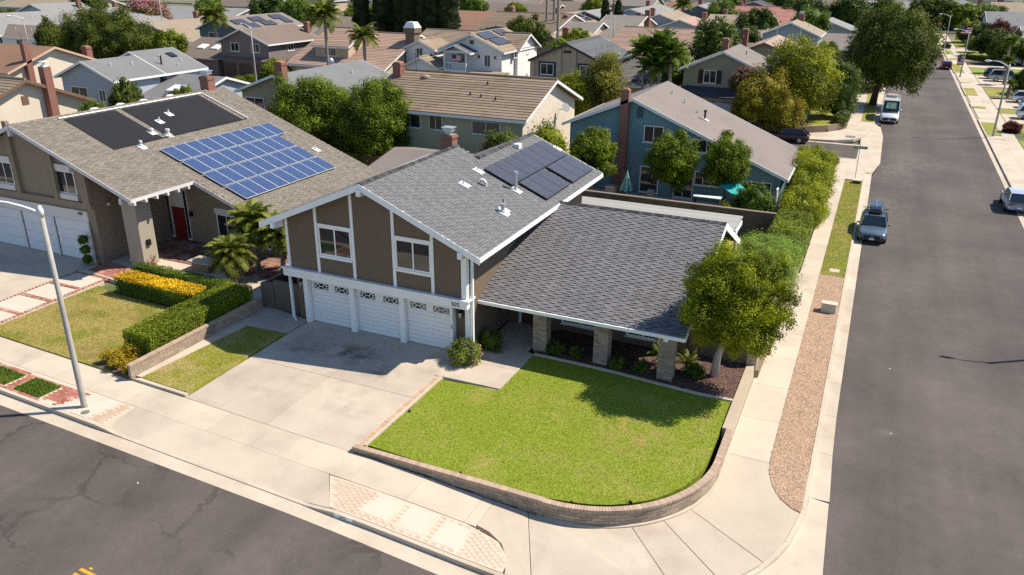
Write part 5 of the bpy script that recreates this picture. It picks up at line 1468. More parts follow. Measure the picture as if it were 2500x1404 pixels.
# cream house right behind the left neighbour
h = root('peach_house', (-72, 45.5, -.2), 'peach cream gabled house with brown rakes and tall chimney behind solar roof', 'house')
ro, f = gable(h, 'x', 45.2, -84, -65.4, 7.25, 6.4, 6.4, .40, 'cream', 'moss', TRB, tile=.4, ov=.6)
m = MB(); m.box(-66.0, -65.3, 46.95, 47.65, -.3, 8.1); m.build('chimney', BRICKRED, h); wins(h, '+x', [((-66.0, 43.0, 2.7), 1.3, 1.4)])
m = MB(); m.box(-65.85, -65.45, 47.1, 47.5, 8.1, 8.25); m.box(-65.95, -65.35, 47.0, 47.6, 8.5, 8.56); m.box(-65.7, -65.6, 47.2, 47.4, 8.25, 8.5); m.build('chimney_cap', TRW, h)
BOX('gable_vent', TRB, h, -66.0, -65.94, 44.9, 45.5, 5.2, 5.9)

# mauve brown house across the next street
h = root('mauve_house', (-90, 104, -.2), 'mauve brown two storey house with triple garage and small skylight roof', 'house')
ro, f = gable(h, 'y', -89.4, 97.2, 110, 7.25, 5.2, 5.2, .40, 'purple', 'brown', ov=.6)
wins(h, '-y', [((-91.2, 97.8, 4.5), 1.6, 1.3), ((-87.2, 97.8, 4.5), 1.6, 1.3)]); wins(h, '+x', [((-84.8, 103, 4.3), 1.4, 1.0)])
for k in range(3): gdoor(h, -94.0+k*3.1, -91.4+k*3.1, 97.8, -.2, 2.2, mat('brown_garage', (.10, .07, .055), .7))
m = MB(); m.hexa([(-95, 96.8, 2.55), (-84.5, 96.8, 2.55), (-84.5, 97.79, 2.9), (-95, 97.79, 2.9), (-95, 96.8, 2.7), (-84.5, 96.8, 2.7), (-84.5, 97.79, 3.05), (-95, 97.79, 3.05)]); m.build('garage_canopy', RF['brown'], h)
ro2, f2 = gable(h, 'x', 104.5, -104.5, -94.6, 5.0, 7.2, 5, .33, 'purple', 'brown', ov=.4, rname='side_roof')
for x in (-101.5, -98.6): m = MB(); m.hexa([(x, 100.2, f2(-4.3)), (x+1.4, 100.2, f2(-4.3)), (x+1.4, 101.6, f2(-2.9)), (x, 101.6, f2(-2.9)), (x, 100.2, f2(-4.3)+.2), (x+1.4, 100.2, f2(-4.3)+.2), (x+1.4, 101.6, f2(-2.9)+.2), (x, 101.6, f2(-2.9)+.2)]); m.build('skylight', WHITE, ro2)
chimney(h, -86.5, 109.6, 4, 7.6, .8, .8, 'slab'); BOX('driveway', CONC, None, -96, -84, 91.9, 97.7, -.3, -.2); struct(bpy.data.objects['driveway.002']) if 'driveway.002' in bpy.data.objects else None

# house with solar panels behind it
h = root('solar_house', (-108, 121, -.2), 'grey gabled house with dark solar panels behind the mauve house', 'house')
ro, f = gable(h, 'y', -108, 112, 129.5, 7.6, 5.2, 5.2, .40, 'slate', 'taupe', ov=.5); wins(h, '-y', [((-109.5, 112.5, 4.3), 2.2, 1.4), ((-105.2, 112.5, 4.2), 1.0, 1.4)])
un = math.hypot(1, .4); Uh = Vector((0, 1, 0)); Wh = Vector((-1/un, 0, .4/un)); roth = Matrix((Uh, Wh, Uh.cross(Wh))).transposed()
for y, u, n in ((114, 2.4, 3), (115.3, 4.0, 3), (119, 1.9, 3), (120.2, 3.6, 3), (125, 1.6, 3), (126.3, 3.2, 2)):
    for k in range(n): link('solar_panel', pvm, ro, Vector((-108+u, y+k*1.1, f(u)+.18)), roth)

# pink tiled house
h = root('pink_tile_house', (-72, 104, -.2), 'house with broad pink tile roof and upper dormer behind two slim palms', 'house')
ro, f = gable(h, 'x', 106.7, -80.6, -63.4, 6.75, 10.3, 7, .393, 'beige', 'pinktile', tile=.42, ov=.6)
ro2, f2 = gable(h, 'x', 103.3, -77.3, -70.6, 7.55, 4.9, 4.9, .46, 'tan', 'pinktile', tile=.42, ov=.45, rname='dormer_roof', z0=2.5)
wins(h, '-y', [((-74.2, 98.85, 4.45), 2.2, 1.1)]); wins(h, '+x', [((-71.0, 104.0, 5.6), .9, .9)])
for k in range(2): gdoor(h, -79+k*3.0, -76.3+k*3.0, 97.0)
m = MB(); m.box(-64.2, -62.7, 103.6, 105.2, -.3, 7.6); m.box(-64.4, -62.5, 103.4, 105.4, 7.2, 7.9); m.build('chimney', W_['brown'], h); m = MB(); m.hexa([(-64.4, 103.4, 7.902), (-62.5, 103.4, 7.902), (-62.5, 105.4, 7.902), (-64.4, 105.4, 7.902), (-64.0, 103.8, 8.7), (-62.9, 103.8, 8.7), (-62.9, 105.0, 8.7), (-64.0, 105.0, 8.7)]); m.build('chimney_cap', TRW, h)

# white house with several gables
h = root('white_house', (-54, 108, -.2), 'white house with several gables, porch balcony and rooftop solar panels', 'house')
ro, f = gable(h, 'y', -53.0, 102.4, 114.5, 7.55, 5.2, 5.2, .44, 'white', 'tantile', tile=.42, ov=.6)
ro2, f2 = gable(h, 'x', 115.4, -67.5, -54.0, 6.85, 9.0, 6, .36, 'white', 'tantile', tile=.42, ov=.5, rname='rear_roof')
ro3, f3 = gable(h, 'x', 110.8, -53.0, -47.4, 7.2, 4.0, 4.0, .50, 'white', 'tantile', tile=.42, ov=.5, rname='cross_roof')
ro4, f4 = gable(h, 'y', -61.4, 102.4, 108.5, 6.35, 2.7, 2.7, .45, 'white', 'tantile', tile=.42, ov=.4, rname='small_gable_roof')
ro5, f5 = gable(h, 'y', -54.6, 100.4, 103.4, 6.2, 2.6, 2.6, .40, 'white', RF['slate'], ov=.3, rname='porch_roof', walls=False)
ro6, f6 = gable(h, 'y', -59.4, 99.2, 103.2, 4.4, 2.9, 2.9, .45, 'white', 'tantile', tile=.42, ov=.4, rname='entry_roof')
wins(h, '-y', [((-61.4, 102.78, 4.6), 1.1, 1.4), ((-54.6, 102.98, 4.1), 1.2, 1.5), ((-50.6, 102.98, 4.0), .95, 1.6), ((-51.9, 102.98, 4.5), .5, .6), ((-49.4, 102.98, 4.5), .5, .6), ((-53.0, 102.98, 6.4), .8, .7)]); wins(h, '+x', [((-47.95, 110.8, 4.8), .8, 1.2), ((-47.95, 106.5, 4.8), .7, 1.2)])
m = MB(); m.box(-56.4, -52.8, 100.8, 102.97, 2.6, 2.8); m.box(-56.4, -56.2, 100.8, 101.0, 2.8, 5.1); m.box(-53.0, -52.8, 100.8, 101.0, 2.8, 5.1); m.box(-56.4, -52.8, 100.8, 101.0, 5.1, 5.35); m.box(-56.2, -53.0, 100.85, 100.95, 3.7, 3.8)
for k in range(15): m.box(-56.1+k*.21, -56.04+k*.21, 100.87, 100.93, 2.8, 3.7)
m.build('balcony', WHITE, h)
m = MB(); m.tube([(-59.4+1.25*math.cos(a), 99.5, 1.6+1.25*math.sin(a)) for a in np.linspace(0, math.pi, 13)], .12, 6); m.build('entry_arch', WHITE, h)
m = MB(); m.prism([(-60.6, 99.55), (-58.2, 99.55), (-58.2, 99.59), (-60.6, 99.59)], -.2, 2.4); m.build('entry_shade_sheet', mat('entry_shade_brown', (.12, .08, .05), .8), h)  # dark sheet under the arch, the entry's shade put into its colour
BOX('garage_roof', RF['tantile'], h, -52, -46.8, 96.5, 102.3, 2.5, 2.7); gdoor(h, -51, -47.5, 96.9)
un = math.hypot(1, .44); Wh = Vector((-1/un, 0, .44/un)); roth2 = Matrix((Uh, Wh, Uh.cross(Wh))).transposed()
for y, u, n in ((104.0, 1.2, 4), (104.6, 2.9, 4), (109.6, 1.0, 3)):
    for k in range(n): link('solar_panel', pvm, ro, Vector((-53+u, y+k*1.1, f(u)+.2)), roth2)
fl = root('flag', (-54.0, 100.7, 4.2), 'small red, white and blue flag hanging at the white house balcony', 'flag')
fm = [mat('flag_red', (.45, .03, .04)), mat('flag_white', (.75, .75, .75)), mat('flag_blue', (.03, .04, .16))]


def flag(rt, x, y, z, w, hgt, pole=None):
    m = MB()
    for k in range(7):
        z1 = z-hgt*k/7; z2 = z-hgt*(k+1)/7; m.mi = k % 2
        for j in range(4):
            xa = x+w*j/4; xb = x+w*(j+1)/4; ya = y+.06*math.sin(j*1.7); yb = y+.06*math.sin((j+1)*1.7)
            m.mi = 2 if (k < 4 and j < 2) else k % 2
            m.hexa([(xa, ya, z2), (xb, yb, z2), (xb, yb+.02, z2), (xa, ya+.02, z2), (xa, ya, z1), (xb, yb, z1), (xb, yb+.02, z1), (xa, ya+.02, z1)])
    m.build('cloth', fm, rt)
    if pole: m = MB(); m.tube(pole, .025, 6); m.build('pole', GALV, rt)


flag(fl, -54.9, 100.6, 4.9, 1.3, .9, [(-53.4, 100.9, 4.0), (-55.1, 100.55, 5.1)])

# tan house with black window surrounds and tile roofed carport
h = root('tan_house', (-36, 102, -.2), 'tan house with slate tile roof and black framed windows behind the birch', 'house')
ro, f = gable(h, 'y', -36.2, 95.8, 108.5, 7.5, 5.1, 5.1, .43, 'tan', 'slate', TRD, tile=.42, ov=.6)
for x in (-38.9, -33.6):
    BOX('window_surround', TRD, h, x-1.15, x+1.15, 96.3, 96.398, 3.35, 5.15); window(h, '-y', (x, 96.3, 4.25), 1.8, 1.4, TRW, .08, (.5,), .05, glass=FG)
for x in (-40.9, -37.3, -35.3): m = MB(); m.box(x-.3, x+.3, 96.2, 96.399, -.2, f(x+36.2)-.2); m.build('pilaster', W_['tan'], h)
vents(ro, [(-34.0, 101.5, f(2.2), .3), (-33.6, 103, f(2.6), .4), (-33.2, 101.0, f(3.0), .3)])
BOX('gable_vent', TRD, h, -36.7, -35.7, 96.3, 96.395, 6.3, 6.6)
ro2, f2 = gable(h, 'x', 107.2, -31.6, -23.6, 5.0, 9.6, 5, .24, 'tan', roofmat('carport_tile', (.20, .18, .165)), tile=.42, ov=.5, rname='carport_roof')
m = MB(); m.box(-28.4, -24.8, 98.7, 100.6, 2.8, 3.35); m.build('roof_opening', mat('opening_shade', (.05, .04, .035)), h)  # solid block, shade inside the roof opening given by its dark colour
for k in range(3): m = MB(); m.hexa([(-27.6+k*1.1, 98.6, 3.0), (-27.4+k*1.1, 98.6, 3.0), (-27.4+k*1.1, 100.7, 3.45), (-27.6+k*1.1, 100.7, 3.45), (-27.6+k*1.1, 98.6, 3.2), (-27.4+k*1.1, 98.6, 3.2), (-27.4+k*1.1, 100.7, 3.65), (-27.6+k*1.1, 100.7, 3.65)]); m.build('rafter', W_['tan'], h)

# olive house with shuttered window
h = root('olive_house', (-16.5, 100, -.2), 'olive two storey house with shuttered window and lavender garage doors', 'house')
ro, f = gable(h, 'y', -16.9, 95.4, 106, 7.5, 5.1, 4.7, .44, 'olive', 'taupe', ov=.6)
window(h, '-y', (-18.3, 96.0, 4.55), 1.5, 1.5, TRW, .09, (.5,), .06, glass=FG)
for x in (-19.35, -17.25, -14.3): BOX('shutter', mat('shutter_brown', (.045, .025, .022), .7), h, x-.28, x+.28, 95.92, 95.998, 3.8, 5.3)
vents(ro, [(-15.2, 101, f(1.7), .4)], TERR); chimney(h, -17.8, 101.2, 5, 8.4, .8, .8, 'slab')
ro2, f2 = gable(h, 'x', 101.0, -12.6, -6.8, 6.8, 4.6, 5.0, .40, 'olive', roofmat('olive_side_roof', (.17, .155, .145)), ov=.4, rname='side_roof')
m = MB(); m.hexa([(-21.5, 93.6, 2.5), (-11.5, 93.6, 2.5), (-11.5, 95.99, 3.3), (-21.5, 95.99, 3.3), (-21.5, 93.6, 2.62), (-11.5, 93.6, 2.62), (-11.5, 95.99, 3.42), (-21.5, 95.99, 3.42)]); m.build('garage_roof', RF['dark'], h)
m = MB(); m.box(-21.4, -11.6, 93.9, 95.98, 2.1, 2.48); m.build('garage_beam', W_['olive'], h)
for k in range(3): gdoor(h, -21.0+k*3.1, -18.3+k*3.1, 94.6, -.25, 2.2, mat('lavender_door', (.52, .52, .56), .6))

# pinkish roofed house north of it
h = root('pink_roof_house', (-13, 128, -.2), 'olive tan house with long pale pink roof sloping to the street tree', 'house')
ro, f = gable(h, 'y', -15.6, 118.5, 134, 6.75, 6.0, 10.6, .40, 'olive', roofmat('pale_pink_roof', (.40, .285, .225)), TRB, ov=.5)
wins(h, '-y', [((-10.6, 119.0, 3.5), 1.2, 1.6), ((-13.8, 119.0, 4.2), .6, .7)]); vents(ro, [(-12.5, 125, f(3.1), .6), (-11.6, 124.6, f(4.0), .5)], TERR); chimney(h, -18.7, 121, 3, 8.2, .9, .8, 'slab')
ro2, f2 = gable(h, 'x', 124, -24.5, -16, 6.2, 5.5, 5, .36, 'olive', 'brown', TRB, ov=.5, rname='side_roof')

h = root('lavender_house', (-16, 160, -.2), 'lavender grey gabled house with pale roof left of the street trees', 'house')
ro, f = gable(h, 'y', -16, 152.5, 164.5, 7.5, 5.2, 5.2, .42, 'blue', 'sand', ov=.6); wins(h, '-y', [((-13.6, 153.1, 4.6), 2.0, 1.6)]); vents(ro, [(-13.5, 158, f(2.5), .5), (-12.4, 157.5, f(3.6), .4)]); chimney(h, -15.4, 163.5, 5, 8.4, 1.0, .9, 'pot')
for x in (-18.2, -14.2): m = MB(); m.box(x-.1, x+.1, 153.0, 153.099, 5.2, 6.6); m.build('pilaster', TRW, h)
h = root('brown_roof_house', (-10, 166, -.2), 'low brown shingle roof between lavender house and tall street tree', 'house')
gable(h, 'x', 168, -15.5, -5.0, 4.9, 8, 6, .27, 'beige', 'taupe', ov=.5)
h = root('pale_roof_house', (-11, 200, -.2), 'pale grey hip of a roof beyond the brown shingle roof', 'house')
gable(h, 'y', -13, 196, 210, 5.6, 5, 6.5, .36, 'grey', 'lgrey', ov=.5)

# farther rows: (axis, ridge line, from, to, ridge height, eave distances, slope, wall, roof, tile, label, chimney offset)
FARH = [
 ('y', -170, 106, 150, 6.4, 9, 12, .28, 'slate', 'lgrey', 0, 'long light grey roof at far left behind the dark ficus'),
 ('y', -192, 138, 152, 6.8, 7, 9, .33, 'blue', 'lgrey', 0, 'upper grey roof with teal gable at far left top'),
 ('x', 178, -250, -215, 7, 10, 10, .33, 'beige', 'sand', 0, 'tan roof touching the top left corner'),
 ('x', 112, -165, -142, 4.6, 6, 5, .3, 'white', 'brown', 0, 'small brown roof with white wall at the left edge'),
 ('x', 168, -178, -150, 5.6, 13, 9, .26, 'beige', 'lgrey', 0, 'pale grey roof with patio cover right of the pink crape myrtle'),
 ('y', -126, 112, 133, 6.2, 8, 15, .27, 'brown', 'sand', 0, 'wide tan brown roof right of the dark ficus'),
 ('x', 205, -198, -168, 7.6, 9, 9, .35, 'blue', 'brown', 0, 'brown roof with a row of blue windows at top'),
 ('x', 145, -106, -82, 6.2, 12, 8, .28, 'brown', 'brown', 0, 'dark brown roof behind the pink tile house'),
 ('x', 158, -93, -72, 7.4, 11, 7, .30, 'white', 'red', 0, 'white house with red brown roof right of the cypresses'),
 ('x', 208, -112, -80, 6.8, 9, 9, .33, 'beige', 'brown', 0, 'brown roof behind the white and red house'),
 ('x', 155, -74, -57, 7.5, 18, 8, .25, 'cream', 'moss', .5, 'ridged brown tile roof with white gable behind white house'),
 ('x', 216, -106, -86, 7.3, 9, 9, .35, 'cream', 'taupe', 0, 'pale roof with white gable at top left of slim palms'),
 ('x', 214, -88, -73, 7.4, 12, 8, .3, 'white', 'brown', 0, 'brown roof with white chimney gable at top'),
 ('y', -68, 176, 192, 6.4, 6, 6, .36, 'beige', 'sand', 0, 'light roof with solar panels before the small blue gable'),
 ('x', 152, -61, -50, 6.4, 10, 7, .3, 'beige', 'taupe', 0, 'taupe roof between ridged tile roof and low tan roofs'),
 ('y', -51.5, 127, 143, 5.9, 6, 7, .33, 'olive', 'sand', 0, 'tan gabled house with dark windows behind rounded shrub'),
 ('x', 163, -53, -44.5, 7.2, 15, 8, .25, 'cream', 'taupe', 0, 'taupe roof with lit gable and chimney above red tile roof'),
 ('x', 136, -41, -25.5, 6.9, 15, 8, .25, 'beige', 'pinktile', .5, 'reddish tile roof behind the palm cluster'),
 ('y', -66, 186, 205, 6.6, 6, 6, .36, 'slate', 'lgrey', 0, 'blue grey gable between the two small cypresses'),
 ('y', -58, 196, 225, 6.8, 9, 9, .3, 'blue', 'lgrey', 0, 'pale grey roof with white wall right of the small cypresses'),
 ('x', 186, -56, -45, 5.4, 8, 7, .3, 'grey', 'grey', 0, 'grey strip of roof above the chimney gable'),
 ('y', -44.5, 172, 188, 7.2, 7, 7, .36, 'blue', 'sand', 0, 'pale green gable with brick chimney and sand roof'),
 ('y', -38.5, 165, 178, 6.6, 8, 8, .34, 'blue', 'pinktile', 0, 'lavender gable with pink roof above the white flowering tree'),
 ('y', -46, 216, 232, 7.2, 7, 7, .36, 'slate', 'lgrey', 0, 'dark gable with white window right of the far palm'),
 ('x', 196, -38.5, -24, 6.2, 14, 9, .26, 'brown', 'sand', 0, 'sandy brown roof with eave above the dark hedge'),
 ('x', 226, -40, -22.5, 6.8, 13, 9, .28, 'beige', 'rose', .5, 'rose pink tile roof near the top right of centre'),
 ('y', -36, 242, 262, 7.5, 10, 10, .33, 'slate', 'dark', 0, 'dark grey roofs above the rose tile roof'),
 ('y', -8, 292, 310, 6.4, 8, 8, .36, 'blue', 'grey', 0, 'blue grey gable beyond the big street tree'),
 ('x', 296, -1, 9, 6.6, 13, 9, .27, 'grey', 'lgrey', 0, 'light grey roof beyond the end of the side street'),
 ('y', 20, 288, 312, 6.8, 9, 9, .34, 'white', 'lgrey', 0, 'white gabled roof at top right beyond the hedge'),
 ('x', 300, 27, 48, 6.8, 12, 9, .28, 'beige', 'sand', 0, 'sandy roof at top right beyond the white gable'),
 ('x', 243, 21, 44, 6.4, 18, 9, .2, 'blue', 'grey', 0, 'grey roof at the right edge behind maroon tree'),
 ('x', 192, 23.2, 44, 5.9, 12, 8, .25, 'cream', 'lgrey', 0, 'pale roof at the right edge above the yucca palms'),
 ('x', 150, 22.5, 45, 5.4, 11, 8, .26, 'tan', 'brown', 0, 'brown roofed house at the right edge behind the silver cars'),
]
rh_ = random.Random(8)
for ax, c, a0, a1, zr, wl_, wr_, s_, wl2, rf_, tl, lab in FARH:
    mid = (c, (a0+a1)/2) if ax == 'y' else ((a0+a1)/2, c)
    h = root('house', (mid[0], mid[1], -.3), lab, 'house', 'houses in the rows behind')
    ro, f = gable(h, ax, c, a0, a1, zr, wl_, wr_, s_, wl2, rf_, tile=tl, ov=.6, z0=-.6)
    if ax == 'y':
        fy = a0+.6; n = 2
        for k in range(n):
            u = (-.45+k*.85)*min(wl_, wr_); wins(h, '-y', [((c+u, fy, max(1.2, f(u)-1.9)), 1.6, 1.2)])
        ux = wr_-.6; wins(h, '+x', [((c+ux, a0+(a1-a0)*.4, max(1.1, f(ux)-1.2)), 1.4, 1.1)])
        vents(ro, [(c+wr_*.35, a0+(a1-a0)*q, f(wr_*.35), .45) for q in (.3, .5, .62)])
        chimney(h, c+rh_.choice((-.3, .35))*wr_, a1-3 if rh_.random() < .5 else a0+2.5, 2, zr+.9, 1.0, .9, 'slab')
    else:
        u = -wl_+.6
        for k in range(3): wins(h, '-y', [((a0+(a1-a0)*(.22+.28*k), c+u, max(1.1, f(u)-1.15)), 1.7, 1.1)])
        wins(h, '+x', [((a1-.6, c-1.0, max(1.2, zr-3.0)), 1.0, 1.2)])
        vents(ro, [(a0+(a1-a0)*q, c-wl_*.4, f(-wl_*.4), .45) for q in (.3, .5, .75)])
        chimney(h, a1-.2 if rh_.random() < .5 else a0+3, c+.8, 1, zr+1.0, 1.0, .9, 'slab')
    if 'solar' in lab:
        for k in range(4): link('solar_panel', pvm, ro, Vector((c+2.2+(k % 2)*1.9, a0+4+(k//2)*3.2, f(2.2+(k % 2)*1.9)+.25)), Matrix((Vector((0, 1, 0)), Vector((-.94, 0, .34)), Vector((0, 1, 0)).cross(Vector((-.94, 0, .34))))).transposed(), (1.6, 1, 1))
DR = random.Random(17)
for row, (y0, xa, xb) in enumerate(((262, -205, -45), (300, -235, -15), (340, -265, 60), (385, -290, 80))):
    x = xa; nth = 0
    while x < xb:
        L_ = DR.uniform(13, 19); wl2 = DR.choice(['cream', 'white', 'beige', 'grey', 'olive', 'blue']); rf_ = DR.choice(['taupe', 'brown', 'lgrey', 'grey', 'sand', 'tantile', 'red'])
        h = root('house', (x+L_/2, y0, -.5), '%s house from the left in the %s distant row, %s with %s roof' % ('first second third fourth fifth sixth seventh eighth ninth tenth eleventh twelfth thirteenth fourteenth fifteenth sixteenth seventeenth eighteenth nineteenth twentieth'.split()[min(nth, 19)], ('nearest', 'second', 'third', 'farthest')[row], wl2, {'lgrey': 'pale grey', 'tantile': 'tan tile', 'red': 'red brown'}.get(rf_, rf_)), 'house', 'distant houses along the upper edge'); nth += 1
        zr = DR.uniform(5.2, 7.6); c = y0+DR.uniform(-5, 5)
        if DR.random() < .5: gable(h, 'x', c, x, x+L_, zr, 7.5, 7.5, .34, wl2, rf_, ov=.5, z0=-.7)
        else: gable(h, 'y', x+L_/2, c-7, c+8, zr, L_/2-1, L_/2-1, .34, wl2, rf_, ov=.5, z0=-.7)
        chimney(h, x+L_*.4, c, 2, zr+.9, 1., .9, 'slab'); x += L_+DR.uniform(2.5, 6)
# yard walls between the rows
YW = mat('yard_wall', (.42, .33, .235), .95, .1, .6, speck=.1, ss=12)
for i_, (x0, x1, y, hh, lab) in enumerate(((-44, -27, 55.0, 1.6, 'grey back wall behind the left house and twin ficus'), (-160, -93, 88.4+3.2, 1.9, 'long cream yard wall at the far left under the small tree'), (-30, -9, 111, 1.7, 'tan yard wall behind the olive house'))):
    w = root('yard_wall', ((x0+x1)/2, y, -.3), lab, 'wall', 'yard walls behind'); n = max(2, int((x1-x0)/4)); d_ = (x1-x0)/n
    for k in range(n): m = MB(); m.box(x0+k*d_+.01, x0+(k+1)*d_-.01, y, y+.18, -.5, hh); m.build('panel', YW if i_ else BKW, w)
w = root('corner_yard_wall', (-6, 95, -.3), 'low curved wall in front of the far corner lawn', 'wall')
cw = [(-12, 92.64), (-8, 93.02), (-6, 94.1), (-4.6, 95.22), (-3.6, 96.8), (-2.95, 98.5), (-2.9, 103)]
m = MB()
for (x0, y0), (x1, y1) in zip(cw, cw[1:]): m.hexa([(x0, y0, -.6), (x1, y1, -.6), (x1-.25, y1+.2, -.6), (x0-.2, y0+.25, -.6), (x0, y0, .15), (x1, y1, .15), (x1-.25, y1+.2, .15), (x0-.2, y0+.25, .15)])
m.build('wall', mat('corner_wall_block', (.25, .18, .13), .95, .1, 1), w)
m = MB(); m.prism([(-12, 92.95), (-8, 93.35), (-6.2, 94.4), (-4.9, 95.5), (-3.9, 97), (-3.3, 98.6), (-3.2, 117), (-12, 117)], -.4, .05); struct(m.build('lawn', GRASSSTRIP))
# front yards on the right-hand side of the side street
for x0, x1, y0, y1, mt_ in ((14.35, 24, 92, 99, GRASS), (14.35, 24, 104, 110, GRASSSTRIP), (14.35, 26, 110.2, 118, CONC), (14.35, 24, 118.2, 122, GRASSSTRIP), (14.35, 26, 122.5, 131, CONC), (14.35, 24, 134, 143, GRASSSTRIP), (14.35, 26, 145, 160, CONC), (14.35, 24, 160.5, 172, GRASS), (14.35, 24, 173, 177, CONC), (14.35, 24, 178, 184, MULCH), (14.35, 24, 186, 190, CONC), (14.35, 24, 192, 205, GRASS), (14.35, 24, 206, 214, CONC), (14.35, 26, 216, 240, GRASSSTRIP)):
    struct(BOX('front_yard', mt_, None, x0, x1, y0, y1, -.9, -.53))
# ================================================================ plants
BARK = mat('bark', (.16, .125, .10), .95, .25, 4, bump=.5, bs=14, stretch=(1, 1, .3))
BARKPALE = mat('pale_bark', (.36, .33, .29), .95, .2, 4, bump=.3, bs=14)
PALMTRUNK = mat('palm_trunk', (.26, .225, .19), .95, .2, 3, bump=.5, bs=9, stretch=(.3, .3, 2))


def clumps_on(r, n, cr, seed, shell=.72, zmin=-1., jit=.12):
    """clump centres spread over an ellipsoid shell, plus a filled middle"""
    g = np.random.default_rng(seed); i = np.arange(n)+.5
    ph = np.arccos(1-2*i/n); th = math.pi*(1+5**.5)*i+g.random()*6
    d = np.stack([np.cos(th)*np.sin(ph), np.sin(th)*np.sin(ph), np.cos(ph)], 1)
    d += g.normal(0, jit, d.shape); d = d[d[:, 2] > zmin]
    k = shell*(1+g.uniform(-.14, .12, len(d)))
    c = d*np.array(r)*k[:, None]
    rr = cr*(.6+.7*g.random(len(d))); k3 = g.uniform(.7, 1.25, (len(d), 3))
    return c, rr[:, None]*k3


def foliage(name, C_, R_, n, leaf, mt, seed=1, asp=.5, core=None, cone=0.0, bloom=0.0, bloomtop=True, rnd=.42, inner=.25, up=.5):
    """leaf-sized faces on the clumps' surfaces; core = list of (centre, radii) that fill the inside"""
    g = np.random.default_rng(seed); C_ = np.asarray(C_, float); R_ = np.asarray(R_, float)
    w = R_[:, 0]*R_[:, 1]+R_[:, 0]*R_[:, 2]; w = w/w.sum(); idx = g.choice(len(C_), n, p=w)
    d = g.normal(size=(n, 3)); d /= np.linalg.norm(d, axis=1)[:, None]
    rad = 1+g.normal(0, .24, n); rad = np.where(g.random(n) < inner, rad*g.uniform(.4, 1, n), rad)
    p = C_[idx]+d*R_[idx]*rad[:, None]
    nn = d+g.normal(0, rnd, (n, 3)); nn[:, 2] += up; nn /= np.linalg.norm(nn, axis=1)[:, None]
    t = np.cross(nn, g.normal(size=(n, 3))); t /= np.linalg.norm(t, axis=1)[:, None]; b = np.cross(nn, t)
    l = leaf*(.6+.8*g.random(n)); ww = l*asp*(.8+.4*g.random(n))
    v = np.empty((n, 4, 3)); v[:, 0] = p-t*l[:, None]/2; v[:, 1] = p+b*ww[:, None]/2; v[:, 2] = p+t*l[:, None]/2; v[:, 3] = p-b*ww[:, None]/2
    ct = g.random(len(C_)); tone = np.clip(.46+(ct[idx]-.5)*.6+g.normal(0, .14, n), 0, .84)
    if bloom:
        sel = g.random(n) < bloom*(np.where(d[:, 2] > 0, 1.6, .35) if bloomtop else 1); tone[sel] = 1.0
    V_ = v.reshape(-1, 3); Q = np.arange(4*n).reshape(-1, 4); T = tone
    if core is not None:
        vs = [V_]; qs = [Q]; ts = [T]; off = len(V_)
        for (cc, cr) in core:
            a, bq = 10, 7
            th = np.linspace(0, 2*math.pi, a, endpoint=False); ph = np.linspace(.15, math.pi-.15, bq)
            TH, PH = np.meshgrid(th, ph); k = 1+g.uniform(-.12, .12, TH.shape)
            pv = np.stack([cc[0]+cr[0]*k*np.cos(TH)*np.sin(PH), cc[1]+cr[1]*k*np.sin(TH)*np.sin(PH), cc[2]+cr[2]*k*np.cos(PH)], -1).reshape(-1, 3)
            q = [[r*a+c, r*a+(c+1) % a, (r+1)*a+(c+1) % a, (r+1)*a+c] for r in range(bq-1) for c in range(a)]
            vs.append(pv); qs.append(np.array(q)+off); ts.append(np.clip(g.normal(.3, .15, len(q)), 0, .8)); off += len(pv)
        V_ = np.concatenate(vs); Q = np.concatenate(qs); T = np.concatenate(ts)
    return np_mesh(name, V_, Q, mt, T)


def trunk(rt, base, top, r0, r1, limbs=5, spread=1.5, rise=1.2, mt=None, seed=1, lean=(0, 0)):
    q = random.Random(seed); b = Vector(base); t = Vector(top); m = MB()
    pts = [b+Vector((0, 0, -.2)), b.lerp(t, .35)+Vector((q.uniform(-.06, .06)*r0*6, q.uniform(-.06, .06)*r0*6, 0)), b.lerp(t, .7)+Vector((q.uniform(-.1, .1)*r0*6, q.uniform(-.1, .1)*r0*6, 0)), t]
    m.tube(pts, [r0*1.25, r0*.95, (r0+r1)/2, r1], 9)
    for k in range(limbs):
        a = 2*math.pi*k/limbs+q.uniform(-.4, .4); s = b.lerp(t, q.uniform(.62, .95)); e = s+Vector((math.cos(a)*spread, math.sin(a)*spread, rise*q.uniform(.7, 1.3)))
        m.tube([s, s.lerp(e, .5)+Vector((0, 0, .12*rise)), e], [r1*.75, r1*.5, r1*.2], 6)
    return m.build('trunk', mt or BARK, rt, True)


CR = {}


def crown_mesh(key, r, ncl, cr, n, leaf, mt, seed, asp=.5, core=.68, zmin=-.8, shell=.72, **k):
    if key not in CR:
        c, rr = clumps_on(r, ncl, cr, seed, shell, zmin)
        CR[key] = foliage('crown', c, rr, n, leaf, mt, seed, asp, [((0, 0, 0), tuple(q*core for q in r))] if core else None, **k)
    return CR[key]


def tree(name, label, base, cc, me, scale=(1, 1, 1), rot=0., tr=.15, limbs=5, group=None, cat='tree', bark=None, spread=None, seed=1, top=None):
    rt = root(name, base, label, cat, group)
    h_ = (cc[2]-base[2])
    trunk(rt, base, top or (cc[0], cc[1], base[2]+h_*.75), tr, tr*.6, limbs, spread or .25*h_, .25*h_, bark, seed)
    link('crown', me, rt, cc, (0, 0, rot), scale)
    return rt


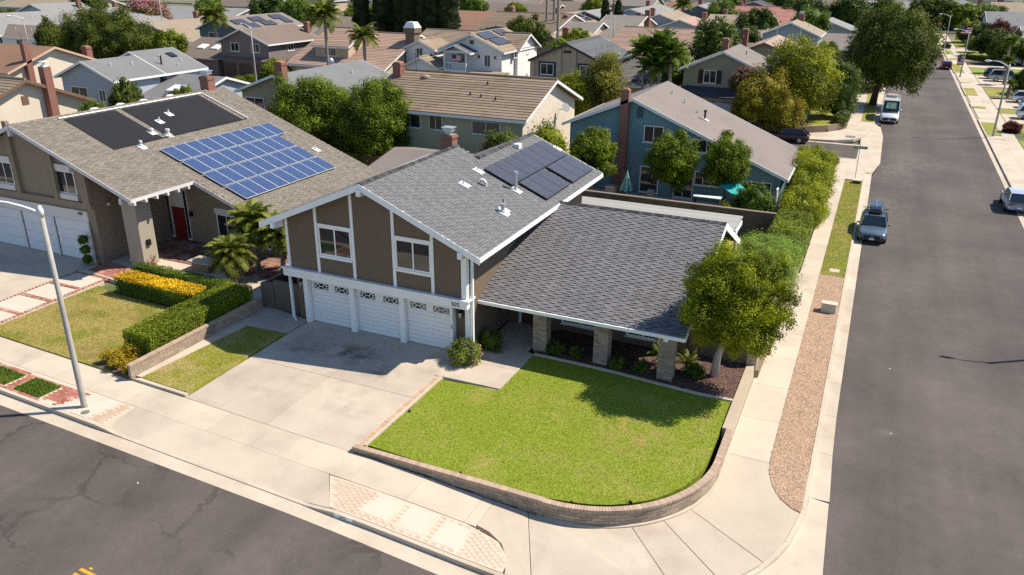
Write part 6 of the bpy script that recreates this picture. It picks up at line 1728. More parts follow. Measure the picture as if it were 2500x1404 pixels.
LF = leafmat
G_FRONT = LF('ficus_leaf_yellowgreen', (.030, .058, .005), (.19, .205, .014), .34, .4)
G_DARK = LF('dark_leaf', (.012, .026, .006), (.055, .080, .018), .22, .45)
G_MID = LF('mid_leaf', (.022, .048, .010), (.095, .135, .028), .25, .45)
G_LIGHT = LF('light_leaf', (.06, .11, .028), (.19, .26, .075), .28, .5)
G_YEL = LF('yellow_green_leaf', (.045, .062, .008), (.20, .21, .022), .3, .5)
G_ORNG = LF('rusty_leaf', (.055, .055, .010), (.20, .165, .025), .3, .5, (.36, .20, .03))
G_OLIVE = LF('olive_leaf', (.022, .036, .008), (.088, .105, .028), .25, .55)
G_HEDGE = LF('hedge_leaf', (.035, .058, .008), (.155, .185, .022), .25, .4)
G_HEDGE2 = LF('bright_hedge_leaf', (.035, .062, .005), (.24, .25, .015), .3, .4)
G_BOX = LF('box_leaf', (.022, .048, .008), (.085, .125, .02), .22, .45)
G_GOLD = LF('golden_leaf', (.30, .20, .015), (.62, .40, .03), .3, .45)
G_CYP = LF('cypress_leaf', (.007, .014, .006), (.024, .032, .014), .1, .6)
G_CONIF = LF('conifer_needle', (.014, .024, .008), (.055, .07, .022), .15, .6)
G_PALM = LF('palm_leaf', (.035, .050, .010), (.11, .12, .03), .25, .4)
G_PALM2 = LF('date_palm_leaf', (.045, .062, .014), (.135, .145, .045), .25, .4)
G_PINK = LF('pink_blossom', (.030, .035, .010), (.085, .085, .03), .25, .5, (.42, .17, .20))
G_WHT = LF('white_blossom', (.016, .034, .008), (.06, .085, .022), .22, .45, (.55, .50, .38))
G_LAV = LF('lavender_blossom', (.025, .045, .010), (.10, .135, .03), .25, .5, (.34, .26, .42))
G_MAR = LF('maroon_leaf', (.03, .008, .012), (.09, .02, .03), .2, .5)
G_BIRCH = LF('birch_leaf', (.06, .06, .015), (.19, .175, .055), .35, .5)

# --- the corner lot
me = crown_mesh('front', (2.12, 2.05, 2.08), 190, .36, 80000, .105, G_FRONT, 3, .45, core=.60, zmin=-.9, shell=.86, inner=.4)
tree('corner_tree', 'round yellow green tree at the corner bed beside the charcoal roof', (-4.6, 31.55, -.02), (-3.95, 30.75, 3.95), me, tr=.16, bark=BARKPALE, limbs=6, spread=1.2, top=(-4.15, 31.0, 2.9))
c, rr = clumps_on((2.0, 4.3, 1.3), 70, .50, 12, .78, -.6)
me = foliage('foliage', c, rr, 46000, .10, G_LIGHT, 12, .35, [((0, 0, 0), (1.55, 3.5, 1.0))], rnd=.5)
rt = root('juniper_shrub', (-4.3, 43.0, -.15), 'billowing light green shrub behind the corner tree along the pavement', 'shrub'); link('foliage', me, rt, (-4.3, 43.0, 1.35), (0, 0, R(-8)))
trunk(rt, (-4.3, 43.0, -.15), (-4.3, 43.0, 1.0), .12, .08, 6, 1.5, .5)


def hedge(name, label, x0, x1, y0, y1, z0, z1, n, leaf, mt, seed, rough=.08, group=None, bulge=.0, mt2=None, top=None, asp=.6):
    """clipped hedge: leaf faces over a box, thick core inside"""
    g = np.random.default_rng(seed); L3 = np.array([x1-x0, y1-y0, z1-z0]); A = np.array([L3[1]*L3[2], L3[1]*L3[2], L3[0]*L3[2], L3[0]*L3[2], L3[0]*L3[1]]); f = g.choice(5, n, p=A/A.sum())
    p = g.random((n, 3))*L3+np.array([x0, y0, z0]); nn = np.zeros((n, 3))
    for k, (ax, val, s) in enumerate(((0, x0, -1), (0, x1, 1), (1, y0, -1), (1, y1, 1), (2, z1, 1))):
        s_ = f == k; p[s_, ax] = val; nn[s_, ax] = s
    wob = .5*np.sin(p[:, 0]*2.1+p[:, 2]*2.7+seed)+.5*np.sin(p[:, 1]*1.7+p[:, 2]*1.9+2*seed)+.5*np.sin(p[:, 0]*4.3-p[:, 1]*3.7)
    p += nn*((wob*rough+np.abs(g.normal(0, rough*.7, n))*np.sign(g.random(n)-.45))[:, None])
    if bulge:
        u = (p[:, 2]-z0)/(z1-z0); p[:, 0] += np.where(p[:, 0] > (x0+x1)/2, 1, -1)*bulge*np.sin(math.pi*np.clip(u, 0, 1))
    nv = nn*.9+g.normal(0, .6, (n, 3)); nv[:, 2] += .6; nv /= np.linalg.norm(nv, axis=1)[:, None]
    t = np.cross(nv, g.normal(size=(n, 3))); t /= np.linalg.norm(t, axis=1)[:, None]; b = np.cross(nv, t); l = leaf*(.6+.8*g.random(n)); w = l*asp
    v = np.empty((n, 4, 3)); v[:, 0] = p-t*l[:, None]/2; v[:, 1] = p+b*w[:, None]/2; v[:, 2] = p+t*l[:, None]/2; v[:, 3] = p-b*w[:, None]/2
    tone = np.clip(.45+.12*np.sin(p[:, 0]*1.3+p[:, 1]*.9)+g.normal(0, .2, n), 0, 1)
    rt = root(name, ((x0+x1)/2, (y0+y1)/2, z0), label, 'hedge', group); off = OFF[rt.name]; o3 = np.array(off)
    i_ = .10; cb = np.array([(x, y, z) for z in (z0-.05, z1-i_) for x, y in ((x0+i_, y0+i_), (x1-i_, y0+i_), (x1-i_, y1-i_), (x0+i_, y1-i_))])
    cq = np.array([(4, 5, 6, 7), (0, 1, 5, 4), (1, 2, 6, 5), (2, 3, 7, 6), (3, 0, 4, 7)])
    if top is None:
        me = np_mesh('foliage', np.concatenate([v.reshape(-1, 3)-o3, cb-o3]), np.concatenate([np.arange(4*n).reshape(-1, 4), cq+4*n]), mt, np.concatenate([tone, np.full(5, .3)]))
        link('foliage', me, rt, off)
    else:
        s_ = p[:, 2] > z1-.16; k1, k2 = int((~s_).sum()), int(s_.sum())
        me = np_mesh('foliage', np.concatenate([v[~s_].reshape(-1, 3)-o3, cb-o3]), np.concatenate([np.arange(4*k1).reshape(-1, 4), cq+4*k1]), mt, np.concatenate([tone[~s_], np.full(5, .3)])); link('foliage', me, rt, off)
        me = np_mesh('top_growth', v[s_].reshape(-1, 3)-o3, np.arange(4*k2).reshape(-1, 4), top, tone[s_]); link('top_growth', me, rt, off)
    m = MB()
    for k in range(4): m.cyl(x0+(x1-x0)*(k+.5)/4, y0+(y1-y0)*(k+.5)/4, z0-.1, z0+.4, .05, 6)
    m.build('stems', BARK, rt)
    return rt


hedge('clipped_hedge', 'clipped dark hedge block beside the pavement above the light shrub', -4.7, -2.75, 47.8, 53.0, -.4, 1.75, 15000, .11, G_HEDGE, 5, .10, 'hedges along the side pavement')


def lumpy(name, label, x0, x1, y0, y1, z0, z1, ncl, cr, n, leaf, mt, seed, group):
    """loosely clipped hedge: uneven clumps over a box, leaves all over them"""
    g = np.random.default_rng(seed); c = g.random((ncl, 3)); f = g.integers(0, 4, ncl)
    c[f == 0, 0] = 0; c[f == 1, 0] = 1; c[f >= 2, 2] = 1
    c = c*np.array([x1-x0, y1-y0, z1-z0])+np.array([x0, y0, z0])+g.normal(0, .10, (ncl, 3))
    rr = cr*(.6+.8*g.random(ncl))[:, None]*g.uniform(.75, 1.25, (ncl, 3))
    rt = root(name, ((x0+x1)/2, (y0+y1)/2, z0), label, 'hedge', group); o = np.array(OFF[rt.name])
    me = foliage('foliage', c-o, rr, n, leaf, mt, seed, .5, [((0, (y1-y0)*q, (z1-z0)*.5), ((x1-x0)*.42, (y1-y0)*.14, (z1-z0)*.5)) for q in (-.4, -.2, 0, .2, .4)], inner=.3)
    link('foliage', me, rt, OFF[rt.name]); m = MB()
    for k in range(5): m.cyl((x0+x1)/2, y0+(y1-y0)*(k+.5)/5, z0-.1, z0+.5, .05, 6)
    m.build('stems', BARK, rt)


lumpy('tall_hedge', 'tall bright hedge along the side pavement beside the teal house', -4.5, -2.55, 54.0, 62.6, -.4, 1.95, 90, .42, 30000, .12, G_HEDGE2, 6, 'hedges along the side pavement')
lumpy('end_hedge', 'far end of the bright pavement hedge next to the white driveway', -5.0, -2.75, 63.4, 71.0, -.4, 2.25, 90, .45, 28000, .13, G_HEDGE2, 7, 'hedges along the side pavement')
# teal house yard
me = crown_mesh('topi', (1.85, 1.8, 1.95), 52, .44, 24000, .15, LF('yard_tree_leaf', (.022, .048, .006), (.13, .165, .016), .3, .4), 21, .5, core=.30, zmin=-.95, shell=.76, inner=.3)
for k, (x, y, z, s, lab) in enumerate(((-18.8, 56.0, 3.3, (1.0, 1, 1.05), 'dark leafy tree at the brick chimney of the teal house'), (-12.8, 56.1, 3.5, (1.05, 1, 1.05), 'leafy tree in the middle of the teal house back yard'), (-8.95, 56.2, 3.75, (.92, .95, 1.02), 'rounded tree nearest the turquoise parasol'))):
    tree('yard_tree', lab, (x+.2, y, -.2), (x, y, z), me, s, k*1.9, .10, 6, 'trees in the teal house yard', seed=k+4)
me = crown_mesh('ball', (1.3, 1.3, 1.2), 26, .36, 9000, .12, G_BOX, 24, .6, core=.82, shell=.80)


def shrub(name, label, x, y, z, me, s=(1, 1, 1), rot=0., group=None, base=None):
    b = (x, y, z-.6 if base is None else base); rt = root(name, b, label, 'shrub', group); link('foliage', me, rt, (x, y, z), (0, 0, rot), s)
    m = MB()
    for k in range(4): a = k*1.57+rot; m.tube([(x, y, b[2]-.05), (x+.12*math.cos(a), y+.12*math.sin(a), z), (x+.3*math.cos(a), y+.3*math.sin(a), z+.2)], [.04, .03, .015], 5)
    m.build('stems', BARK, rt)
    return rt


shrub('round_shrub', 'large round clipped shrub right of the turquoise parasol', -6.6, 55.0, 1.45, me, (1.05, 1, 1.05), 0, base=-.2)
bmesh_ = crown_mesh('ballY', (1, 1, .9), 22, .32, 6000, .11, G_YEL, 26, .5, core=.78)
shrub('small_shrub', 'small yellow green shrub left of the round clipped shrub', -8.2, 54.4, .75, bmesh_, (.8, .7, .8), 1, base=-.2)
shrub('bright_shrub', 'bright green rounded treetop just behind the corner house roof', -21.3, 53.4, 4.2, crown_mesh('ballB', (1, 1, .9), 22, .32, 7000, .12, G_HEDGE2, 27, .5, core=.8), (1.5, 1.4, 1.9), 0, base=-.2)
shrub('brown_shrub', 'brownish green bush in front of the sage green house', -25.6, 54.6, 3.4, crown_mesh('ballO', (1, 1, .9), 22, .32, 6000, .12, G_OLIVE, 28, .5, core=.75), (1.9, 1.4, 1.5), 0, base=-.2)
# twin ficus
me = crown_mesh('ficus', (3.8, 3.6, 3.7), 170, .66, 60000, .19, LF('ficus_leaf', (.026, .052, .008), (.12, .155, .022), .28, .4), 31, .5, core=.74, zmin=-.9, shell=.86, inner=.35)
tree('ficus_tree', 'left of the twin dense ficus trees behind the solar roof', (-45.8, 58.3, -.2), (-45.8, 58.0, 3.5), me, (1.03, 1, .97), 0, .3, group='twin ficus trees', limbs=5)
tree('ficus_tree', 'right of the twin dense ficus trees beside the sage green house', (-38.9, 58.0, -.2), (-38.8, 57.4, 3.8), me, (.84, .86, .98), 2.2, .3, group='twin ficus trees', limbs=5)
# birch and its neighbour
c, rr = clumps_on((1.6, 1.6, 3.1), 46, .55, 35, .66, -.95)
me = foliage('crown', c, rr, 15000, .20, G_BIRCH, 35, .4, [((0, 0, -.2), (.8, .8, 2.0))], rnd=.8)
tree('birch_tree', 'loose drooping birch with pale trunk behind the teal house chimney', (-25.3, 77.8, -.2), (-25.2, 78, 5.3), me, (1.25, 1.2, 1.15), 0, .12, bark=BARKPALE, limbs=7)
me = crown_mesh('bushy', (1.9, 1.8, 2.1), 34, .55, 12000, .2, G_YEL, 36, .5, core=.7)
tree('leafy_tree', 'yellow green tree left of the birch beside the cream gable', (-28.3, 77, -.2), (-28.2, 77, 4.2), me, (1.05, 1, 1.25), 0, .14)
# corner across the next street
me = crown_mesh('yel', (4.6, 4.4, 4.9), 80, .95, 26000, .28, G_YEL, 41, .5, core=.74, zmin=-.75, shell=.80)
tree('liquidambar_tree', 'big yellow green tree on the far corner lawn', (-7.0, 97.2, .05), (-8.6, 97.2, 4.6), me, (1.0, 1, .95), 0, .16, seed=9)
me = crown_mesh('rust', (3.4, 3.3, 3.2), 60, .75, 18000, .25, G_ORNG, 42, .5, core=.74, bloom=.06, bloomtop=False)
tree('rusty_tree', 'tree with rusty orange leaves in front of the lavender garage doors', (-11.6, 91.4, -.2), (-11.6, 91.6, 2.9), me, (1.0, 1, 1.0), 0, .16)
tree('rusty_tree', 'lower yellow olive tree leaning over the cross street kerb', (-9.0, 90.6, -.2), (-9.2, 90.3, 1.9), me, (.75, .7, .72), 2.1, .12)
me = crown_mesh('ole', (2.4, 2.3, 3.3), 50, .6, 15000, .24, G_WHT, 43, .35, core=.74, bloom=.03)
tree('oleander_tree', 'dark oleander with cream flowers left of the far pavement', (-4.3, 102.0, -.2), (-4.2, 102, 3.2), me, (1.05, 1.0, 1.1), 0, .12)
shrub('flowering_shrub', 'small shrub with pale flowers at the far pavement corner', -3.4, 99.4, .55, crown_mesh('ballW', (1, 1, .9), 22, .32, 5000, .13, G_WHT, 44, .5, core=.75, bloom=.1), (.9, .9, .9), 0, base=-.1)
shrub('olive_shrub', 'low olive bush at the rounded end of the far corner wall', -3.7, 97.6, .3, crown_mesh('ballO'), (.9, .9, .7), 0, base=-.1) if 'ballO' not in CR else shrub('olive_shrub', 'low olive bush at the rounded end of the far corner wall', -3.7, 97.9, .35, CR['ballO'], (.9, .9, .7), 0, base=-.1)
me = crown_mesh('crape', (1.6, 1.6, 1.5), 30, .45, 8000, .2, G_PINK, 45, .5, core=.6, bloom=.25)
tree('crape_myrtle', 'small tree with pale pink blossom before the olive house', (-14.0, 92.6, -.2), (-13.9, 92.6, 4.7), me, (1.0, 1, 1.05), 0, .08)
# street tree and conifer
me = crown_mesh('street', (5.6, 5.4, 5.6), 95, 1.15, 36000, .33, G_OLIVE, 51, .5, core=.76, zmin=-.8, shell=.80)
tree('street_tree', 'tall dense street tree leaning over the side street', (-.65, 117.9, -.55), (.95, 118.0, 6.5), me, (.86, .86, 1.0), 0, .42, 6, spread=2.0, seed=3, top=(.1, 118, 4.2), bark=mat('dark_bark', (.075, .06, .05), .95, .2, 3))
cl = []; rl = []; g = random.Random(5)
for k in range(15):
    z = -5.0+k*.72; r_ = 3.2*(1-(k/15)**1.2)+.2; n = max(3, int(9*(1-k/17)))
    for j in range(n):
        a = 2*math.pi*j/n+k*.7+g.uniform(-.2, .2); q = r_*g.uniform(.5, .85); cl.append((q*math.cos(a), q*math.sin(a), z-q*.12)); rl.append((r_*.42+.1, r_*.42+.1, .30))
me = foliage('crown', cl, rl, 15000, .34, G_CONIF, 52, .3, [((0, 0, -1.2), (1.5, 1.5, 3.4))], rnd=.5)
tree('conifer_tree', 'dark layered conifer left of the tall street tree', (-3.9, 131, -.3), (-3.9, 131, 5.0), me, (1.05, 1.05, .98), 0, .2, 0)
# dark ficus at the left and other background trees
me = crown_mesh('bigdark', (8.0, 5.0, 4.6), 210, .90, 60000, .26, LF('big_ficus_leaf', (.018, .030, .007), (.075, .092, .022), .22, .45), 55, .5, core=.76, zmin=-.7, shell=.84)
tree('large_ficus', 'huge dark spreading ficus above the blue grey house', (-107.6, 88, -.2), (-107.2, 88, 5.2), me, (1.03, 1, 1.02), 0, .5)
gm = crown_mesh('genM', (2.6, 2.5, 2.2), 44, .62, 9000, .30, G_MID, 61, .55, core=.78, shell=.8)
gd = crown_mesh('genD', (2.6, 2.5, 2.4), 44, .62, 9000, .30, G_DARK, 62, .55, core=.78, shell=.8)
go = crown_mesh('genO', (2.6, 2.5, 2.3), 44, .62, 9000, .30, G_OLIVE, 63, .55, core=.76, shell=.8)
gl = crown_mesh('genL', (2.6, 2.5, 2.1), 44, .62, 9000, .30, G_HEDGE, 64, .55, core=.78, shell=.8)
gp = crown_mesh('genP', (2.6, 2.5, 2.2), 44, .62, 9000, .30, G_PINK, 65, .5, core=.7, shell=.8, bloom=.4)
gw_ = crown_mesh('genW', (2.6, 2.5, 2.3), 44, .62, 9500, .28, G_WHT, 66, .5, core=.76, shell=.8, bloom=.035)
gr_ = crown_mesh('genR', (2.6, 2.5, 2.2), 44, .62, 8000, .28, G_MAR, 67, .5, core=.7, shell=.8)
BGT = [
 (-97.0, 90, 5.2, (1.15, 1, .95), gl, 'rounded bright green tree right of the huge ficus'), (-167, 150, 4.6, (2.3, 1.6, 1.5), gp, 'pink blossoming crape myrtle behind the huge ficus'), (-126, 92.8, 4.2, (.85, .85, 1.5), go, 'small brownish tree at the far left cream wall'),
 (-130, 152, 6.0, (1.7, 1.5, 1.6), gd, 'dark tree above the solar panelled grey house'), (-113, 141, 6.0, (1.5, 1.4, 1.7), gm, 'green tree left of the tall slim palm'), (-104, 150, 5.6, (1.4, 1.4, 1.6), gl, 'light green tree behind the tall slim palm'), (-148, 152, 6.4, (1.3, 1.2, 1.2), gm, 'green tree at the top behind the left palm'), (-196, 158, 5.4, (2.0, 1.5, 1.3), gd, 'dark tree near the top between grey roof and pink blossom'),
 (-178, 122, 4.0, (1.2, 1.2, 1.1), go, 'olive tree at the left edge below the tan roof'), (-62.6, 52.5, 4.2, (.7, .6, 1.0), go, 'wispy olive tree between peach and blue grey houses'), (-53.6, 51, 5.1, (.45, .4, .75), gl, 'bright shrub just above the black roof mats'), (-55.4, 52, 4.9, (.6, .5, .6), go, 'olive foliage left of the bright shrub above the mats'), (-60.3, 47, 4.2, (.42, .4, .7), gm, 'small green bush under the peach house eave'),
 (-21.7, 116, 6.2, (1.3, 1.3, 1.55), gw_, 'round tree dotted with white flowers behind the palm cluster'), (-24.4, 101.5, 4.6, (.95, .9, 1.5), gm, 'leafy green tree right of the palm cluster'), (-53, 122, 6.3, (1.25, 1.2, 1.1), go, 'dark reddish shrub tree in front of the ridged tile roof'), (-42.4, 112, 5.4, (1.1, .8, .6), gl, 'flat topped bright tree above the slate roof'),
 (-47.5, 131, 5.0, (.9, .9, .8), gl, 'small bright bush right of the white house gable'), (-90, 200, 5.4, (1.2, 1.1, .9), gl, 'pale bush at the top beside the brown roofs'),
 (-21.6, 228, 5.0, (2.3, 2, 1.8), gd, 'dark tree mass left of the blue grey gable at top'), (-14.8, 180, 5.6, (1.5, 1.4, 1.5), gm, 'round green tree above the lavender house roof'), (-10, 228, 5.6, (2.0, 1.8, 1.7), gd, 'dark tree behind the round green tree'), (-27, 190, 4.0, (1.7, 1.5, 1.7), gd, 'dark tree at the end of the sandy brown roof'), (-25, 166, 3.6, (1.5, .9, .9), gd, 'dark hedge under the sandy brown roof eave'), (-31, 258, 5.4, (3.6, 2, 1.8), gd, 'dark tree line at the top above the rose roof'),
 (-9.0, 145, 3.0, (.9, .9, 1.0), gl, 'yellow green tree in front of the brown shingle roof'), (-3.0, 262, 4.0, (2.0, 1.6, 1.9), go, 'olive tree closing the far end of the side street'), (9.8, 284, 4.0, (2.6, 2, 2.2), go, 'brownish tree beyond the street end'), (18, 283, 3.2, (2.4, 2, 1.7), gl, 'yellowish tree right of the street end'), (26, 285, 3.2, (2.2, 2, 1.6), gm, 'green tree behind the second lamp at top right'),
 (17.6, 232, 2.2, (1.3, 1.2, 1.2), gl, 'light green rounded tree by the farthest lamp'), (20.5, 222, 1.8, (1.3, 1.2, 1.2), gd, 'dark bush right of the farthest parked car'), (22.2, 212, 3.0, (1.1, 1.1, 1.3), gr_, 'maroon leaved tree at the right edge'), (19.6, 196, 2.2, (1.4, 1.3, 1.2), gd, 'dark green bushes behind the second lamp'), (21, 182, 2.4, (1.2, 1.2, 1.2), go, 'olive shrub below the maroon tree'),
 (19.5, 138, 1.2, (.8, .8, .8), gd, 'dark round shrub beside the silver car on the right'), (17.6, 117.5, .1, (.35, .35, .35), gm, 'small bush on the right drive beside the white car'), (14.2, 104.4, -.1, (.4, .4, .35), gr_, 'reddish shrub at the right edge by the first lamp'), (12.2, 213.5, -.2, (.35, .35, .3), gd, 'round clipped bush at the foot of the third lamp'),
 (-84.6, 92.6, .5, (.9, .4, .35), gl, 'low clipped hedge beside the middle lamp post'), (-60.0, 98.3, .8, (.8, .6, .6), gd, 'dark shrub left of the white house entry'), (-100.5, 99.5, 1.0, (1.2, .8, .7), gm, 'shrub at the left of the mauve house'), (-82, 96, 1.4, (1.0, .8, .9), gl, 'bright shrub between mauve and pink tile houses'),
 (-66, 93.5, .6, (.9, .7, .5), gm, 'low shrub at the foot of the slim palms'), (-29.5, 93.5, 1.6, (.8, .7, .9), gl, 'small tree at the tile carport corner'), (-8.0, 112, 2.6, (1.1, 1, 1.2), gm, 'green tree behind the far corner lawn'), (-40, 215, 5, (1.6, 1.5, 1.6), gm, 'green trees above the red gable at top centre'), (-71, 208, 6, (1.4, 1.3, 1.4), gl, 'bright tree right of the brown roof with white gable'),
 (-43.5, 252, 5, (1.5, 1.3, 1.6), gm, 'tall green tree right of the far palm at top'), (-31, 147, 3.5, (1.2, 1.1, 1.1), gm, 'green tree behind the reddish tile roof'), (-142, 176, 5, (1.7, 1.4, 1.4), gl, 'light tree left of the row of blue windows'), (-113, 180, 6, (1.8, 1.5, 1.6), gd, 'dark tree behind the cypresses on their left'), (-100, 195, 6, (1.5, 1.4, 1.5), gm, 'green tree seen between the cypresses'),
 (-46, 73.5, 1.0, (1.2, .8, .7), gm, 'shrubs along the beige house side'), (2.0+15, 205, 1.2, (.8, .7, .7), gl, 'clipped shrub on the far right lawn'), (16.5, 187, -.1, (1.6, .25, .28), go, 'low flower border on the right front lawn'), (-57.5, 93.3, .5, (1.2, .6, .5), gm, 'low planting in front of the white house'), (-33.5, 92.8, .6, (1.6, .6, .6), gm, 'low hedge in front of the tan house'),
]
for k, (x, y, z, s, me, lab) in enumerate(BGT):
    if s[0] < .5 or z < 1.3: shrub('bush', lab, x, y, z, me, s, k*1.3, 'bushes in the gardens behind', base=-.4)
    else: tree('garden_tree', lab, (x, y, -.4), (x, y, z), me, s, k*1.3, .16, 4, 'trees in the gardens behind', seed=k)
# cypresses
c, rr = clumps_on((1.25, 1.25, 8.3), 120, .42, 71, .80, -1)
cym = foliage('crown', c, rr, 14000, .30, G_CYP, 71, .3, [((0, 0, 0), (1.15, 1.15, 8.0))], rnd=.5, up=.6)
for k, (x, y, s, lab) in enumerate(((-84.3, 122, 1.2, 'leftmost tall cypress behind the pink tile house'), (-80.6, 123, 1.6, 'second tall cypress from the left behind pink roof'), (-77.6, 124, 1.5, 'third tall cypress from the left behind pink roof'), (-74.4, 122, 1.2, 'slim cypress in the gap of the cypress row'), (-71.8, 123, 1.75, 'fifth tall cypress from the left in the row'), (-69.4, 122, 1.7, 'sixth tall cypress beside the last one'), (-66.8, 121.5, 1.5, 'rightmost tall cypress next to the white house'))):
    tree('cypress', lab, (x, y, -.4), (x, y, 7.9), cym, (s, s, 1.05), k, .15, 0, 'cypress row')
for x, y, s, z, lab in ((-58.9, 180, .85, 4.6, 'left one of two small far cypresses near the top'), (-56.2, 181, .8, 4.4, 'right one of two small far cypresses near the top')): tree('cypress', lab, (x, y, -.4), (x, y, z), cym, (s*1.1, s*1.1, .62), 1, .12, 0, 'small far cypresses')


# palms
def frond_mesh(n, L_, bend, e0, e1, leaf, mt, seed, pinn=26, wid=.045):
    g = np.random.default_rng(seed); V_ = []; F_ = []; T_ = []
    for k in range(n):
        a = k*2.399+g.uniform(-.2, .2); e = e0+(e1-e0)*((k+.5)/n)+g.uniform(-.08, .08); L = L_*g.uniform(.85, 1.1); ca, sa = math.cos(a), math.sin(a)
        pts = []; h_ = 0.; z_ = 0.; st = 10
        for i in range(st+1):
            t = i/st; pts.append((h_, z_)); an = e-bend*t*t-.25*t; h_ += L/st*math.cos(an); z_ += L/st*math.sin(an)
        P = lambda h, z, s: (ca*h-sa*s, sa*h+ca*s, z); tn = g.random()
        for i in range(st):
            w = .03*(1-i/st)+.006; b = len(V_); (h0, z0), (h1, z1) = pts[i], pts[i+1]; V_ += [P(h0, z0, -w), P(h1, z1, -w*.8), P(h1, z1, w*.8), P(h0, z0, w)]; F_.append((b, b+1, b+2, b+3)); T_.append(.6)
        for i in range(pinn):
            t = .12+.88*i/pinn; x = t*st; j = min(st-1, int(x)); q = x-j; h0 = pts[j][0]*(1-q)+pts[j+1][0]*q; z0 = pts[j][1]*(1-q)+pts[j+1][1]*q
            ll = leaf*math.sin(math.pi*min(1, .15+.85*t)**.8)*g.uniform(.8, 1.15)+.05; dh = pts[j+1][0]-pts[j][0]; dz = pts[j+1][1]-pts[j][1]; dn = math.hypot(dh, dz)+1e-6; dh /= dn; dz /= dn
            for sd in (-1, 1):
                fx = .55*ll; b = len(V_); dr = g.uniform(.1, .45)*ll
                V_ += [P(h0-dh*wid, z0-dz*wid, 0), P(h0+dh*wid, z0+dz*wid, 0), P(h0+dh*fx+wid*.2, z0+dz*fx-dr*.4, sd*ll*.55), P(h0+dh*fx*1.15, z0+dz*fx-dr, sd*ll*.85)]; F_.append((b, b+1, b+2, b+3)); T_.append(float(np.clip(.5+(tn-.5)*.5+g.normal(0, .15), 0, 1)))
    return np_mesh('fronds', np.array(V_), np.array(F_), mt, np.array(T_))


QP = frond_mesh(28, 2.9, 1.7, 1.35, -.35, .75, G_PALM, 81, 40, .02); DP = frond_mesh(48, 1.6, 1.5, 1.45, -.55, .40, G_PALM2, 82, 40, .009); CP = frond_mesh(26, 3.0, 1.1, 1.5, -.1, .8, G_MID, 83, 22, .06)


def palm(name, label, x, y, z0, z1, r0, r1, fm_, s=1., rot=0, group=None, shaft=False, lean=(0, 0), skirt=0):
    rt = root(name, (x, y, z0), label, 'palm', group); m = MB(); t = Vector((x+lean[0], y+lean[1], z1)); b = Vector((x, y, z0-.2)); n = 7
    ps = [b.lerp(t, k/n)+Vector((lean[0]*.15*math.sin(3.14*k/n), 0, 0)) for k in range(n+1)]; rs = [r0+(r1-r0)*k/n for k in range(n+1)]
    if shaft: rs[-2] *= 1.5; rs[-3] *= 1.35
    m.tube(ps, rs, 8); m.build('trunk', PALMTRUNK, rt, True); link('fronds', fm_, rt, tuple(t), (0, 0, rot), (s, s, s))
    if skirt:
        q = MB(); g = random.Random(int(x*7))
        for k in range(skirt): a = g.uniform(0, 6.28); q.bar(t+Vector((.1*math.cos(a), .1*math.sin(a), -.05)), t+Vector((.45*math.cos(a), .45*math.sin(a), -g.uniform(.9, 1.8))), .10, .02)
        q.build('dead_fronds', mat('dead_frond', (.22, .15, .08), .9, .2, 3), rt)
    return rt


palm('queen_palm', 'taller slim palm in front of the pink tile roof', -69.2, 91.5, -.2, 10.0, .20, .14, QP, 1.15, 0, 'slim street palms', True)
palm('queen_palm', 'shorter slim palm in front of the pink tile roof', -63.2, 91.6, -.2, 7.5, .19, .14, QP, 1.0, 1.1, 'slim street palms', True)
palm('queen_palm', 'bushy palm left of the mauve house', -104.6, 108, -.2, 8.0, .2, .16, QP, 1.2, 2.0, 'slim street palms', True)
for k, (x, y, z1, lab) in enumerate(((-25.2, 92.0, 7.2, 'left palm of the shaggy cluster before the tile carport'), (-23.4, 92.6, 7.9, 'middle palm of the shaggy cluster'), (-22.0, 91.8, 7.0, 'right palm of the shaggy cluster'), (-24.0, 91.4, 5.6, 'low front palm of the shaggy cluster'))): palm('cluster_palm', lab, x, y, -.3, z1, .22, .18, CP, .92, k*1.4, 'shaggy palm cluster', skirt=16)
for k, (x, y, z1, lab) in enumerate(((-47.6, 122, 17, 'tall bare palm trunk rising out of frame above tan roofs'), (-58.4, 150, 19, 'far bare palm trunk at the top, right of three'), (-59.8, 151, 19, 'far bare palm trunk at the top, middle of three'), (-60.9, 150, 18, 'far bare palm trunk at the top, left of three'))): palm('fan_palm', lab, x, y, -.4, z1, .28, .2, CP, .8, k, 'tall bare palms', skirt=10)
palm('far_palm', 'feathery palm at the top near the dark gable', -46.0, 200, -.4, 7.6, .25, .2, CP, 1.1, 0, skirt=8)
for k, (x, y, lab) in enumerate(((19.3, 166, 'shaggy yucca palm at the right edge above the cars'), (17.6, 149, 'young palm beside the right drive with silver cars'), (16.6, 133, 'spiky young palm on the right front lawn'))): palm('yucca_palm', lab, x, y, -.5, 4.6-1.6*k, .22, .16, CP, .62-.15*k, k, 'palms in the right front yards', skirt=6)
palm('date_palm', 'near pygmy date palm in front of the left porch', -30.6, 30.7, 0, 1.75, .16, .11, DP, 1.0, 0, 'pygmy date palms', lean=(-.15, .1), skirt=8)
palm('date_palm', 'tall pygmy date palm at the left house eave', -31.0, 33.0, 0, 2.75, .17, .12, DP, 1.15, 1.2, 'pygmy date palms', lean=(-.1, .1), skirt=8)
palm('date_palm', 'pygmy date palm nearest the white corner of the garage house', -29.6, 33.4, 0, 2.45, .16, .11, DP, 1.1, 2.3, 'pygmy date palms', lean=(.3, -.1), skirt=8)

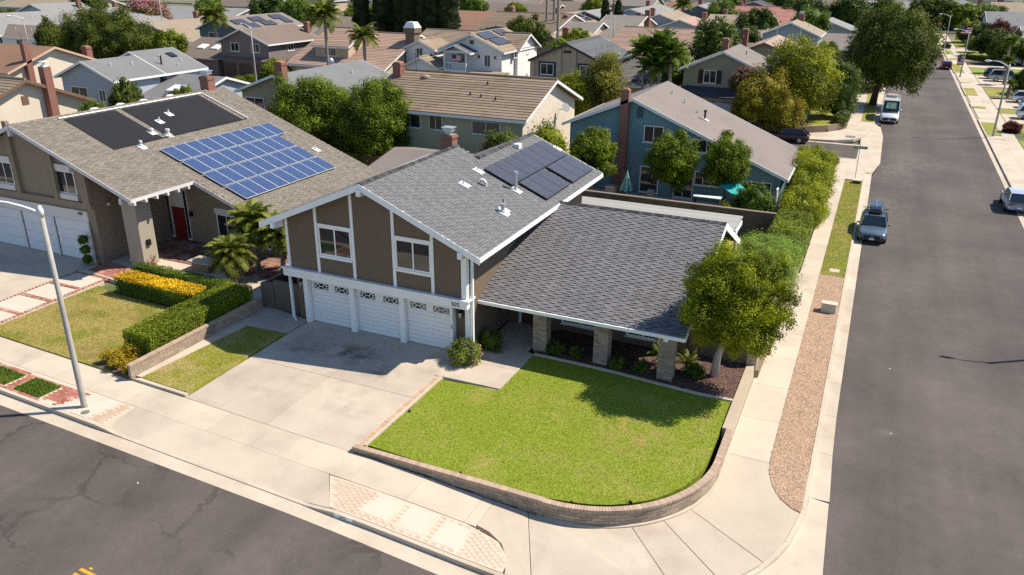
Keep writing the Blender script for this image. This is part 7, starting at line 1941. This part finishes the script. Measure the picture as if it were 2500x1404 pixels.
# --- left front yard
hedge('golden_hedge', 'low hedge with bright golden top along the left lawn', -35.7, -30.2, 27.2, 28.25, -.1, .92, 15000, .075, G_BOX, 9, .05, top=G_GOLD)
hedge('dark_hedge', 'low dark green hedge behind the golden hedge', -36.2, -29.6, 28.75, 29.5, -.05, .88, 13000, .07, G_BOX, 10, .04)
hedge('boundary_hedge', 'long clipped green hedge behind the tan block wall', -29.15, -27.55, 22.1, 28.7, -.08, 1.22, 26000, .075, G_HEDGE, 11, .05)
gy = crown_mesh('goldbush', (.5, .5, .42), 20, .16, 2600, .075, LF('gold_flower', (.05, .06, .01), (.20, .17, .02), .25, .5, (.60, .38, .02)), 91, .5, core=.6, bloom=.35)
for k, (x, y, s, lab) in enumerate(((-28.5, 22.0, 1.05, 'largest yellow flowering bush at the end of the clipped hedge'), (-28.95, 21.65, .8, 'yellow bush left of the largest flowering bush'), (-29.35, 21.3, .7, 'small yellow green bush at the pavement edge'), (-28.55, 21.15, .75, 'yellow bush in front of the tan wall end'), (-27.75, 21.05, .7, 'leafy bush touching the tan wall end'))): shrub('flowering_bush', lab, x, y, .18*s+.1, gy, (s, s, s), k, 'yellow bushes at the left wall', base=-.08)
m = MB(); m.blob((-27.62, 20.98, .22), (.16, .14, .16), 10, 7); tag(m.build('white_pot', mat('white_ball', (.7, .7, .68), .6), None, True), 'small white round pot at the end of the tan wall', 'pot')
tp = root('topiary', (-40.65, 29.5, 0), 'three ball topiary beside the left garage', 'shrub'); bl_ = crown_mesh('topiball', (.3, .3, .28), 18, .09, 1500, .06, G_BOX, 92, .6, core=.85)
m = MB(); m.cyl(-40.65, 29.5, -.1, 1.6, .03, 6); m.build('stem', BARK, tp)
for z in (.35, .95, 1.55): link('ball', bl_, tp, (-40.65, 29.5, z), (0, 0, z*4))
# --- bushes at the entrance of the corner house
me = crown_mesh('rose', (.85, .75, .62), 30, .22, 9000, .075, LF('rose_bush', (.022, .04, .008), (.11, .135, .03), .25, .5, (.30, .24, .36)), 93, .5, core=.75, bloom=.05)
sh = shrub('flowering_bush', 'round bush with lavender and pink flowers at the garage corner', -15.0, 28.05, .42, me, (1.0, 1.0, 1.0), 0, base=-.02)
m = MB(); g = random.Random(4)
for k in range(26): a = g.uniform(-2.4, .9); r_ = g.uniform(.72, .9); z = g.uniform(.1, .9); q = math.sqrt(max(.05, 1-((z-.42)/.62)**2)); m.blob((-15.0+r_*q*math.cos(a), 28.05+r_*q*.9*math.sin(a), z), (.035, .035, .03), 5, 4)
m.build('pink_blooms', mat('rose_pink', (.62, .25, .22), .7), sh)
shrub('dark_bush', 'dark shaded bush beside the entrance walk', -14.45, 29.7, .4, crown_mesh('genbox', (.5, .6, .5), 20, .18, 3500, .07, G_BOX, 94, .5, core=.7), (1, 1, 1.1), 0, base=-.02)
pk = crown_mesh('porchplant', (.5, .4, .3), 16, .16, 1600, .11, G_MID, 95, .35, core=.5)
for k, (x, y, s, lab) in enumerate(((-11.6, 30.6, .9, 'low fern right of the first porch pillar'), (-10.6, 30.7, .8, 'low fern between first and middle porch pillars'), (-8.6, 30.4, .9, 'low plant right of the middle porch pillar'), (-7.6, 30.5, .8, 'low plant left of the last porch pillar'), (-5.3, 31.2, 1.0, 'leafy plant right of the last porch pillar'))): shrub('porch_plant', lab, x, y, .22*s, pk, (s, s, s), k*2., 'plants in the porch bed', base=-.03)
yu = frond_mesh(18, .75, .5, 1.3, .1, .12, G_PALM2, 84, 8, .03)
for x, y, z, lab in ((-7.0, 31.6, .5, 'spiky yucca behind the last porch pillar'), (-5.75, 31.4, .35, 'striped spiky plant right of the last porch pillar')): rt = root('yucca', (x, y, -.02), lab, 'plant', 'spiky porch plants'); m = MB(); m.cyl(x, y, -.05, z, .06, 6); m.build('stem', PALMTRUNK, rt); link('leaves', yu, rt, (x, y, z))
# ================================================================ street furniture
LAMPC = mat('concrete_pole', (.36, .335, .30), .9, .15, 2.5, bump=.2, bs=25, speck=.12, ss=15)
LAMPW = mat('lamp_white', (.72, .72, .70), .5, .04)


def lamp(label, x, y, z, h, ax, ay, grp='street lamps'):
    """tapered pole, curved arm (direction ax, ay) and cobra head"""
    rt = root('street_lamp', (x, y, z), label, 'street lamp', grp)
    m = MB(); m.tube([(x, y, z-.1), (x, y, z+.15), (x, y, z+h*.5), (x, y, z+h)], [.135, .12, .10, .078], 12); m.build('pole', LAMPC, rt, True)
    m = MB(); m.tube([(x, y, z+h-.25), (x, y, z+h), (x, y, z+h+.16)], [.10, .10, .05], 12); m.build('pole_cap', LAMPW, rt, True)
    a = Vector((ax, ay, 0)); L = a.length; p0 = Vector((x, y, z+h-.12)); ps = [p0+a*t+Vector((0, 0, .62*math.sin(math.pi*.5*min(1, t*1.15))-.06*t*t)) for t in (0, .15, .3, .5, .7, .85, 1)]
    m = MB(); m.tube(ps, [.05, .048, .045, .04, .037, .035, .033], 8); m.build('arm', LAMPW, rt, True)
    e = ps[-1]; d = a.normalized(); m = MB(); m.tube([e-d*.05, e+d*.1, e+d*.3, e+d*.55, e+d*.66], [.04, .08, .12, .10, .03], 10); hd = m.build('lamp_head', LAMPW, rt, True)
    m = MB(); q = e+d*.33-Vector((0, 0, .09)); m.blob(tuple(q), (.12, .09, .07), 10, 6); m.build('lens', mat('lamp_lens', (.6, .6, .58), .2), hd, True)
    return rt


lamp('tall street lamp with curved arm in the left foreground', -27.15, 18.25, S(-27), 8.25, -1.5, -1.3)
lamp('nearest lamp on the right pavement beside grass verge', 12.1, 101.0, -.57, 7.45, -1.75, 0); lamp('second lamp on the right pavement behind the red car', 11.9, 156.3, -.57, 7.2, -1.75, 0); lamp('third lamp on the right pavement near the dark car', 11.75, 211.5, -.57, 7.0, -1.75, 0)
lamp('lamp just outside the right edge whose shadow lies on the road', 12.2, 43.3, -.57, 7.6, -1.2, 0)
lamp('slim lamp in front of the mauve house gable', -82.0, 91.4, -.2, 8.2, -1.9, .6); lamp('small curved lamp before the palm cluster', -28.6, 91.2, -.2, 7.0, .9, -1.3); lamp('thin lamp post at the far left edge', -129, 91.0, -.2, 8, -1.0, -1.2); lamp('far curved lamp on the taupe roof row', -46.0, 146, -.3, 8.0, 1.5, 0); lamp('thin white post behind the light grey roof', -136, 126, -.2, 10.5, -1.2, 0)
m = MB(); POLE = mat('wood_pole', (.10, .07, .05), .95, .2, 2)
for x, y, h_, lab in ((-133, 160, 11, 'dark wooden utility pole at top above the solar house'), (-55.5, 175, 11, 'dark utility pole at top near the small cypresses'), (-7.2, 222, 12, 'utility pole beyond the big street tree')):
    rt = root('utility_pole', (x, y, -.4), lab, 'pole', 'utility poles'); m = MB(); m.tube([(x, y, -.5), (x, y, h_)], [.18, .13], 8); m.build('pole', POLE, rt); m = MB(); m.box(x-1.1, x+1.1, y-.06, y+.06, h_-1, h_-.85); m.build('crossarm', POLE, rt)
# street sign
ss_ = root('street_sign', (-.74, 73.8, -.57), 'green street name sign on a thin post at the grass strip end', 'sign')
m = MB(); m.cyl(-.74, 73.8, -.7, 2.05, .03, 8); m.build('post', GALV, ss_); sg_ = mat('sign_green', (.01, .12, .06), .5, .02)
pl_ = BOX('name_plate', sg_, ss_, -1.25, -.15, 73.78, 73.82, 2.07, 2.30); BOX('name_plate', sg_, ss_, -.76, -.72, 73.2, 74.4, 2.32, 2.55)
m = MB()
for k in range(9): m.box(-1.15+k*.1, -1.09+k*.1, 73.772, 73.779, 2.14, 2.23)
m.build('lettering', WHITE, pl_)
# stop sign at the far end
st = root('stop_sign', (12.3, 266, -.57), 'tiny red stop sign at the far end of the side street', 'sign'); m = MB(); m.cyl(12.3, 266, -.6, 1.8, .04, 6); m.build('post', GALV, st); m = MB(); m.tube([(12.3, 265.9, 2.1), (12.3, 265.95, 2.1)], .42, 8); m.build('plate', mat('stop_red', (.5, .02, .02)), st)
# utility box, vault lids
ub = root('utility_box', (-.62, 42.4, -.555), 'pale concrete utility box on the gravel strip', 'utility box')
UBM = mat('utility_box_paint', (.50, .46, .37), .8, .06, 2); m = MB(); m.hexa([(-1.0, 42.15, -.56), (-.22, 42.12, -.56), (-.22, 42.62, -.56), (-1.0, 42.65, -.56), (-.96, 42.2, -.12), (-.26, 42.17, -.12), (-.26, 42.6, -.12), (-.96, 42.62, -.12)]); m.build('cabinet', UBM, ub)
m = MB(); m.hexa([(-1.02, 42.14, -.118), (-.2, 42.11, -.118), (-.2, 42.64, -.118), (-1.02, 42.67, -.118), (-1.0, 42.16, -.05), (-.22, 42.13, -.05), (-.22, 42.62, -.05), (-1.0, 42.65, -.05)]); m.build('lid', UBM, ub)
tag(BOX('vault_lid', SLABW, None, -1.02, -.45, 48.75, 49.35, -.7, -.535), 'pale square vault lid at the near end of the grass strip', 'lid')
vb = root('meter_box', (-.55, 72.3, -.55), 'low dark meter box with pale top at far end of grass strip', 'utility box'); m = MB(); m.box(-.88, -.22, 72.1, 72.5, -.6, -.33); m.build('box', mat('meter_dark', (.06, .07, .06), .8), vb); m = MB(); m.box(-.9, -.2, 72.08, 72.52, -.329, -.27); m.build('lid', SLABW, vb)
tag(BOX('drain_grate', mat('grate_grey', (.16, .165, .17), .8, .1, 4), None, -2.6, -1.6, 92.9+.0, 94.2, -.7, -.566), 'grey tactile plate on the far corner pavement', 'plate')
m = MB(); m.prism([(-3.35, 18.75), (-2.55, 19.35), (-2.15, 18.98-.0), (-2.95, 18.42)], -.75, -.585); tp_ = m.build('tactile_plate', mat('tactile_blue', (.10, .105, .13), .8, .05)); tag(tp_, 'dark tactile ramp plate at the bottom edge of the corner', 'plate')
# yellow road mark and reflector at bottom left
YP = mat('yellow_paint', (.62, .30, .025), .7, .15, 6)
m = MB(); zr_ = S(-20)-KH+.005
m.prism([(-19.42, 11.74), (-10, 11.34), (-10, 11.45), (-19.42, 11.85)], -.5, zr_); tag(m.build('road_marking', YP), 'upper yellow centre line stripe cut by the bottom edge', 'marking', 'yellow centre line')
m = MB(); m.prism([(-19.42, 11.52), (-10, 11.12), (-10, 11.23), (-19.42, 11.63)], -.5, zr_); tag(m.build('road_marking', YP), 'lower yellow centre line stripe cut by the bottom edge', 'marking', 'yellow centre line')
m = MB(); m.blob((-19.15, 11.93, zr_), (.07, .05, .025), 10, 6); tag(m.build('road_reflector', YP, None, True), 'small yellow road stud by the centre line stripes', 'reflector')
RK_ = mat('pale_litter', (.7, .66, .58), .8)
for k, (x, y, lab) in enumerate(((6.2, 23.8, 'tiny white scrap on the right road'), (2.6, 31.0, 'pale speck lower on the side road near the gravel'), (2.5, 37.0, 'pale speck farther up the side road'), (-21.3, 15.6, 'tiny white scrap near the front kerb'))): m = MB(); m.blob((x, y, S(x)-KH+.004), (.05, .03, .012), 6, 4); tag(m.build('litter', RK_), lab, 'litter', 'scraps on the road')
# sprinkler heads on the lawn edge
for x, y, lab in ((-11.2, 20.47, 'small dark sprinkler by the front wall left of centre'), (-7.1, 20.6, 'small dark sprinkler by the curved wall'), (-5.35, 21.45, 'small dark sprinkler at the tightest wall curve'), (-15.0, 23.3, 'small dark sprinkler beside the brick edging')): m = MB(); m.cyl(x, y, -.1, .06, .03, 6); m.cyl(x+.05, y, -.1, .02, .04, 6); tag(m.build('sprinkler', BLACK), lab, 'sprinkler', 'sprinklers at the lawn edge')

# ================================================================ teal yard furniture
PAR = mat('turquoise_canvas', (.02, .36, .33), .8, .06, 3); PARG = mat('mint_canvas', (.20, .42, .33), .8, .06, 3)
um = root('parasol', (-8.0, 56.0, -.2), 'open turquoise parasol beside the round clipped shrub', 'parasol')
m = MB(); m.cyl(-8.0, 56.0, -.2, 2.35, .025, 8); m.build('pole', WHITE, um); apex = Vector((-8.0, 56.0, 2.45)); tilt = Matrix.Rotation(R(22), 3, 'Y')
for k in range(8):
    a, b = 2*math.pi*k/8, 2*math.pi*(k+1)/8; A = apex+tilt@Vector((1.35*math.cos(a), 1.35*math.sin(a), -.5)); B = apex+tilt@Vector((1.35*math.cos(b), 1.35*math.sin(b), -.5)); up_ = Vector((0, 0, .015))
    m = MB(); m.tone = k % 2; i = 0; m.v += [tuple(apex), tuple(A), tuple(B), tuple(apex+up_), tuple(A+up_), tuple(B+up_)]; m.f += [(2, 1, 0), (3, 4, 5), (0, 1, 4, 3), (1, 2, 5, 4), (2, 0, 3, 5)]; m.t += [m.tone]*5; m.m += [0]*5; m.build('canopy_panel', PAR, um)
u2 = root('parasol', (-16.0, 55.9, -.2), 'half closed mint parasol in front of the patio door', 'parasol'); m = MB(); m.cyl(-16.0, 55.9, -.2, 2.5, .025, 8); m.build('pole', WHITE, u2)
for k in range(8):
    a, b = 2*math.pi*k/8, 2*math.pi*(k+.75)/8; m = MB(); t_ = Vector((-16.0, 55.9, 2.5)); A = t_+Vector((.55*math.cos(a), .55*math.sin(a), -1.5)); B = t_+Vector((.5*math.cos(b), .5*math.sin(b), -1.45)); m.v += [tuple(t_), tuple(A), tuple(B), tuple(t_+Vector((.01, .01, 0))), tuple(A*1+Vector((.0, 0, .02))), tuple(B+Vector((0, 0, .02)))]; m.f += [(0, 1, 2), (5, 4, 3), (0, 3, 4, 1), (1, 4, 5, 2), (2, 5, 3, 0)]; m.t += [.5]*5; m.m += [0]*5; m.build('canopy_panel', PARG, u2)
tb = root('patio_table', (-15.7, 55.4, -.2), 'blue and white checked cloth over a round patio table', 'table'); m = MB(); m.cyl(-15.7, 55.4, -.2, .55, .05, 8); m.cyl(-15.7, 55.4, -.2, -.15, .3, 10); m.build('pedestal', WHITE, tb); m = MB(); m.tube([(-15.7, 55.4, .2), (-15.7, 55.4, .58), (-15.7, 55.4, .6)], [.78, .72, .70], 14); m.build('cloth', mat('checked_cloth', (.62, .68, .75), .8, .3, 9), tb)
for k, (x, y, lab) in enumerate(((-14.5, 54.9, 'pale patio chair right of the checked table'), (-13.9, 54.7, 'white patio chair beside the leafy yard tree'))):
    ch = root('patio_chair', (x, y, -.2), lab, 'chair', 'patio chairs'); mt_ = mat('chair_green', (.18, .28, .25)) if k == 0 else WHITE
    BOX('seat', mt_, ch, x-.25, x+.25, y-.25, y+.25, .22, .27); BOX('backrest', mt_, ch, x-.25, x+.25, y-.27, y-.22, .272, .75)
    for sx in (-.22, .22):
        for sy in (-.22, .22): m = MB(); m.cyl(x+sx, y+sy, -.22, .22, .02, 6); m.build('leg', mt_, ch)
for x, y, s_, lab in ((-18.9+1.2, 57.6, (.75, .7, .95), 'beige air conditioner at the teal house chimney'), (-14.6, 57.9, (.5, .4, .9), 'pale grey grill cabinet by the patio')):
    ac = root('air_conditioner' if s_[0] > .6 else 'grill_cabinet', (x, y, -.2), lab, 'air conditioner' if s_[0] > .6 else 'cabinet'); m = MB(); m.box(x-s_[0]/2, x+s_[0]/2, y-s_[1]/2, y+s_[1]/2, -.2, s_[2]-.25); m.build('body', mat('ac_beige', (.36, .33, .27), .7, .08, 3), ac); m = MB(); m.box(x-s_[0]/2-.02, x+s_[0]/2+.02, y-s_[1]/2-.02, y+s_[1]/2+.02, s_[2]-.248, s_[2]-.2); m.build('top_grille', GALV, ac)
ta = root('buffet_table', (-10.3, 57.6, -.2), 'long patio counter with white top under the teal house window', 'table'); BOX('top', WHITE, ta, -11.3, -9.3, 57.3, 58.0, .72, .78)
for x in (-11.2, -9.4): BOX('leg', DARKWOOD, ta, x-.05, x+.05, 57.4, 57.9, -.22, .719)
struct(BOX('patio', CONC2, None, -22.5, -6.0, 52.3, 59.6, -.5, -.19))
struct(BOX('driveway', SLABW, None, -9.5, -2.62, 72.2, 79.4, -.75, -.2+.0-.30)) if False else None
m = MB(); m.prism([(-12, 72.5), (-2.6, 72.5), (-2.6, 78.4), (-6, 79.5), (-12, 80.1)], -.8, lambda x, y: -.19 if x < -5 else -.19-.33*(x+5)/2.4); struct(m.build('driveway', SLABW))

# ================================================================ vehicles
CARGLASS = glassmat('car_glass', (.012, .02, .028), 1.6, .04); TYRE = mat('tyre', (.012, .012, .012), .85, .1, 6); RIM = mat('alloy_rim', (.45, .45, .46), .3, .05, metal=.8); CHROME = mat('chrome', (.6, .6, .62), .15, .02, metal=.9); LAMPR = mat('tail_lamp', (.28, .01, .01), .25, .02); LAMPG = mat('head_lamp', (.55, .57, .6), .12, .02); PLATE = mat('number_plate', (.6, .62, .66), .5, .02)


def paint(nm, c): return mat(nm, c, .28, .02, 1, spec=.5, metal=.25, coat=.6)


def vehicle(name, label, cat, x, y, z, L, Wd, H_, col, facing=-1, kind='sedan', group='parked vehicles', axis='y', box=False, rack=False, shade=False):
    """lofted body from side profile stations; facing -1 looks towards -Y (or -X)"""
    rt = root(name, (x, y, z), label, cat, group)
    # stations along the length (0 front .. 1 rear): (s, belt z, half width)
    prof = {'sedan': dict(hood=.30, ws=.44, rf=.80, rb=.97, belt=.62, nose=.50, tail=.60, bon=.55), 'hatch': dict(hood=.27, ws=.42, rf=.86, rb=.985, belt=.62, nose=.50, tail=.60, bon=.55), 'suv': dict(hood=.26, ws=.38, rf=.90, rb=.985, belt=.60, nose=.50, tail=.57, bon=.54), 'van': dict(hood=.14, ws=.27, rf=.985, rb=.998, belt=.55, nose=.34, tail=.55, bon=.42)}[kind]
    w = Wd/2; belt = prof['belt']*H_; bon = prof['bon']*H_; z_lo = .17*H_ if kind != 'van' else .12*H_
    T = (lambda s, u, q: (x+u*-facing*-1 if axis == 'y' else x+facing*(.5-s)*L, (y+facing*(.5-s)*L) if axis == 'y' else y+u, z+q))
    if axis == 'y': T = lambda s, u, q: (x+u*facing*-1, y+facing*(.5-s)*L, z+q)
    else: T = lambda s, u, q: (x+facing*(.5-s)*L, y+u*facing, z+q)
    # lower body sections
    st = [(0., z_lo+.06*H_, prof['nose']*H_*.82, .74), (.018, z_lo, prof['nose']*H_*.95, .86), (.07, z_lo, prof['nose']*H_*1.04, .95), (prof['hood']*.7, z_lo, bon, .99), (prof['hood'], z_lo, bon*1.04, 1.), (.45, z_lo, belt, 1.), (.72, z_lo, belt*1.01, 1.), (.90, z_lo, prof['tail']*H_*1.05, .98), (.975, z_lo, prof['tail']*H_, .92), (1., z_lo+.05*H_, prof['tail']*H_*.9, .84)]
    m = MB(); ring = []
    for s, a, b, k in st:
        h_ = b-a; sec = [(-k*.90, a), (-k*1., a+h_*.25), (-k*1.0, a+h_*.62), (-k*.95, a+h_*.9), (-k*.82, b), (0, b+.015*H_), (k*.82, b), (k*.95, a+h_*.9), (k*1., a+h_*.62), (k*1., a+h_*.25), (k*.90, a)]
        ring.append(len(m.v)); m.v += [T(s, u*w, q) for u, q in sec]
    n = 11
    for r0, r1 in zip(ring, ring[1:]):
        for k in range(n): j = (k+1) % n; m.f.append((r0+k, r0+j, r1+j, r1+k) if facing*(1 if axis == 'y' else 1) > 0 else (r0+j, r0+k, r1+k, r1+j)); m.t.append(.5); m.m.append(0)
    m.f.append(tuple(ring[0]+k for k in range(n))); m.f.append(tuple(ring[-1]+k for k in reversed(range(n)))); m.t += [.5]*2; m.m += [0]*2
    body = m.build('body', col, rt, True)
    # cabin: roof, pillars and glass as separate lofts
    gs = [(prof['hood']+.015, belt*.98, .90), (prof['ws'], H_*.965, .73), ((prof['ws']+prof['rf'])/2, H_, .74), (prof['rf'], H_*.965, .72), (prof['rb'], belt*1.0 if kind in ('sedan',) else belt*1.05, .86)]
    if kind == 'van': gs = [(prof['hood']+.01, belt*.98, .93), (prof['ws'], H_*.95, .84), (.6, H_, .86), (prof['rf'], H_*.99, .86), (prof['rb'], belt, .92)]
    m = MB(); q = []
    for s, zz, k in gs: q.append((T(s, -k*w, zz), T(s, k*w, zz)))
    m.face(q[0][0], q[0][1], q[1][1], q[1][0]); gl = m.build('windscreen', CARGLASS, rt)
    if shade: m = MB(); off = .02; a = [Vector(p) for p in (q[0][0], q[0][1], q[1][1], q[1][0])]; c = sum(a, Vector())/4; m.face(*[tuple(c+(p-c)*.6+Vector((0, facing*-.0, 0))+Vector((0, facing*.03, .03))) for p in a]); m.build('sunshade', mat('green_sunshade', (.16, .30, .20), .6, .7, 4), gl)
    m = MB(); m.face(q[4][1], q[4][0], q[3][0], q[3][1]); m.build('rear_window', CARGLASS if kind != 'van' else col, rt)
    t_ = Vector((0, 0, .03)); m = MB()
    for a, b in ((1, 2), (2, 3)): A = [Vector(p) for p in (q[a][0], q[a][1], q[b][1], q[b][0])]; m.hexa([p-t_ for p in A]+[p+t_*.3 for p in A])
    m.build('roof', col, rt)
    for sd in (0, 1):
        sgn = -1 if sd == 0 else 1; b0 = T(gs[0][0]+.04, sgn*w*.955, belt); b1 = T(min(.95, prof['rb']-.01), sgn*w*.955, belt*1.02); m = MB(); m.face(b0, q[1][sd], q[2][sd], q[3][sd], b1); m.build('side_window', CARGLASS if kind != 'van' else col, rt)
        if kind == 'van': mm = MB(); mm.face(T(.17, sgn*w*.985, belt), T(.29, sgn*w*.95, H_*.82), T(.38, sgn*w*.95, H_*.82), T(.38, sgn*w*.985, belt)); mm.build('side_window', CARGLASS, rt)
        for a, b in ((q[0][sd], q[1][sd]), (q[3][sd], q[4][sd])): m = MB(); m.bar(a, b, .07, .07); m.build('pillar', col, rt)
        if kind != 'van': m = MB(); s_ = (prof['ws']+prof['rf'])/2; m.bar(T(s_, sgn*w*.965, belt), T(s_, sgn*w*.755, H_*.98), .06, .05); m.build('pillar', col, rt)
        mi = T(gs[0][0]+.06, sgn*(w+.09), belt*1.06); m = MB(); m.blob(mi, (.10, .07, .07), 8, 5); m.build('mirror', col, rt, True)
        for s_ in (.175, .80 if kind != 'van' else .82):
            r_ = .215*H_ if kind not in ('van',) else .135*H_; r_ = max(.30, min(.36, r_)); c0 = Vector(T(s_, sgn*(w-.20), r_)); c1 = Vector(T(s_, sgn*(w+.005), r_)); m = MB(); m.tube([c0, c1], r_, 18); wh_ = m.build('wheel', TYRE, rt); dd = (c1-c0).normalized(); m = MB(); m.tube([c1-dd*.01, c1+dd*.012], r_*.64, 14); m.build('rim', RIM, wh_)
        for s_, zz, mt_, nm in ((.03, prof['nose']*H_*.86, LAMPG, 'headlight'), (.985, prof['tail']*H_*.82, LAMPR, 'tail_light')): m = MB(); p = T(s_, sgn*w*.66, zz); m.blob(p, (.16, .10, .075), 8, 5); m.build(nm, mt_, rt, True)
    for s_, zz, nm in ((-.004, prof['nose']*H_*.52, 'number_plate'), (1.003, prof['tail']*H_*.55, 'number_plate')): p = Vector(T(s_, 0, zz)); m = MB(); (m.box(p.x-.16, p.x+.16, p.y-.012, p.y+.012, p.z-.07, p.z+.07) if axis == 'y' else m.box(p.x-.012, p.x+.012, p.y-.16, p.y+.16, p.z-.07, p.z+.07)); m.build(nm, PLATE, rt)
    m = MB(); A = T(.004, -w*.55, prof['nose']*H_*.72); B = T(.004, w*.55, prof['nose']*H_*.72); m.bar(A, B, .05, .10*H_); m.build('grille', BLACK, rt)
    m = MB(); c = Vector(T(-.006, 0, prof['nose']*H_*.74)); dv = Vector(T(-.012, 0, prof['nose']*H_*.74)); m.tube([c, dv], .055, 12); m.build('emblem', CHROME, rt)
    m = MB(); A = T(.002, -w*.78, z_lo+.10*H_); B = T(.002, w*.78, z_lo+.10*H_); m.bar(A, B, .06, .10*H_); m.build('bumper', mat('bumper_dark', (.03, .032, .035), .6), rt)
    if box:
        rb = root('roof_box', (x, y, z+H_), 'dark grey cargo box strapped on the parked grey car', 'roof box'); m = MB()
        for k, (s_, k2, hh) in enumerate(((.50, .22, .10), (.515, .40, .24), (.60, .44, .36), (.90, .44, .37), (.96, .40, .30), (.97, .3, .12))):
            m.v += [T(s_, -k2, H_+.10), T(s_, k2, H_+.10), T(s_, k2*.96, H_+.10+hh*.7), T(s_, k2*.8, H_+.10+hh), T(s_, -k2*.8, H_+.10+hh), T(s_, -k2*.96, H_+.10+hh*.7)]
            if k:
                for j in range(6): a, b = (k-1)*6, k*6; m.f.append((a+j, b+j, b+(j+1) % 6, a+(j+1) % 6)); m.t.append(.5); m.m.append(0)
        m.f += [(0, 1, 2, 3, 4, 5), (35, 34, 33, 32, 31, 30)]; m.t += [.5]*2; m.m += [0]*2; m.build('shell', paint('box_grey', (.03, .034, .042)), rb)
        m = MB(); m.bar(T(.5, 0, H_+.48), T(.95, 0, H_+.485), .03, .02); m.build('seam', CHROME, rb)
        for s_ in (.56, .80): m = MB(); m.bar(T(s_, -w*.92, H_+.06), T(s_, w*.92, H_+.06), .06, .04); m.build('roof_bar', BLACK, rt)
    if rack:
        for s_ in (.55, .7, .85): m = MB(); m.bar(T(s_, -w*.8, H_+.12), T(s_, w*.8, H_+.12), .06, .05); m.build('roof_bar', GALV, rt)
        for u in (-.8, .8): m = MB(); m.bar(T(.5, u*w, H_+.12), T(.95, u*w, H_+.12), .05, .08); m.build('roof_rail', GALV, rt)
        m = MB(); m.hexa([T(.56, -.55*w, H_+.16), T(.56, .55*w, H_+.16), T(.82, .55*w, H_+.16), T(.82, -.55*w, H_+.16), T(.56, -.55*w, H_+.24), T(.56, .55*w, H_+.24), T(.82, .55*w, H_+.24), T(.82, -.55*w, H_+.24)]); m.build('roof_pod', mat('pod_tan', (.34, .27, .22), .7), rt)
    return rt


RZ = ZR0+.005
vehicle('parked_car', 'grey blue car with roof cargo box parked at the left kerb', 'car', 1.10, 58.2, RZ, 4.65, 1.80, 1.48, paint('steel_blue_paint', (.09, .125, .16)), -1, 'sedan', box=True)
vehicle('camper_van', 'tall white van with roof rack parked under the street tree', 'van', 1.55, 107.6, RZ, 6.4, 2.02, 2.65, paint('white_van_paint', (.72, .73, .74)), -1, 'van', rack=True, shade=True)
vehicle('parked_suv', 'pale car parked right behind the white van', 'car', 1.6, 115.2, RZ, 4.6, 1.85, 1.7, paint('pale_paint', (.6, .62, .63)), -1, 'suv')
vehicle('parked_car', 'red car parked at the right kerb before the second lamp', 'car', 10.35, 170.2, RZ, 4.4, 1.8, 1.5, paint('red_paint', (.28, .02, .03)), 1, 'hatch')
vehicle('parked_suv', 'black car parked at the far end of the right kerb', 'car', 10.1, 229.3, RZ, 4.7, 1.95, 1.8, paint('black_paint', (.02, .022, .028)), 1, 'suv')
vehicle('parked_car', 'silver blue hatchback at the right edge seen from behind', 'car', 10.98, 70.4, RZ, 4.3, 1.78, 1.5, paint('silver_paint', (.45, .48, .55)), 1, 'hatch')
DZ_ = -.53
vehicle('parked_suv', 'silver station wagon on the right drive under the palms', 'car', 18.3, 153.2, DZ_, 5.0, 1.95, 1.85, paint('silver_suv_paint', (.40, .43, .45)), 1, 'suv', axis='x')
vehicle('parked_suv', 'dark car beside the silver station wagon on the right', 'car', 17.6, 156.6, DZ_, 4.6, 1.9, 1.75, paint('black_paint', (.02, .022, .028)), 1, 'suv', axis='x')
vehicle('parked_car', 'white and blue car on the right drive, middle of three', 'car', 18.9, 129.6, DZ_, 4.6, 1.85, 1.55, paint('white_car_paint', (.66, .68, .72)), 1, 'hatch', axis='x')
vehicle('parked_car', 'light blue car nose just in frame on the right', 'car', 19.2, 124.6, DZ_, 4.5, 1.8, 1.5, paint('light_blue_paint', (.38, .46, .55)), 1, 'sedan', axis='x')
vehicle('parked_suv', 'white car with red tail lights nearest on the right drives', 'car', 18.0, 115.0, DZ_, 4.6, 1.9, 1.75, paint('white_car_paint', (.66, .68, .72)), 1, 'suv', axis='x')
vehicle('parked_car', 'dark maroon car under the rusty tree on the cross street', 'car', -8.2, 88.7, S(-8.2)-KH, 4.5, 1.8, 1.5, paint('maroon_paint', (.05, .015, .02)), -1, 'sedan', axis='x')
vehicle('parked_car', 'white car nose before the lavender garage doors', 'car', -13.4, 92.2, -.2, 4.4, 1.8, 1.4, paint('white_car_paint', (.66, .68, .72)), -1, 'sedan')
vehicle('parked_suv', 'white pickup on the far right drive behind the flag', 'car', 19.5, 212, DZ_, 5.0, 1.95, 1.85, paint('white_car_paint', (.66, .68, .72)), -1, 'suv', axis='x')
f2_ = root('flag', (12.2, 156.2, 3.0), 'striped flag on the second right lamp post', 'flag'); flag(f2_, 11.0, 156.3, 3.0, 1.1, 1.6, [(11.85, 156.3, 1.5), (10.95, 156.3, 3.2)])
f3_ = root('flag', (15.2, 214, 3.0), 'striped flag over the far right drive', 'flag'); flag(f3_, 14.6, 214, 4.2, 2.2, 1.6, [(16.8, 214, 2.4), (14.5, 214, 4.4)])
# hedge and road at the far end of the street
hedge('end_hedge', 'dark hedge closing the far end of the side street', 2, 13, 281, 283, -.6, 2.6, 6000, .4, G_DARK, 31, .2)
